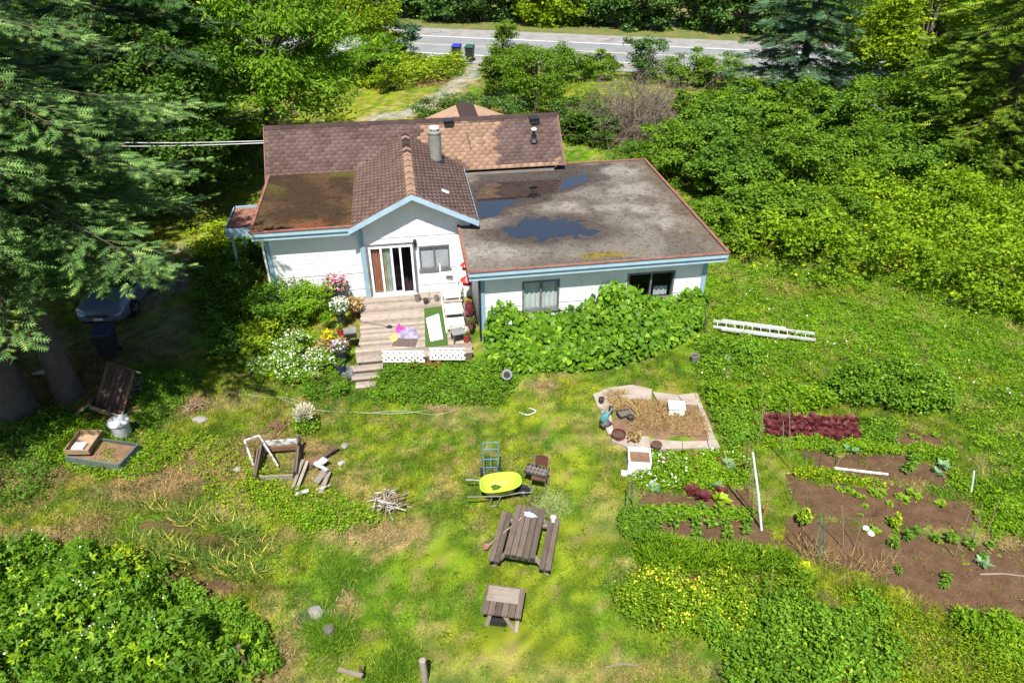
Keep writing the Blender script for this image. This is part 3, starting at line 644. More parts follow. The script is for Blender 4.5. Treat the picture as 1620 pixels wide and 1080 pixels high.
bb = MB()
for s in (-1, 1): MB().add([(GRX, GF - .04, ge - .0), (GRX, GF - .04, ge - .19), (GRX + s * GW, GF - .04, ge - GW * SL - .19), (GRX + s * GW, GF - .04, ge - GW * SL), (GRX, GF - .002, ge), (GRX, GF - .002, ge - .19), (GRX + s * GW, GF - .002, ge - GW * SL - .19), (GRX + s * GW, GF - .002, ge - GW * SL)], [(0, 1, 2, 3), (3, 2, 6, 7), (5, 4, 7, 6), (1, 5, 6, 2), (0, 3, 7, 4)]).build('barge_board', M_blue2, gr_)
MB().box(GRX + GW - .02, GRX + GW + .02, GF, 8.6, ge - GW * SL - .14, ge - GW * SL + .01).build('eave_board', M_blue, gr_)
MB().box(.1, .44, 3.66, 9.0, 2.9, 3.28).build('upper_side_wall', M_wall, house)
# rear porch roof
pr = MB(); PX, PZ, PB = 1.33, 4.62, 13.9
pr.add([(PX - 3.2, 10.6, PZ - 1.22), (PX, 10.6, PZ), (PX, PB, PZ), (PX - 3.2, PB, PZ - 1.22), (PX + 3.2, 10.6, PZ - 1.22), (PX + 3.2, PB, PZ - 1.22)], [(0, 1, 2, 3), (1, 4, 5, 2)])
pr_o = pr.build('porch_roof', M_sht, house, label='tan porch roof with a dark ridge strip behind the main ridge')
MB().add([(PX - .42, 10.6, PZ - .14), (PX, 10.6, PZ + .02), (PX, PB, PZ + .02), (PX - .42, PB, PZ - .14), (PX + .42, 10.6, PZ - .14), (PX + .42, PB, PZ - .14)], [(0, 1, 2, 3), (1, 4, 5, 2)]).build('ridge_cap', M_shd, pr_o)
MB().box(PX - 3.0, PX + 3.0, 11.7, 13.6, 0, 3.3).build('porch_wall', M_wall, house)
# chimney, vents, lamp, pipes
M_chim = paint('mossy_chimney_render', (.20, .21, .17), .9, (.28, .27, .25), 3, (.35, .7), bmp=.3, fine=.25)
cx, cy = -.45, 8.1
ch = MB().lathe([(.26, 3.3), (.25, 5.0), (.27, 5.02), (.27, 5.08), (.15, 5.1)], 12, (cx, cy, 0)).build('chimney', M_chim, house, True, 'tall round mossy grey chimney with a white cap')
MB().lathe([(.13, 5.09), (.13, 5.2), (.20, 5.22), (.19, 5.27), (.02, 5.33)], 14, (cx, cy, 0)).build('chimney_cap', M_vinyl, ch, True)
MB().lathe([(.36, 3.78), (.30, 3.95)], 12, (cx, cy, 0)).build('flashing', M_black, ch)
def onmain(x, v): return Vector((x, MEY + v * vdir[1] / VL, MEZ + v * vdir[2] / VL))
for (x, v) in ((.28, 2.22), (3.98, 2.15)):
    p = onmain(x, v); vb = MB().box(p.x - .18, p.x + .18, p.y - .2, p.y + .16, p.z - .05, p.z + .17).box(p.x - .22, p.x + .22, p.y - .25, p.y + .2, p.z + .172, p.z + .2); vb.build('roof_vent', M_black, house)
p = onmain(3.85, 1.2); pv = MB().lathe([(.06, 0), (.06, .5)], 10, p).build('plumbing_vent', M_black, house)
MB().lathe([(.12, .5), (.12, .54), (.03, .6)], 12, p).build('vent_cap', M_vinyl, pv); MB().lathe([(.2, .0), (.1, .12)], 10, p).build('flashing', M_black, pv)
MB().bar(onmain(1.0, 1.75) + Vector((0, -.01, .02)), onmain(1.1, 1.0) + Vector((0, -.01, .02)), .04, .02).build('roof_tear', M_black, mr)
q = Vector((-.35, 4.75, ge - (1.25) * SL)); MB().bar(q + Vector((-.12, 0, .06)), q + Vector((.12, 0, -.06)), .16, .1).build('roof_vent', M_vinyl, house, label='small white vent on the gable slope')
lp = MB().box(-1.66, -1.58, GY0 - .09, GY0 - .0, 2.3, 2.55).box(-1.68, -1.56, GY0 - .14, GY0 - .02, 2.5, 2.6).build('wall_lamp', M_black, house)
MB().tube([(-6.95, 3.5, 3.1), (-6.95, 3.58, 2.9), (-6.95, 3.58, .2)], .04, 8).build('downspout', M_vinyl, house)
MB().tube([(.36, .35, 2.7), (.36, .35, .2)], .04, 8).build('downspout', M_black, house)
# ------------------------------------------------------------------ deck
M_deck = wood('weathered_deck_boards', (.37, .305, .25), (.25, .205, .165)); M_grw = wood('grey_old_timber', (.145, .11, .085), (.085, .066, .052)); M_palew = wood('pale_old_timber', (.30, .25, .20), (.19, .16, .13)); M_redw = wood('reddish_old_timber', (.21, .115, .065), (.13, .075, .045))
DZ = .34
deck = thing('wooden_deck', 'weathered plank deck with steps in front of the sliding door', 'deck', HO, HA)
b = 3.58
while b > -.65:
    x0 = -3.78 - (.12 if b < .3 else 0); xr = .34 if b < .35 else .36
    plank('deck_plank', (x0 + random.uniform(-.05, .03), b, DZ - .02), (-.02 + random.uniform(-.04, .03), b, DZ - .02), .138, .04, M_deck, deck); b -= .148
MB().box(-3.75, -.05, -.62, -.58, .0, DZ - .05).box(-3.75, -3.71, -.58, 3.5, 0, DZ - .05).box(-.09, -.05, -.58, 3.5, 0, DZ - .05).build('deck_frame', M_grw, deck)
for k in range(3):
    for j in range(2): plank('step_tread', (-4.15 + .12 * k, -.78 - .34 * k - .155 * j, DZ - .09 * (k + 1)), (-3.02 - .12 * k, -.78 - .34 * k - .155 * j, DZ - .09 * (k + 1)), .148, .045, M_deck, deck)
    MB().box(-4.1 + .12 * k, -3.07 - .12 * k, -1.0 - .34 * k, -.98 - .34 * k, 0, DZ - .09 * (k + 1) - .03).build('riser', M_grw, deck)
def ondeck(px, py, z=DZ): return g(px, py, z)
# white lattice panels at the deck edge
def lattice(px0, px1, py, label, h=.42):
    a, bq = ondeck(px0, py), ondeck(px1, py); L = (bq - a).length; an = math.atan2(bq.y - a.y, bq.x - a.x)
    t = thing('lattice_panel', label, 'lattice', a, an, 'white lattice panels along the deck edge'); m = MB(); n = int((L + h) / .19)
    for i in range(n):
        s = -h + i * .19
        for sg in (1, -1):
            p0, p1 = (s, 0), (s + h, h)
            c0, c1 = max(0, -s), min(h, L - s)
            if c1 - c0 < .03: continue
            q0, q1 = Vector((s + c0, .012 * sg, c0 + .0)), Vector((s + c1, .012 * sg, c1 + .0))
            if sg < 0: q0, q1 = Vector((L - q0.x, q0.y, q0.z)), Vector((L - q1.x, q1.y, q1.z))
            m.bar(q0, q1, .008, .07, up=(-(q1.z - q0.z), 0, q1.x - q0.x))
    o = m.build('lattice_slats', M_vinyl, t); o['kind'] = 'stuff'
    MB().bar((0, 0, .0), (L, 0, .0), .04, .035).bar((0, 0, h), (L, 0, h), .04, .03).build('rail', M_vinyl, t)
lattice(606, 672, 572, 'white lattice panel left of the turf mat at the deck edge'); lattice(680, 736, 568, 'white lattice panel right of the turf mat at the deck edge')
# turf mat with a white sheet, brown mat with laundry
M_fturf = paint('plastic_turf', (.055, .12, .016), .95, (.04, .09, .012), 20, bmp=.6); M_sheet = paint('white_cloth', (.82, .82, .84), .9, (.74, .74, .77), 5, (.5, .9), fine=.04)
def patch(name, label, cat, pts, z, mat, t=.012, wob=0.0, n=10):
    q = [g(x, y, z) for x, y in pts]; o = q[0]; m = MB(); V = []
    for i in range(n + 1):
        for j in range(n + 1):
            u, v = i / n, j / n; p = (q[0] * (1 - u) + q[1] * u) * (1 - v) + (q[3] * (1 - u) + q[2] * u) * v - o
            h = wob * (math.sin(p.x * 9 + p.y * 4) * .5 + math.sin(p.x * 5 - p.y * 13) * .5 + .4 * random.random()) + t
            V.append((p.x, p.y, max(.004, h)))
    F = [(i * (n + 1) + j, (i + 1) * (n + 1) + j, (i + 1) * (n + 1) + j + 1, i * (n + 1) + j + 1) for i in range(n) for j in range(n)]
    rim = [i * (n + 1) for i in range(n + 1)] + [n * (n + 1) + j for j in range(1, n + 1)] + [i * (n + 1) + n for i in range(n - 1, -1, -1)] + [j for j in range(n - 1, 0, -1)]
    m.add(V, F); bx = len(m.v); m.v += [(m.v[i][0], m.v[i][1], 0) for i in rim]; k = len(rim)
    m.f += [(rim[i], rim[(i + 1) % k], bx + (i + 1) % k, bx + i) for i in range(k)]
    ob = m.build(name, mat, None, wob > .01); ob.location = o; return tag(ob, label, cat)
patch('turf_mat', 'green artificial turf mat under a white sheet on the deck', 'mat', [(671, 488), (703, 484), (709, 546), (673, 549)], DZ + .004, M_fturf)
patch('white_sheet', 'white sheet lying on the green turf mat', 'sheet', [(674, 504), (694, 496), (701, 536), (681, 540)], DZ + .022, M_sheet, .012, .012)
M_bmat = paint('brown_doormat', (.13, .095, .08), .95, (.10, .07, .06), 8, bmp=.5)
patch('door_mat', 'brown mat under the laundry pile on the deck', 'mat', [(623, 536), (661, 536), (657, 549), (620, 547)], DZ + .004, M_bmat)
def heap(name, label, cat, px, py, z, rx, ry, h, mat, seed, n=18, rot=0.0):
    random.seed(seed); V, F = [], []; ph = [random.uniform(0, 6) for _ in range(6)]
    for i in range(n + 1):
        for j in range(n + 1):
            u, v = i / n * 2 - 1, j / n * 2 - 1; r = math.hypot(u, v); sq = max(abs(u), abs(v)); f = sq / r if r > 1e-6 else 1
            x, y = u * f, v * f; rr = math.hypot(x, y)
            fold = math.sin(x * 6 + ph[0] + 2 * math.sin(y * 3 + ph[1])) * .35 + math.sin(y * 8 + ph[2] + x * 3) * .25
            k = 1 + .18 * math.sin(3 * math.atan2(y, x) + ph[3]) + .12 * math.sin(5 * math.atan2(y, x) + ph[4])
            V.append((x * rx * k, y * ry * k, max(0, h * (1 - rr ** 2.2) * (1 + fold) + .015 * (1 - rr))))
            
    for i in range(n):
        for j in range(n): F.append((i * (n + 1) + j, (i + 1) * (n + 1) + j, (i + 1) * (n + 1) + j + 1, i * (n + 1) + j + 1))
    o = MB().add(V, F).build(name, mat, None, True); o.location = g(px, py, z); o.rotation_euler[2] = rot; return tag(o, label, cat)
M_pink = paint('magenta_cloth', (.60, .06, .36), .9, (.42, .04, .28), 9); M_lilac = paint('lilac_cloth', (.20, .16, .27), .9, (.36, .33, .42), 9, (.4, .6)); M_yelc = paint('yellow_cloth', (.55, .46, .14), .9)
heap('towel', 'crumpled lilac and white towel on the brown mat', 'towel', 647, 530, DZ + .012, .36, .26, .24, M_lilac, 3)
heap('cloth', 'bright magenta cloth bunched beside the lilac towel', 'cloth', 633, 522, DZ + .012, .16, .15, .18, M_pink, 4)
heap('cloth', 'yellow cloth lying left of the magenta cloth', 'cloth', 624, 534, DZ + .004, .16, .26, .05, M_yelc, 5)
# broom lying on the boards
pA, pB = ondeck(570, 509), ondeck(619, 518)
br = thing('broom', 'long broom lying across the deck boards', 'broom', pA, math.atan2(pB.y - pA.y, pB.x - pA.x)); L = (pB - pA).length
MB().tube([(0, 0, .02), (L - .15, 0, .02)], .013, 6).build('handle', M_grw, br); MB().box(L - .15, L + .02, -.07, .07, .002, .045).build('bristles', M_black, br)
# pots
M_terra = paint('dark_red_glaze', (.14, .018, .022), .25, (.09, .012, .014), 5, spec=.6); M_bpot = paint('black_plastic_pot', (.03, .03, .033), .5, (.05, .05, .05), 8); M_gpot = paint('grey_pot', (.22, .22, .21), .7); M_brpot = paint('brown_pot', (.13, .065, .045), .7, (.18, .10, .07), 6); M_redp = paint('red_plastic', (.42, .03, .03), .4, (.32, .03, .03), 6); M_navy = paint('navy_plastic', (.03, .035, .07), .45)
M_dirt = paint('potting_soil', (.07, .045, .03), .95, (.10, .065, .04), 20, bmp=.4)
L_green = leafmat('border_leaves', (.040, .105, .010), (.095, .195, .014), (.16, .22, .02), .88)
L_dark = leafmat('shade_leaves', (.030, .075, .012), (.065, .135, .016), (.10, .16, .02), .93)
L_lime = leafmat('lime_leaves', (.085, .17, .008), (.17, .24, .010), (.24, .26, .012), .85)
L_meadow = leafmat('meadow_leaves', (.062, .150, .007), (.120, .220, .009), (.18, .22, .012), .88)
def petal(name, c1, c2, c3=None, p3=.8): return leafmat(name, c1, c2, c3, p3, .3, .6, .2, 3)
F_white = petal('white_petals', (.72, .74, .66), (.85, .85, .8)); F_pink = petal('pink_petals', (.55, .10, .25), (.75, .45, .55), (.8, .78, .78), .6); F_yellow = petal('yellow_petals', (.62, .42, .01), (.75, .55, .02)); F_purple = petal('purple_petals', (.20, .05, .25), (.45, .30, .50), (.75, .7, .75), .6); F_red = petal('red_foliage', (.22, .035, .03), (.34, .07, .06)); F_tan = petal('dry_grass_blades', (.34, .22, .09), (.48, .34, .16)); F_cream = petal('cream_plumes', (.62, .55, .42), (.75, .70, .58))
def ball(n, c, r, flat=.8):
    d = rdir(n); return np.array(c) + d * (rng.random((n, 1)) ** .4) * r * np.array((1, 1, flat))
def potplant(name, label, cat, px, py, z, r, h, potmat, fol, fr, n, lm, flower=None, nf=0, fm=None, fs=.05, ls=.09, group=None):
    t = thing(name, label, cat, g(px, py, z), random.uniform(0, 6), group)
    MB().lathe([(r * .72, 0), (r, h), (r * 1.06, h), (r * 1.06, h + .03), (r * .93, h + .03), (r * .9, h - .02)], 16).build('pot', potmat, t, True)
    MB().lathe([(r * .9, h - .02), (.01, h)], 12).build('soil', M_dirt, t)
    if n:
        p = ball(n, (0, 0, h + fr * .55), fr); p[:, 2] = np.maximum(p[:, 2], h * .5); leafobj('foliage', [leaf_parts(p, rng.uniform(.7, 1.3, n) * ls)], lm, t)
    if nf:
        p = ball(nf, (0, 0, h + fr * .6), fr * 1.05); p[:, 2] += fr * .15; leafobj('flowers', [leaf_parts(p, rng.uniform(.7, 1.3, nf) * fs, BROAD, BROAD_F, .7, 1.0, droop=0)], fm, t)
    return t
potplant('flower_pot', 'pot of pink and white petunias at the top left of the deck', 'flower pot', 537, 487, DZ - .1, .22, .8, M_gpot, .42, .42, 500, L_dark, None, 420, F_pink, .075)
potplant('flower_pot', 'pot of pale grey-white flowers below the petunias', 'flower pot', 541, 511, DZ - .1, .18, .55, M_bpot, .34, .34, 260, L_dark, None, 330, F_white, .055)
potplant('flower_pot', 'tall pot of dry tan grass beside the deck door', 'flower pot', 562, 500, DZ - .2, .13, .35, M_brpot, .3, .32, 600, F_tan, ls=.14)
potplant('flower_pot', 'red pot beside the black box on the deck edge', 'flower pot', 541, 531, DZ, .15, .30, M_redp, .15, .12, 60, L_green)
potplant('flower_pot', 'low pot of yellow flowers at the deck edge', 'flower pot', 522, 548, DZ - .2, .16, .28, M_brpot, .22, .24, 200, L_green, None, 150, F_yellow, .07)
potplant('flower_pot', 'pot of purple and white pansies at the deck corner', 'flower pot', 541, 568, DZ - .1, .19, .34, M_bpot, .26, .27, 240, L_dark, None, 120, F_purple, .07)
potplant('flower_pot', 'navy pot with sparse leaves beside the top step', 'flower pot', 541, 592, DZ - .25, .17, .38, M_navy, .16, .18, 90, L_dark)
bxx = thing('grill', 'small black barbecue box with a grey lid at the deck edge', 'grill', g(556, 538, DZ), R(15))
MB().box(-.2, .2, -.15, .15, .18, .36).build('body', M_black, bxx); MB().box(-.22, .2, -.17, .17, .363, .42).build('lid', M_gpot, bxx)
for sx in (-.17, .17):
    for sy in (-.12, .12): MB().tube([(sx, sy, 0), (sx, sy, .18)], .014, 6).build('leg', M_black, bxx)
heap('tarpaulin', 'crumpled dark grey tarpaulin beside the deck steps', 'tarpaulin', 552, 592, DZ - .24, .32, .22, .2, paint('dark_grey_tarpaulin', (.07, .075, .085), .5, (.12, .13, .14), 6), 8)
for px, py, r, h, m, lb in ((661, 476, .12, .22, M_gpot, 'grey pot against the white wall below the window'), (674, 480, .10, .16, M_bpot, 'small black pot beside the stick by the wall'), (691, 476, .09, .20, M_gpot, 'small pale pot nearest the white shelves by the wall')):
    potplant('empty_pot', lb, 'pot', px, py, DZ, r, h, m, .1, .1, 0, L_dark)
tag(MB().tube([(0, 0, 0), (.03, .05, .62)], .014, 6).build('garden_stick', M_grw), 'thin stick leaning on the wall between two pots', 'stick').location = g(679, 479, DZ)
cu = heap('cushion', 'beige cushion propped inside the sliding door', 'cushion', 634, 471, DZ + .02, .22, .10, .42, paint('beige_cushion', (.36, .26, .22), .9, (.30, .21, .18), 4), 9); cu.location = hw(-1.98, 3.78, .36); cu.rotation_euler[2] = HA
# white shelf unit by the side wall
M_wshelf = paint('aged_white_board', (.62, .62, .60), .6, (.42, .41, .38), 5, (.45, .75)); sh = thing('shelf_unit', 'white stepped shelf unit against the side wall of the deck', 'shelf', hw(-.42, 1.0, DZ), HA)
for k, (y0, z0) in enumerate(((1.55, 1.25), (1.0, .9), (.45, .55), (-.1, .28))):
    MB().box(-.36, .26, y0 - .20, y0 + .22, z0, z0 + .04).build('shelf', M_vinyl, sh)
    MB().box(-.36, .26, y0 - .22, y0 - .205, z0 - .16, z0 + .03).build('front_panel', M_wshelf, sh)
MB().box(-.40, -.362, -.36, 1.85, 0, .06).box(.262, .30, -.36, 1.85, 0, .06).build('base_rail', M_vinyl, sh)
for x in (-.38, .28): MB().box(x - .018, x + .018, 1.78, 1.82, 0, 1.6).build('post', M_vinyl, sh)
tag(MB().box(-.12, .12, -.05, .05, 0, .04).build('hand_trowel', M_grw), 'dark hand tool lying on the upper white shelf', 'tool').location = hw(-.5, 2.3, DZ + 1.305)
stl = thing('stool', 'small grey stool with a black seat in front of the white shelves', 'stool', hw(-.45, .12, DZ), HA + R(10))
MB().box(-.22, .22, -.2, .2, .36, .40).build('seat', M_gpot, stl)
for sx in (-.18, .18):
    for sy in (-.16, .16): MB().box(sx - .02, sx + .02, sy - .02, sy + .02, 0, .36).build('leg', M_grw, stl)
MB().box(-.2, .2, .14, .16, .1, .3).build('back_rail', M_black, stl)
vz = MB().lathe([(.08, 0), (.15, .12), (.17, .35), (.13, .5), (.09, .55), (.11, .6), (.08, .6)], 16).build('glazed_jar', M_terra, None, True); vz.location = hw(.05, 1.15, DZ + .3); tag(vz, 'tall dark red glazed jar on the white shelves', 'jar')
MB().lathe([(.2, 0), (.2, .3)], 8).build('stand', M_grw, vz).location = (0, 0, -.302)
for i, (a, bb_, z, lb) in enumerate(((.12, 2.55, 1.75, 'upper red hanging lantern with a dark roof by the house corner'), (.10, 2.0, 1.45, 'red flared hanging bird feeder below the upper lantern'))):
    t = thing('hanging_feeder', lb, 'lantern', hw(a, bb_, z)); k = 1 + .25 * i
    MB().lathe([(.06, 0), (.14 * k, .03), (.10, .18), (.10, .2)], 12).build('body', M_redp if i else M_brpot, t, True); MB().lathe([(.2 * k, .2), (.03, .36), (.01, .42)], 12).build('roof', M_redp, t, True)
    MB().tube([(0, 0, .4), (0, .1, .62), (.16, .2, .66)], .008, 5).build('hook', M_black, t)
for px, py, lb, m, r, h in ((739, 540, 'red pot at the right front corner of the deck', M_redp, .12, .26), (745, 520, 'brown pot against the right wing corner', M_brpot, .1, .3), (748, 505, 'black pot wedged by the right wing wall', M_bpot, .11, .3)):
    potplant('empty_pot', lb, 'pot', px, py, DZ, r, h, m, .1, .12, 30, L_dark)
ps = MB().box(-.05, .05, -.05, .05, 0, 2.0).box(-.06, .06, -.06, .06, 2.0, 2.04).build('trellis_post', M_grw); ps.location = g(531, 478, 0); tag(ps, 'dark wooden post standing in the shrubs by the left wing', 'post')

# ------------------------------------------------------------------ things on the lawn
def frame2(p, q): return p, math.atan2(q.y - p.y, q.x - p.x)
# picnic table
tn = (g(799, 878, .75) + g(844, 879, .75)) / 2; tf = (g(821, 799, .75) + g(859, 804, .75)) / 2
tl = (tf - tn).length; pt = thing('picnic_table', 'weathered grey picnic table with two benches on the lawn', 'picnic table', ((tn + tf) / 2).xy.to_3d(), math.atan2((tf - tn).y, (tf - tn).x))
HL = tl / 2
for i in range(5): plank('table_board', (-HL + random.uniform(-.03, .02), (i - 2) * .147, .73), (HL, (i - 2) * .147, .73), .136, .04, M_grw, pt)
for s in (-1, 1):
    for j in range(2): plank('bench_board', (-HL - .02, s * (.53 + .14 * j), .43), (HL, s * (.53 + .14 * j), .43), .132, .04, M_grw, pt)
for e in (-1, 1):
    x = e * (HL - .22)
    plank('bench_bearer', (x, -.70, .385), (x, .70, .385), .04, .09, M_palew, pt); plank('top_cleat', (x - e * .05, -.34, .665), (x - e * .05, .34, .665), .04, .09, M_grw, pt)
    for s in (-1, 1): plank('leg', (x + e * .042, s * .28, .69), (x + e * .042, s * .66, .0), .09, .04, M_palew, pt, up=(1, 0, 0))
    plank('brace', (x, 0, .39), (x - e * .45, 0, .68), .04, .08, M_grw, pt)
def lying(name, label, cat, p, q, build):
    t = thing(name, label, cat, p, math.atan2(q.y - p.y, q.x - p.x)); d = q - p; build(t, math.hypot(d.x, d.y), d.z); return t
def shovel(t, L, dz):
    MB().tube([(0, 0, 0), (L * .8, 0, dz * .8)], .016, 6).build('handle', M_palew, t)
    MB().add([(L * .8, -.03, dz * .8), (L * .8, .03, dz * .8), (L * .88, .10, dz * .88 + .03), (L * .88, -.10, dz * .88 + .03), (L, .0, dz)], [(0, 1, 2, 3), (3, 2, 4)]).build('blade', M_rust, t)
lying('shovel', 'long-handled shovel leaning from the grass onto the picnic table', 'shovel', g(826, 818, .80), g(762, 871, .03), shovel)
def hoe(t, L, dz): MB().tube([(0, 0, 0), (L, 0, dz)], .015, 6).build('handle', M_palew, t); MB().box(-.02, .02, -.08, .08, -.03, .06).build('head', M_brpot, t)
lying('hoe', 'pale wooden hoe lying across the far end of the picnic table', 'hoe', g(838, 794, .80), g(883, 820, .50), hoe)
heap('glove', 'blue and white gardening glove on the picnic table', 'glove', 838, 814, .753, .17, .07, .06, paint('blue_white_glove', (.25, .25, .60), .9, (.7, .7, .78), 14, (.45, .55)), 12, 12, R(-25))
cp = MB().lathe([(.05, 0), (.065, .14), (.07, .14), (.068, .15), (.058, .145), (.045, .02)], 14).build('cup', M_vinyl, None, True); cp.location = g(875, 824, .453); tag(cp, 'white cup standing on the picnic bench', 'cup')
# small table
q4 = [g(*p, .55) for p in ((773, 925), (837, 931), (819, 978), (758, 967))]; c4 = sum(q4, Vector()) / 4
d1 = ((q4[1] - q4[0]) + (q4[2] - q4[3])) / 2; d2 = ((q4[0] - q4[3]) + (q4[1] - q4[2])) / 2
stt = thing('small_table', 'small square wooden table with a plywood sheet, in front of the picnic table', 'table', c4.xy.to_3d(), math.atan2(d1.y, d1.x)); A2, B2 = d1.length / 2, d2.length / 2
for i in range(6): plank('table_board', (-A2 + (2 * A2) * (i + .5) / 6, -B2, .54), (-A2 + 2 * A2 * (i + .5) / 6, B2, .54), 2 * A2 / 6 - .01, .04, M_grw, stt)
plank('plywood_sheet', (-A2 + .06, B2 * .38, .567), (A2 - .12, B2 * .38, .567), B2 * 1.05, .012, M_palew, stt, label='pale plywood sheet')
for e in (-1, 1):
    y = e * (B2 - .12); plank('cleat', (-A2 + .08, y, .49), (A2 - .08, y, .49), .04, .08, M_grw, stt)
    plank('leg', (-A2 * .55, y - .045, .5), (-A2 * .75, y - .045, 0), .09, .04, M_palew, stt, up=(0, 1, 0)); plank('leg', (A2 * .1, y - .045, .5), (A2 * .62, y - .045, 0), .09, .04, M_palew, stt, up=(0, 1, 0))
plank('brace', (A2 * .75, -B2, .02), (A2 * .8, B2 * .6, .3), .08, .04, M_palew, stt); MB().box(-.3, .1, -B2 + .1, -.05, .0, .18).build('storage_box', M_black, stt)
# wheelbarrow, pointing right
M_lime = paint('lime_plastic_tray', (.38, .50, .05), .4, (.32, .43, .04), 4, (.4, .8), fine=.05); M_steel = paint('galvanised_steel', (.42, .43, .44), .45, (.32, .33, .34), 8, metal=.6); M_bluem = paint('blue_painted_tube', (.09, .20, .30), .5, (.13, .24, .32), 10); M_rub = paint('rubber', (.02, .02, .02), .85)
wb = thing('wheelbarrow', 'lime green wheelbarrow on the lawn behind the picnic table', 'wheelbarrow', g(790, 788, 0), R(6))
rings = []
for f, z, ins in ((1.0, .62, 0), (1.03, .60, 0), (.97, .58, 0), (.72, .36, 0), (.60, .33, 0)):
    ring = []
    for k in range(28):
        a = 2 * math.pi * k / 28; ca, sa = math.cos(a), math.sin(a); e = 2 / 3.2
        x, y = abs(ca) ** e * math.copysign(.54, ca), abs(sa) ** e * math.copysign(.34, sa)
        y *= 1 - .20 * max(0, x / .54) ** 2; ring.append((x * f + (.04 if z > .5 else .0), y * f, z + .05 * (x / .54) * (z > .5)))
    rings.append(ring)
tv = [v for r_ in [rings[4], rings[3], rings[2], rings[1], rings[0]] for v in r_]; inn = []
for r_, dz in ((rings[0], 0), (rings[3], .012), (rings[4], .014)): inn.append([(x * .965, y * .955, z + (dz if dz else -.004)) for x, y, z in r_])
for r_ in inn: tv += r_
tf_ = [(i * 28 + k, i * 28 + (k + 1) % 28, (i + 1) * 28 + (k + 1) % 28, (i + 1) * 28 + k) for i in range(7) for k in range(28)] + [tuple(range(27, -1, -1)), tuple(range(7 * 28, 8 * 28))]
MB().add(tv, tf_).build('tray', M_lime, wb, True)
for s in (-1, 1):
    MB().tube([(.66, s * .09, .26), (.0, s * .23, .32), (-.62, s * .30, .44), (-.86, s * .31, .47)], .02, 8).build('handle', M_palew if s < 0 else M_steel, wb)
    MB().tube([(-.22, s * .26, .34), (-.26, s * .27, .02), (-.10, s * .26, .02), (.02, s * .24, .32)], .014, 6).build('leg', M_steel, wb)
MB().tube([(.55, -.12, .26), (.86, -.10, .24), (.88, .10, .24), (.55, .12, .26)], .014, 6).build('nose_guard', M_steel, wb)
Mx = Matrix.Rotation(R(90), 4, 'X'); wh = MB().lathe([(.11, -.05), (.19, -.05), (.205, -.02), (.205, .02), (.19, .05), (.11, .05)], 20, (.62, 0, .205), Mx).build('wheel', M_rub, wb, True); MB().lathe([(.11, -.03), (.11, .03)], 16, (.62, 0, .205), Mx).build('rim', M_steel, wh); MB().tube([(.62, -.12, .205), (.62, .12, .205)], .012, 6).build('axle', M_steel, wh)
heap('weeds_handful', 'small handful of pulled weeds inside the wheelbarrow', 'weeds', 784, 770, .40, .12, .08, .05, L_dark, 15, 10)
# hand truck
ht = thing('hand_truck', 'blue tubular hand truck standing behind the wheelbarrow', 'hand truck', g(777, 757, 0), R(2)); tb = R(-12)
Mt = Matrix.Rotation(tb, 4, 'X')
def T3(x, y, z): return Mt @ Vector((x, y, z))
for s in (-1, 1): MB().tube([T3(s * .17, .02, .08), T3(s * .19, .02, .45), T3(s * .21, .02, .8), T3(s * .20, .02, 1.12)], .016, 8).build('side_rail', M_bluem, ht)
MB().tube([T3(0, .02, .1), T3(0, .02, 1.0)], .013, 6).build('centre_rail', M_bluem, ht)
for z, wd in ((.35, .18), (.6, .195), (.92, .205), (1.12, .20)): MB().tube([T3(-wd, .02, z), T3(wd, .02, z)], .013, 6).build('cross_bar', M_bluem, ht)
MB().box(-.2, .2, -.22, .02, .02, .035).build('toe_plate', M_brpot, ht); MB().tube([T3(-.17, -.03, .42), T3(-.17, -.14, .42), T3(.17, -.14, .42), T3(.17, -.03, .42)], .01, 6).build('load_loop', M_black, ht)
My = Matrix.Rotation(R(90), 4, 'Y')
for s in (-1, 1): w_ = MB().lathe([(.05, -.035), (.12, -.035), (.13, -.01), (.13, .01), (.12, .035), (.05, .035)], 18, (s * .26, .13, .13), My).build('wheel', M_rub, ht, True); MB().lathe([(.05, -.03), (.05, .03)], 12, (s * .26, .13, .13), My).build('rim', M_steel, w_)
MB().tube([(-.28, .13, .13), (.28, .13, .13)], .012, 6).build('axle', M_steel, ht)
# chair with seed tray
chp = g(853, 772, 0); chr_ = thing('garden_chair', 'brown garden chair holding a black seed tray', 'chair', chp, R(-14)); M_brn = paint('brown_vinyl', (.14, .055, .035), .5, (.10, .04, .028), 6)
MB().box(-.2, .2, -.16, .2, .43, .47).build('seat', M_brn, chr_)
m = MB(); 
for i in range(6):
    a, b_ = -.17 + .34 * i / 6, -.17 + .34 * (i + 1) / 6; ya, yb = .24 - 1.2 * a * a, .24 - 1.2 * b_ * b_
    m.box(a, b_, min(ya, yb), min(ya, yb) + .03, .62, .98 - .5 * a * a)
m.build('backrest', M_brn, chr_)
for s in (-1, 1): MB().tube([(s * .19, -.17, 0), (s * .19, -.15, .44)], .013, 6).build('leg', M_steel, chr_); MB().tube([(s * .18, .26, 0), (s * .18, .20, .45), (s * .17, .25, .95)], .013, 6).build('leg', M_steel, chr_)
M_tray = paint('black_seed_tray', (.045, .05, .055), .5, (.03, .03, .03), 6)
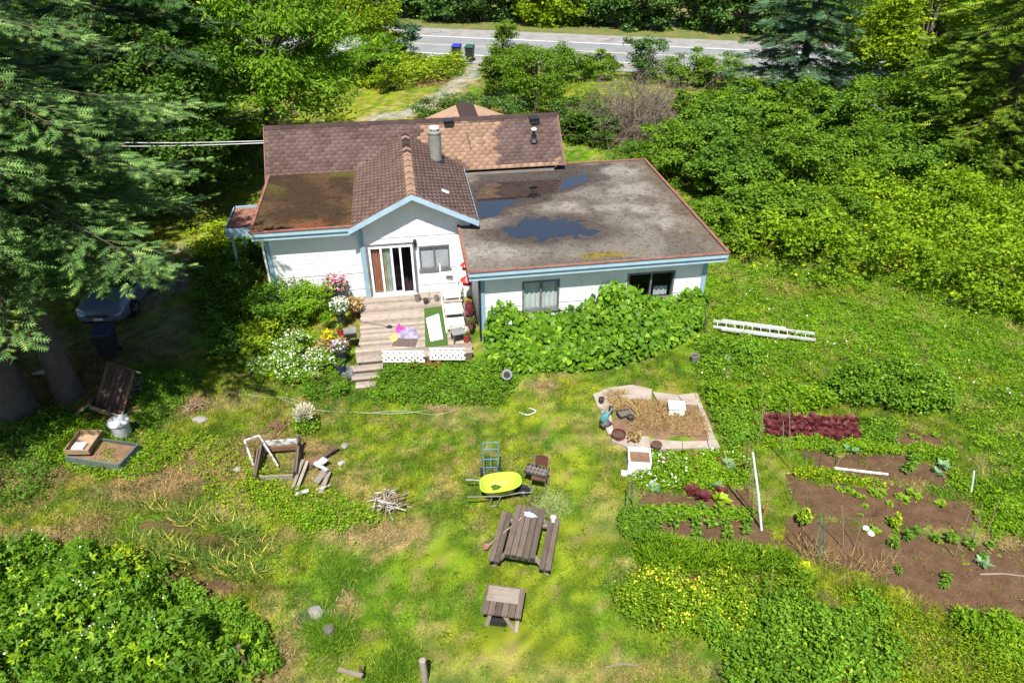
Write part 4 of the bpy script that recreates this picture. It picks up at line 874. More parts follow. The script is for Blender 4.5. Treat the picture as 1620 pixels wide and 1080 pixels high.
def seedtray(label, loc, rz, W=.54, D=.28, nx_=6, ny_=3, plants=0, group=None):
    t = thing('seed_tray', label, 'seed tray', loc, rz, group); MB().box(-W / 2, W / 2, -D / 2, D / 2, 0, .012).build('base', M_tray, t)
    MB().box(-W / 2, W / 2, -D / 2, -D / 2 + .012, .012, .07).box(-W / 2, W / 2, D / 2 - .012, D / 2, .012, .07).box(-W / 2, -W / 2 + .012, -D / 2 + .012, D / 2 - .012, .012, .07).box(W / 2 - .012, W / 2, -D / 2 + .012, D / 2 - .012, .012, .07).build('rim', M_tray, t)
    m = MB()
    for i in range(1, nx_): x = -W / 2 + W * i / nx_; m.box(x - .008, x + .008, -D / 2 + .012, D / 2 - .012, .012, .062)
    for j in range(1, ny_): y = -D / 2 + D * j / ny_; m.box(-W / 2 + .012, W / 2 - .012, y - .008, y + .008, .014, .06)
    m.build('cell_divider', M_gpot, t); MB().box(-W / 2 + .012, W / 2 - .012, -D / 2 + .012, D / 2 - .012, .013, .035).build('soil', M_dirt, t)
    return t
seedtray('black seed tray on the seat of the brown garden chair', g(849, 746, .475), R(-20), .62, .34)
# ------------------------------------------------------------------ paved bed right of the lawn
pb = thing('paved_bed', 'abandoned bed of concrete slabs overgrown with dry grass', 'garden bed', g(1040, 670, 0))
def loc(parent, px, py, z=0): return g(px, py, z) - parent.location
def slab(pts, z0=-.05, z1=.075, mat=M_conc, name='paving_slab'):
    q = [loc(pb, *p) for p in pts]; q = [(a.x, a.y) for a in q]
    area = sum(q[i][0] * q[(i + 1) % len(q)][1] - q[(i + 1) % len(q)][0] * q[i][1] for i in range(len(q)))
    if area < 0: q = q[::-1]
    return MB().prism(q, z0, z1 + random.uniform(-.008, .008)).build(name, mat, pb)
M_conc2 = paint('sandy_concrete', (.36, .30, .245), .9, (.25, .21, .175), 2.5, (.4, .75), bmp=.2)
for pts in ([(1028, 697), (1078, 701), (1079, 712), (1030, 714)], [(1079, 701), (1118, 700), (1120, 711), (1080, 712)], [(1119, 699), (1132, 697), (1139, 711), (1121, 711)], [(965, 686), (1027, 694), (1029, 714), (1000, 713), (968, 700)],
            [(1072, 627), (1098, 624), (1104, 642), (1084, 642)], [(1099, 624), (1103, 625), (1112, 648), (1105, 648)], [(1105, 649), (1113, 650), (1131, 696), (1120, 698)], [(1032, 622), (1071, 627), (1080, 640), (1040, 636)], [(960, 616), (1000, 611), (1031, 618), (1030, 634), (985, 632)], [(938, 626), (959, 617), (984, 633), (965, 655), (945, 645)], [(950, 652), (966, 656), (970, 684), (962, 690), (955, 672)]):
    slab(pts, mat=M_conc2)
def sheet(name, poly, mat, base=.03, amp=.04, step=.07, edge_=.25, fr=2.0, seed=0, parent=None, kind='structure', colr=None):
    """earth with its own relief whose rim sinks under the turf"""
    p = np.array(poly); lo, hi = p.min(0) - .3, p.max(0) + .3
    X, Y = np.meshgrid(np.arange(lo[0], hi[0], step), np.arange(lo[1], hi[1], step)); shp = X.shape; X, Y = X.ravel(), Y.ravel()
    d = sdist(X, Y, poly) + (fbm(X, Y, 1.8, 3, seed + 3) - .5) * .9
    Z = gz(X, Y) + np.clip(d / edge_, -1, 1) * base + (fbm(X, Y, fr, 4, seed) - .5) * amp * np.clip(d / edge_ + .5, 0, 1)
    n = shp[1]; i = (np.arange(shp[0] - 1)[:, None] * n + np.arange(n - 1)[None]).ravel(); F = np.stack([i, i + 1, i + n + 1, i + n], 1)
    F = F[(d[F] > -.25).any(1)]
    V = np.stack([X, Y, Z], 1)
    if parent: V = V - np.array(parent.location)
    o = link(name, npmesh(name, V, F.ravel(), 4, mat, smooth=True), parent)
    if kind: o['kind'] = kind
    return o
M_soil = paint('garden_soil', (.150, .090, .050), .95, (.095, .055, .030), 2.6, (.3, .7), bmp=.9, fine=.45, spec=.1)
M_drys = paint('dry_earth', (.24, .145, .085), .95, (.15, .095, .06), 3, (.35, .7), bmp=.5, fine=.3, spec=.1)
sheet('soil', gp([(958, 640), (1000, 628), (1080, 640), (1105, 652), (1122, 694), (1040, 698), (980, 690), (962, 670)]), M_drys, .085, .05, seed=5, parent=pb, kind=None)
def tuft_pts(polypx, n, z=0.0): return np.concatenate([sample_poly(gp(polypx), n), np.full((n, 1), z)], 1)
def blades(pos, L, w, mat, name, parent=None, lean=.5, T=STRAP, F=STRAP_F, origin=None):
    n = len(pos); ax = rdir(n); ax[:, 2] = np.abs(ax[:, 2]) * .5 + (1 - lean); s = L * rng.uniform(.6, 1.3, n)
    V, Fi, k = scat(T, F, pos, ax, rdir(n), s, np.full(n, w))
    if origin is not None: V = V - np.array(origin)
    return link(name, npmesh(name, V, Fi, 3, mat, rnd=np.repeat(rng.random(n), k)), parent)
for k, (poly, n, L) in enumerate((([(1000, 640), (1050, 640), (1090, 655), (1060, 690), (1000, 680)], 1500, .32), ([(960, 625), (990, 622), (985, 650), (965, 655)], 300, .3), ([(1060, 655), (1110, 655), (1122, 692), (1070, 692)], 1000, .2))):
    o = blades(tuft_pts(poly, n, .07), L, .018, F_tan, 'dry_grass', pb, .75, origin=pb.location); o['kind'] = 'stuff'
# objects on the bed
st = thing('step_stool', 'white plastic step stool standing on the paved bed', 'stool', g(1069, 652, .07), R(-6))
MB().add([(x * .9, y * .8, .26) if z else (x, y, 0) for z in (0, 1) for x, y in ((-.24, -.2), (.24, -.2), (.24, .2), (-.24, .2))], [(0, 1, 5, 4), (1, 2, 6, 5), (2, 3, 7, 6), (3, 0, 4, 7), (4, 5, 6, 7)]).build('body', M_vinyl, st); MB().box(-.25, .25, -.2, .2, .262, .29).build('top', M_vinyl, st)
seedtray('black seed tray with grey cells tilted on the paved bed', g(990, 655, .1), R(18), .5, .3, 5, 3)
seedtray('small black tray beside the green watering can', g(958, 672, .09), R(35), .34, .22, 2, 2)
wc = thing('watering_can', 'teal watering can lying on the paved bed', 'watering can', g(956, 664, .12), R(40)); M_teal = paint('teal_plastic', (.10, .26, .25), .45, (.07, .2, .2), 5)
MB().lathe([(.13, 0), (.13, .2), (.10, .24), (.05, .25)], 16).build('body', M_teal, wc, True); MB().tube([(.12, 0, .05), (.25, 0, .2), (.34, 0, .28)], [.03, .02, .03], 8).build('spout', M_teal, wc); MB().tube([(-.12, 0, .06), (-.22, 0, .15), (-.16, 0, .28), (0, 0, .3), (.06, 0, .24)], .014, 6).build('handle', M_teal, wc)
for px, py, r, h, m, lb in ((978, 693, .20, .16, M_terra, 'wide dark red bowl planter at the front of the paved bed'), (1038, 709, .15, .15, M_brpot, 'brown round pot on the front concrete slab'), (997, 667, .10, .2, M_bpot, 'black pot lying by the tilted seed tray'), (951, 637, .09, .15, M_bpot, 'black pot at the back left corner of the paved bed'), (966, 652, .07, .16, M_bpot, 'slim black pot behind the watering can')):
    potplant('empty_pot', lb, 'pot', px, py, .07, r, h, m, .1, .1, 0, L_dark)
potplant('flower_pot', 'pot of straw-coloured stalks beside the dark red bowl', 'flower pot', 1003, 697, .07, .13, .14, M_brpot, .2, .2, 120, F_tan, ls=.12)
jar = MB().lathe([(.04, 0), (.05, .08), (.03, .1)], 10).build('cup', M_vinyl, None, True); jar.location = g(966, 684, .075); tag(jar, 'tiny white cup beside the dark red bowl planter', 'cup')
# white planter box (old drawer) in front of the bed
wbx = thing('planter_box', 'white wooden planter box with tall sides in front of the paved bed', 'planter', g(1010, 750, 0), R(-5)); M_wwood = paint('white_painted_wood', (.80, .79, .77), .6, (.62, .60, .56), 5, (.5, .8))
MB().box(-.27, .27, -.02, .02, .0, .44).build('front_board', M_wwood, wbx); MB().box(-.27, .27, .52, .55, .0, .50).build('back_board', M_wwood, wbx)
for s in (-1, 1): MB().box(s * .29 - .02, s * .29 + .02, -.02, .55, .0, .50).build('side_board', M_wwood, wbx)
MB().box(-.27, .27, .02, .52, .0, .36).build('soil', M_drys, wbx); MB().box(-.48, -.32, -.1, .02, 0, .1).build('corner_block', M_wwood, wbx)

# ------------------------------------------------------------------ vegetable beds
BEDS = [('lettuce', [(1203, 652), (1368, 660), (1374, 700), (1208, 692)]), ('b', [(1400, 682), (1500, 688), (1498, 712), (1395, 706)]), ('c', [(1265, 710), (1330, 712), (1430, 722), (1515, 745), (1505, 772), (1390, 766), (1290, 750)]),
        ('d', [(1250, 752), (1310, 762), (1440, 772), (1562, 805), (1562, 852), (1430, 838), (1300, 818), (1250, 792)]), ('e', [(1245, 815), (1340, 828), (1450, 842), (1560, 862), (1660, 850), (1700, 985), (1500, 968), (1390, 928), (1280, 892), (1238, 860)]),
        ('f', [(1005, 780), (1185, 768), (1195, 815), (1010, 806)]), ('h', [(1035, 820), (1190, 814), (1245, 858), (1200, 872), (1040, 852)]), ('i', [(190, 815), (330, 818), (300, 845), (210, 840)]), ('j', [(200, 890), (300, 905), (400, 925), (330, 945), (210, 925)])]
for i, (_, poly) in enumerate(BEDS): sheet('garden_soil', gp(poly), M_soil, .035, .11, .06, .25, 5.0, seed=100 + i * 7)
POLES = [p for _, p in BEDS]
def plantmesh(name, n, ls, spread, h, mat, T=BROAD, F=BROAD_F, wid=.8, up=.6, erect=.4, stem=True):
    """one small plant: leaves on a short stem, one mesh"""
    th = rng.uniform(0, 6.283, n); r = spread * rng.random(n) ** .6; z = h * (1 - .6 * (r / (spread + 1e-6))) * rng.uniform(.4, 1, n)
    pos = np.stack([np.cos(th) * r * .4, np.sin(th) * r * .4, z], 1); ax = np.stack([np.cos(th), np.sin(th), np.full(n, erect) + rng.normal(0, .15, n)], 1)
    V, Fi, k = scat(T, F, pos, ax, np.tile((0, 0, 1.0), (n, 1)) + rng.normal(0, .25, (n, 3)), ls * rng.uniform(.6, 1.2, n), wid * ls * rng.uniform(.6, 1.2, n))
    parts = [(V, Fi, np.repeat(rng.random(n), k))]
    if stem:
        m = MB().tube([(0, 0, -.03), (.01, 0, h)], [.014, .006], 5, False); q = np.array(m.v); f = np.array([t for a in m.f for t in (a[0], a[1], a[2], a[0], a[2], a[3])]); parts.append((q, f, np.full(len(q), .2)))
    V, Fi, r = cat_meshes(parts); return npmesh(name, V, Fi, 3, mat, rnd=r)
L_let = leafmat('red_lettuce_leaves', (.045, .009, .012), (.095, .020, .022), (.10, .09, .02), .93, .2)
L_squash = leafmat('squash_leaves', (.07, .16, .012), (.12, .20, .014), (.22, .22, .018), .85); L_tom = leafmat('tomato_leaves', (.035, .095, .012), (.07, .15, .018), (.12, .18, .02), .9); L_blue = leafmat('cabbage_leaves', (.07, .14, .07), (.13, .21, .10), None)
lets = [plantmesh('red_lettuce', 16, .15, .13, .07, L_let, T=BROAD, wid=.9, erect=.55, stem=False) for _ in range(4)]
def row(name, meshes, label, cat, group, pts, jit=.05, sc_=(.8, 1.2)):
    for k, (px, py) in enumerate(pts):
        p = g(px, py); o = link(name, random.choice(meshes)); x, y = p.x + random.uniform(-jit, jit), p.y + random.uniform(-jit, jit)
        o.location = (x, y, float(gz(np.array([x]), np.array([y]))[0]) + .03); o.rotation_euler = (random.uniform(-.1, .1), random.uniform(-.1, .1), random.uniform(0, 6.28)); s = random.uniform(*sc_); o.scale = (s, s, s)
        tag(o, label, cat, group)
row('red_lettuce', lets, 'burgundy lettuce head in the dense red row', 'lettuce', 'red lettuces in the far bed', [(1213 + 9.2 * i + 2 * j, 662 + 8.2 * j + .32 * i) for j in range(4) for i in range(16)], .06)
row('red_lettuce', lets, 'single dark red lettuce behind the yellow flowers', 'lettuce', 'red lettuces behind the yellow flowers', [(1030, 925), (1048, 928), (1068, 930), (1108, 925), (1140, 930), (1168, 932), (1164, 948)], .03, (1.3, 1.8))
row('red_lettuce', lets, 'red lettuce among green weeds by the white planter', 'lettuce', 'red lettuces near the white planter', [(1056, 738), (1102, 728), (1103, 745), (1172, 738), (1094, 777), (1112, 788), (1140, 780), (1145, 732)], .03, (1.1, 1.6))
toms = [plantmesh('leafy_seedling', 44, .085, .20, .34, L_tom, wid=.55, erect=.1) for _ in range(3)]; sqs = [plantmesh('squash_seedling', 12, .11, .14, .12, L_squash, wid=.95, erect=.3) for _ in range(3)]; cabs = [plantmesh('cabbage_plant', 16, .14, .16, .10, L_blue, wid=.7, erect=.5, stem=False) for _ in range(2)]
row('leafy_seedling', toms, 'dark green potato plant in the front left bed', 'plant', 'potato plants in the front left bed', [(1043, 822), (1067, 833), (1098, 832), (1125, 830), (1080, 820), (1108, 812), (1148, 832), (1165, 818), (1183, 830), (1175, 843), (1055, 812), (1130, 815), (1100, 848), (1150, 852)], .06, (.8, 1.3))
row('leafy_seedling', toms, 'young tomato plant on bare brown soil', 'plant', 'tomato plants in the wide front bed', [(1436, 853), (1447, 848), (1478, 858), (1500, 852), (1533, 868), (1553, 888), (1495, 918), (1493, 930), (1565, 866), (1410, 868), (1418, 906), (1500, 858)], .04, (.8, 1.25))
row('squash_seedling', sqs, 'small yellow-green squash plant in the middle bed', 'plant', 'squash plants in the middle bed', [(1325, 778), (1340, 780), (1350, 786), (1363, 792), (1378, 783), (1390, 790), (1418, 787), (1428, 794), (1447, 788), (1405, 800), (1368, 801), (1392, 784), (1436, 782), (1487, 800), (1542, 812), (1410, 828), (1415, 840), (1270, 745), (1450, 695), (1480, 693), (1372, 845), (1380, 842), (1440, 692)], .05, (.7, 1.3))
row('cabbage_plant', cabs, 'blue-green cabbage plant in the weedy beds', 'plant', 'cabbages in the vegetable beds', [(1072, 735), (1120, 745), (1150, 735), (1130, 772), (1035, 772), (1060, 765), (1480, 750), (1490, 742), (1552, 892), (1345, 715)], .05, (.9, 1.4))
row('lettuce', [plantmesh('lettuce', 22, .17, .16, .08, L_lime, wid=.9, erect=.5, stem=False)], 'bright lime lettuce in the left vegetable bed', 'lettuce', None, [(1140, 793)], 0, (1.3, 1.3))
row('rhubarb_plant', [plantmesh('rhubarb_plant', 14, .26, .2, .2, L_lime, wid=.9, erect=.3)], 'yellow-green broad-leaved plant at the edge of the front bed', 'plant', None, [(1268, 905)], 0, (1.1, 1.1))
big = [plantmesh('bean_plant', 110, .10, .3, .75, L_squash, wid=.7, erect=.1)]
row('bean_plant', big, 'tall bright bean plant left of the middle bed', 'plant', None, [(1268, 830)], 0, (1, 1)); row('bean_plant', big, 'tall bright bean plant in the middle of the beds', 'plant', None, [(1413, 835)], 0, (.8, .8)); row('bean_plant', toms, 'dark leafy plant at the right end of the upper bed', 'plant', 'dark leafy plants in the upper bed', [(1437, 742), (1445, 730), (1432, 750), (1313, 720)], .03, (1.2, 1.6))
for i, (_, poly) in enumerate(BEDS):               # clods and seedling weeds on the bare earth
    pw = gp(poly); ar = abs(sum(pw[j][0] * pw[(j + 1) % len(pw)][1] - pw[(j + 1) % len(pw)][0] * pw[j][1] for j in range(len(pw)))) / 2
    n_ = int(ar * 60); q = sample_poly(pw, n_); P = np.stack([q[:, 0], q[:, 1], gz(q[:, 0], q[:, 1]) + .03], 1)
    CL = np.array([(1, 0, 0), (-.6, .9, .1), (-.7, -.8, 0), (.1, 0, .9)]); V, Fi, k = scat(CL, [0, 1, 3, 1, 2, 3, 2, 0, 3], P, rdir(n_) * np.array((1, 1, .1)), np.tile((0, 0, 1.0), (n_, 1)), rng.uniform(.012, .045, n_))
    tag(link('soil_clods', npmesh('soil_clods', V, Fi, 3, M_soil)), 'loose clods of earth on a vegetable bed', 'soil', None, 'stuff')
    n_ = int(ar * 9); q = sample_poly(pw, n_); P = np.stack([q[:, 0], q[:, 1], gz(q[:, 0], q[:, 1]) + .05], 1); P = P[fbm(P[:, 0], P[:, 1], 1.3, 2, 91) > .45]
    if len(P): tag(leafobj('seedling_weeds', [sprigs(P, 5, .05, wid=.5)], L_meadow), 'tiny weeds sprouting on a vegetable bed', 'weeds', None, 'stuff')
# stakes, poles, canes
M_bam = paint('bamboo', (.30, .25, .14), .6, (.22, .18, .10), 8); M_gstake = paint('green_plastic_stake', (.05, .22, .16), .5); M_wpole = paint('white_pipe', (.74, .78, .80), .35, (.6, .65, .68), 6); M_orst = paint('orange_wood', (.5, .16, .07), .7)
def stake(name, label, bx, by, tx, ty, r, mat, lean=0.0, cat='stake', group=None, n=6):
    b_ = g(bx, by, 0); t = dpt(tx, ty, b_.y + lean) - b_
    o = MB().tube([(0, 0, -.08), t * .5 + Vector((random.uniform(-.01, .01), 0, 0)), t], [r, r, r * .85], n).build(name, mat, None, True); o.location = b_
    return tag(o, label, cat, group)
stake('white_pole', 'tall white pipe leaning in the left vegetable bed', 1206, 838, 1191, 716, .032, M_wpole, .25, 'pole', n=10)
stake('white_stake', 'short white stake at the right edge of the beds', 1536, 783, 1541, 745, .025, M_wpole); stake('wooden_stake', 'orange-red wooden peg beside the white pole', 1208, 815, 1214, 797, .022, M_orst)
for k, (a, b_, c, d, lb, m) in enumerate(((1250, 742, 1249, 632, 'tall pale cane behind the red lettuce row', M_bam), (1240, 712, 1239, 666, 'short grey cane left of the tall pale cane', M_steel), (1206, 690, 1206, 610, 'thin cane at the left end of the lettuce row', M_bam), (1197, 705, 1212, 640, 'leaning cane left of the lettuce row', M_bam),
    (1510, 884, 1534, 808, 'bare cane casting a shadow in the wide bed', M_bam), (1537, 866, 1554, 798, 'thin grey cane right of the bare cane', M_steel), (1351, 868, 1366, 815, 'cane among the dry weeds of the front bed', M_bam), (1297, 895, 1298, 812, 'green plastic stake in the dry weeds', M_gstake), (1304, 880, 1304, 820, 'second green plastic stake in the dry weeds', M_gstake), (1285, 885, 1300, 818, 'leaning cane beside the green stakes', M_bam), (1270, 880, 1268, 820, 'brown cane left of the green stakes', M_grw), (1335, 870, 1332, 800, 'thin cane right of the green stakes', M_bam),
    (1420, 708, 1424, 672, 'cane at the right end of the lettuce row', M_bam), (1320, 740, 1335, 716, 'short slanting cane in the upper bed', M_bam), (1293, 752, 1300, 712, 'cane in the weeds left of the upper bed', M_grw), (1272, 745, 1275, 705, 'dark cane beside the yellow plant', M_grw), (1186, 782, 1190, 712, 'cane directly left of the white pole', M_bam), (1180, 745, 1183, 700, 'short brown cane behind the white pole', M_grw), (1562, 845, 1580, 790, 'cane in weeds at the right end of the beds', M_bam), (1250, 800, 1262, 760, 'dark cane at the left corner of the middle bed', M_grw), (1217, 960, 1223, 895, 'pale cane among the yellow flowers', M_bam), (1193, 812, 1190, 742, 'cane in front of the white pole', M_bam))):
    stake('bamboo_cane' if m is M_bam else 'garden_stake', lb, a, b_, c, d, .013, m)
tp = thing('cane_teepee', 'teepee of three green-grey canes at the left end of the beds', 'plant support', g(998, 812, 0)); M_gcane = paint('greyish_cane', (.22, .26, .17), .6)
top = dpt(1000, 752, g(998, 812).y)
for px, py in ((988, 815), (1006, 810), (1000, 795)): q = g(px, py) - tp.location; e = top - tp.location; MB().tube([q, e + (e - q) * .08], .012, 6).build('cane', M_gcane, tp)
pA, pB = g(1320, 740, .05), g(1405, 750, .05)
tag(MB().bar((0, 0, 0), pB - pA, .06, .03).build('wooden_batten', M_wwood), 'pale batten lying on the upper bed', 'batten').location = pA
for pa, pb2, lb in (((1550, 908), (1625, 912), 'long pale cane lying on the wide front bed'), ((1140, 690), (1165, 705), 'curved pale stick lying right of the paved bed'), ((958, 1055), (1010, 1052), 'bleached stick lying in the grass near the bottom')):
    a, b_ = g(*pa, .04), g(*pb2, .05); tag(MB().tube([(0, 0, 0), (b_ - a) * .5 + Vector((0, .05, .01)), b_ - a], .018, 6).build('lying_stick', M_palew), lb, 'stick').location = a
sq = MB().lathe([(.03, 0), (.09, .03), (.11, .08), (.08, .13), (.02, .15)], 12)
for px, py, lb in ((1377, 846, 'pale squash fruit lying in the front bed'), (1369, 838, 'smaller white squash beside the pale squash')): o = sq.build('squash', M_wwood, None, True); o.location = g(px, py, .02); o.scale = (.8,) * 3; tag(o, lb, 'squash')

# ------------------------------------------------------------------ ladder, hose, reel, buckets by the house
la, lb_ = g(1128, 517, .2), g(1290, 538, .2); ld = thing('ladder', 'white extension ladder lying in the grass right of the house', 'ladder', la, math.atan2((lb_ - la).y, (lb_ - la).x)); LL = (lb_ - la).length
M_alu = paint('pale_aluminium', (.62, .62, .60), .45, (.5, .5, .48), 5, metal=.2)
for yv, z in ((0, .0), (.36, .03)): MB().box(0, LL, yv - .03, yv + .03, z - .03, z + .05).build('side_rail', M_alu, ld)
MB().box(.3, LL * .72, -.14, -.08, -.02, .06).build('side_rail', M_alu, ld); MB().box(.3, LL * .72, .44, .5, .0, .08).build('side_rail', M_alu, ld)
for i in range(int(LL / .3)): MB().tube([(.15 + i * .3, .03, .01), (.15 + i * .3, .33, .03)], .016, 6).build('rung', M_alu, ld)
def hose(pts, label, r=.016, mat=None, name='garden_hose', cat='hose'):
    ps = [g(x, y, .05) for x, y in pts]; o0 = ps[0].copy(); ps = [p - o0 for p in ps]; out = []
    for i in range(len(ps) - 1):
        p0, p1, p2, p3 = ps[max(i - 1, 0)], ps[i], ps[i + 1], ps[min(i + 2, len(ps) - 1)]
        for k in range(6):
            t = k / 6; out.append(.5 * (2 * p1 + (p2 - p0) * t + (2 * p0 - 5 * p1 + 4 * p2 - p3) * t * t + (3 * p1 - p0 - 3 * p2 + p3) * t ** 3))
    out.append(ps[-1]); o = MB().tube(out, r, 6).build(name, mat, None, True); o.location = o0; return tag(o, label, cat)
M_hose = paint('pale_green_hose', (.36, .42, .28), .4, (.28, .33, .2), 5)
hose([(478, 636), (450, 628), (420, 628), (392, 624), (386, 616), (396, 611), (420, 616), (450, 632), (500, 648), (560, 652), (620, 654), (668, 650), (700, 641), (745, 630), (765, 622)], 'pale green hose looped across the lawn below the deck', .010, M_hose)
hose([(590, 652), (640, 650), (690, 656), (720, 648)], 'second pale hose strand beside the looped hose', .008, M_hose)
hose([(822, 652), (835, 656), (848, 650), (836, 645)], 'short white hose end near the hose reel', .014, M_wpole)
rl = thing('hose_reel', 'white round hose reel on a stake at the edge of the vine', 'hose reel', g(802, 612, 0)); Mr = Matrix.Rotation(R(62), 4, 'X')
MB().lathe([(.09, -.05), (.17, -.05), (.17, -.03), (.10, -.03), (.10, .03), (.17, .03), (.17, .05), (.09, .05)], 18, (0, 0, .5), Mr).build('drum', M_gpot, rl, True); MB().lathe([(.155, -.028), (.155, .028)], 16, (0, 0, .5), Mr).build('coiled_hose', M_black, rl); MB().lathe([(.11, .052), (.11, .06)], 16, (0, 0, .5), Mr).build('side_plate', M_black, rl); MB().tube([(-.08, 0, -.05), (-.04, .02, .45)], .02, 6).build('stake', M_wpole, rl)
for px, py, lb, m, r, h in ((1098, 572, 'grey bucket under the right end of the vine', M_gpot, .14, .25), (1150, 572, 'small pale bucket in the weeds right of the vine', M_wwood, .10, .16)):
    potplant('bucket', lb, 'bucket', px, py, 0, r, h, m, .1, .1, 0, L_dark)
lmp = MB().lathe([(.04, .0), (.12, .05), (.14, .16), (.10, .26), (.03, .30)], 14).build('garden_lamp', M_vinyl, None, True); lmp.location = hw(1.25, -.35, 1.0); tag(lmp, 'white globe garden light among the vine leaves', 'lamp'); MB().tube([(0, 0, -1.0), (0, 0, .02)], .025, 8).build('post', M_wpole, lmp)

# ------------------------------------------------------------------ old frame, debris and brush piles
of = thing('raised_bed_frame', 'open weathered wooden box frame with peeling paint on the lawn edge', 'wooden frame', g(440, 752, 0), R(6))
M_peel = paint('peeling_white_paint', (.55, .54, .52), .8, (.17, .14, .12), 7, (.45, .6))
plank('board', (-.48, .85, .46), (.48, .85, .46), .04, .18, M_peel, of); plank('board', (-.48, .83, .25), (.48, .83, .25), .04, .16, M_redw, of); plank('board', (-.42, -.2, .12), (.45, -.2, .10), .04, .2, M_palew, of)
for s in (-1, 1):
    plank('board', (s * .50, -.25, .18), (s * .50, .90, .36), .045, .3, M_grw, of); plank('board', (s * .555, -.2, .22), (s * .555, .6, .42), .045, .2, M_grw, of)
plank('corner_post', (.5, .9, 0), (.5, .9, .62), .09, .09, M_grw, of); plank('corner_post', (-.5, .9, 0), (-.5, .9, .58), .09, .09, M_grw, of)
wf = thing('window_frame', 'old white window frame leaning on the wooden box frame', 'window frame', g(424, 742, .0), R(20)); z_ = Vector((0, .25, .97)).normalized()
for p, q in (((-.35, .1, .15), (-.45, .5, .78)), ((-.45, .5, .78), (-.05, .55, .80)), ((-.05, .55, .80), (.28, -.1, .12))): plank('rail', p, q, .05, .04, M_peel, wf)
dbp = [((-.1, .55, .08), (.65, 1.15, .25), M_grw, .12), ((-.2, .7, .1), (.3, .8, .2), M_redw, .25), ((-.45, -.2, .1), (-.25, .75, .22), M_palew, .09), ((-.33, -.3, .12), (-.12, .65, .24), M_palew, .09), ((.15, .35, .3), (.4, .6, .32), M_peel, .22), ((.1, .55, .27), (.45, .1, .34), M_peel, .1), ((.15, -.1, .12), (.45, .25, .3), M_palew, .2), ((.3, -.5, .1), (.5, .2, .2), M_palew, .12), ((-.35, -.45, .12), (0, -.4, .16), M_peel, .1), ((.2, -.35, .1), (.55, -.3, .18), M_peel, .06)]
db = thing('lumber_pile', 'heap of broken boards right of the wooden box frame', 'lumber pile', g(492, 765, 0), R(8))
for p, q, mt, wd in dbp: plank('board', p, q, wd, .03, mt, db)
def sticks(name, label, px, py, n, rad, h, mats, lmin=.3, lmax=.9, r=.012):
    t = thing(name, label, 'brush pile', g(px, py, 0), 0)
    for i in range(n):
        a = random.uniform(0, 6.28); d = Vector((math.cos(a), math.sin(a), random.uniform(-.1, .5))).normalized() * random.uniform(lmin, lmax) / 2
        c = Vector((random.gauss(0, rad * .4), random.gauss(0, rad * .4), abs(random.gauss(0, .5)) * h + .06)); 
        if c.z - abs(d.z) < .01: c.z = abs(d.z) + .02
        MB().tube([c - d, c + Vector((0, 0, random.uniform(-.03, .03))), c + d], [r * random.uniform(.7, 1.5), r, r * .6], 5).build('stick', random.choice(mats), t)
    return t
sticks('brush_pile', 'pile of bleached sticks and twigs on the lawn', 613, 800, 60, .42, .3, [M_palew, M_bam, M_peel, M_redw], .3, .8, .014)
sticks('brush_pile', 'small heap of pale twigs near the shaded drive', 308, 650, 30, .35, .15, [M_redw, M_palew, M_bam], .2, .5, .01)
sticks('brush_pile', 'reddish twigs beside a mossy stone behind the box frame', 440, 678, 24, .3, .15, [M_redw, M_brpot], .25, .6, .015)
for px, py, r, lb in ((316, 664, .22, 'pale flat stone beside the twig heap'), (500, 968, .2, 'flat grey stone sunk in the lawn'), (545, 705, .13, 'grey stone right of the broken boards'), (540, 732, .12, 'white stone beside the broken boards'), (410, 722, .14, 'white stone left of the box frame'), (376, 742, .13, 'pinkish stone in dry grass left of the box frame'), (1062, 638, .12, 'small brown stone on the paved bed')):
    m = MB(); V = []
    for i in range(7):
        for j in range(10): ph, thh = math.pi * i / 6, 2 * math.pi * j / 10; rr = r * (1 + .18 * math.sin(thh * 2 + px) + .1 * math.sin(thh * 3 + ph * 4)); V.append((rr * math.sin(ph) * math.cos(thh), rr * .8 * math.sin(ph) * math.sin(thh), r * .45 * math.cos(ph)))
    o = m.add(V, [(i * 10 + j, (i + 1) * 10 + j, (i + 1) * 10 + (j + 1) % 10, i * 10 + (j + 1) % 10) for i in range(6) for j in range(10)]).build('stone', M_conc, None, True); o.location = g(px, py, .03); tag(o, lb, 'stone')

# ------------------------------------------------------------------ left side: trash can, trough, junk
tc_ = thing('trash_can', 'pale galvanised trash can with a lid beside the planter trough', 'trash can', g(196, 690, 0), R(20)); M_galv = paint('pale_galvanised', (.50, .51, .53), .5, (.40, .40, .40), 4, metal=.15)
MB().lathe([(.235, 0), (.24, .03), (.275, .52), (.285, .53), (.285, .56)], 24).build('body', M_galv, tc_, True); MB().lathe([(.30, .545), (.31, .56), (.30, .60), (.15, .635), (.02, .64)], 24).build('lid', M_galv, tc_, True); MB().tube([(-.06, 0, .63), (-.06, 0, .68), (.06, 0, .68), (.06, 0, .63)], .01, 6).build('lid_handle', M_galv, tc_); MB().tube([(-.28, -.06, .46), (-.34, -.03, .42), (-.34, .05, .42), (-.28, .08, .46)], .012, 6).build('side_handle', M_black, tc_)
qa, qb, qc, qd = g(112, 722, .3), g(196, 735, .3), g(212, 702, .3), g(128, 690, .3); c0 = (qa + qb + qc + qd) / 4
trg = thing('planter_trough', 'long green-grey wooden planter trough filled with soil and weeds', 'planter', c0.xy.to_3d(), math.atan2((qb - qa).y, (qb - qa).x)); TA, TB = (qb - qa).length / 2, (qd - qa).length / 2; M_gw = wood('green_grey_boards', (.10, .13, .11), (.07, .085, .07))
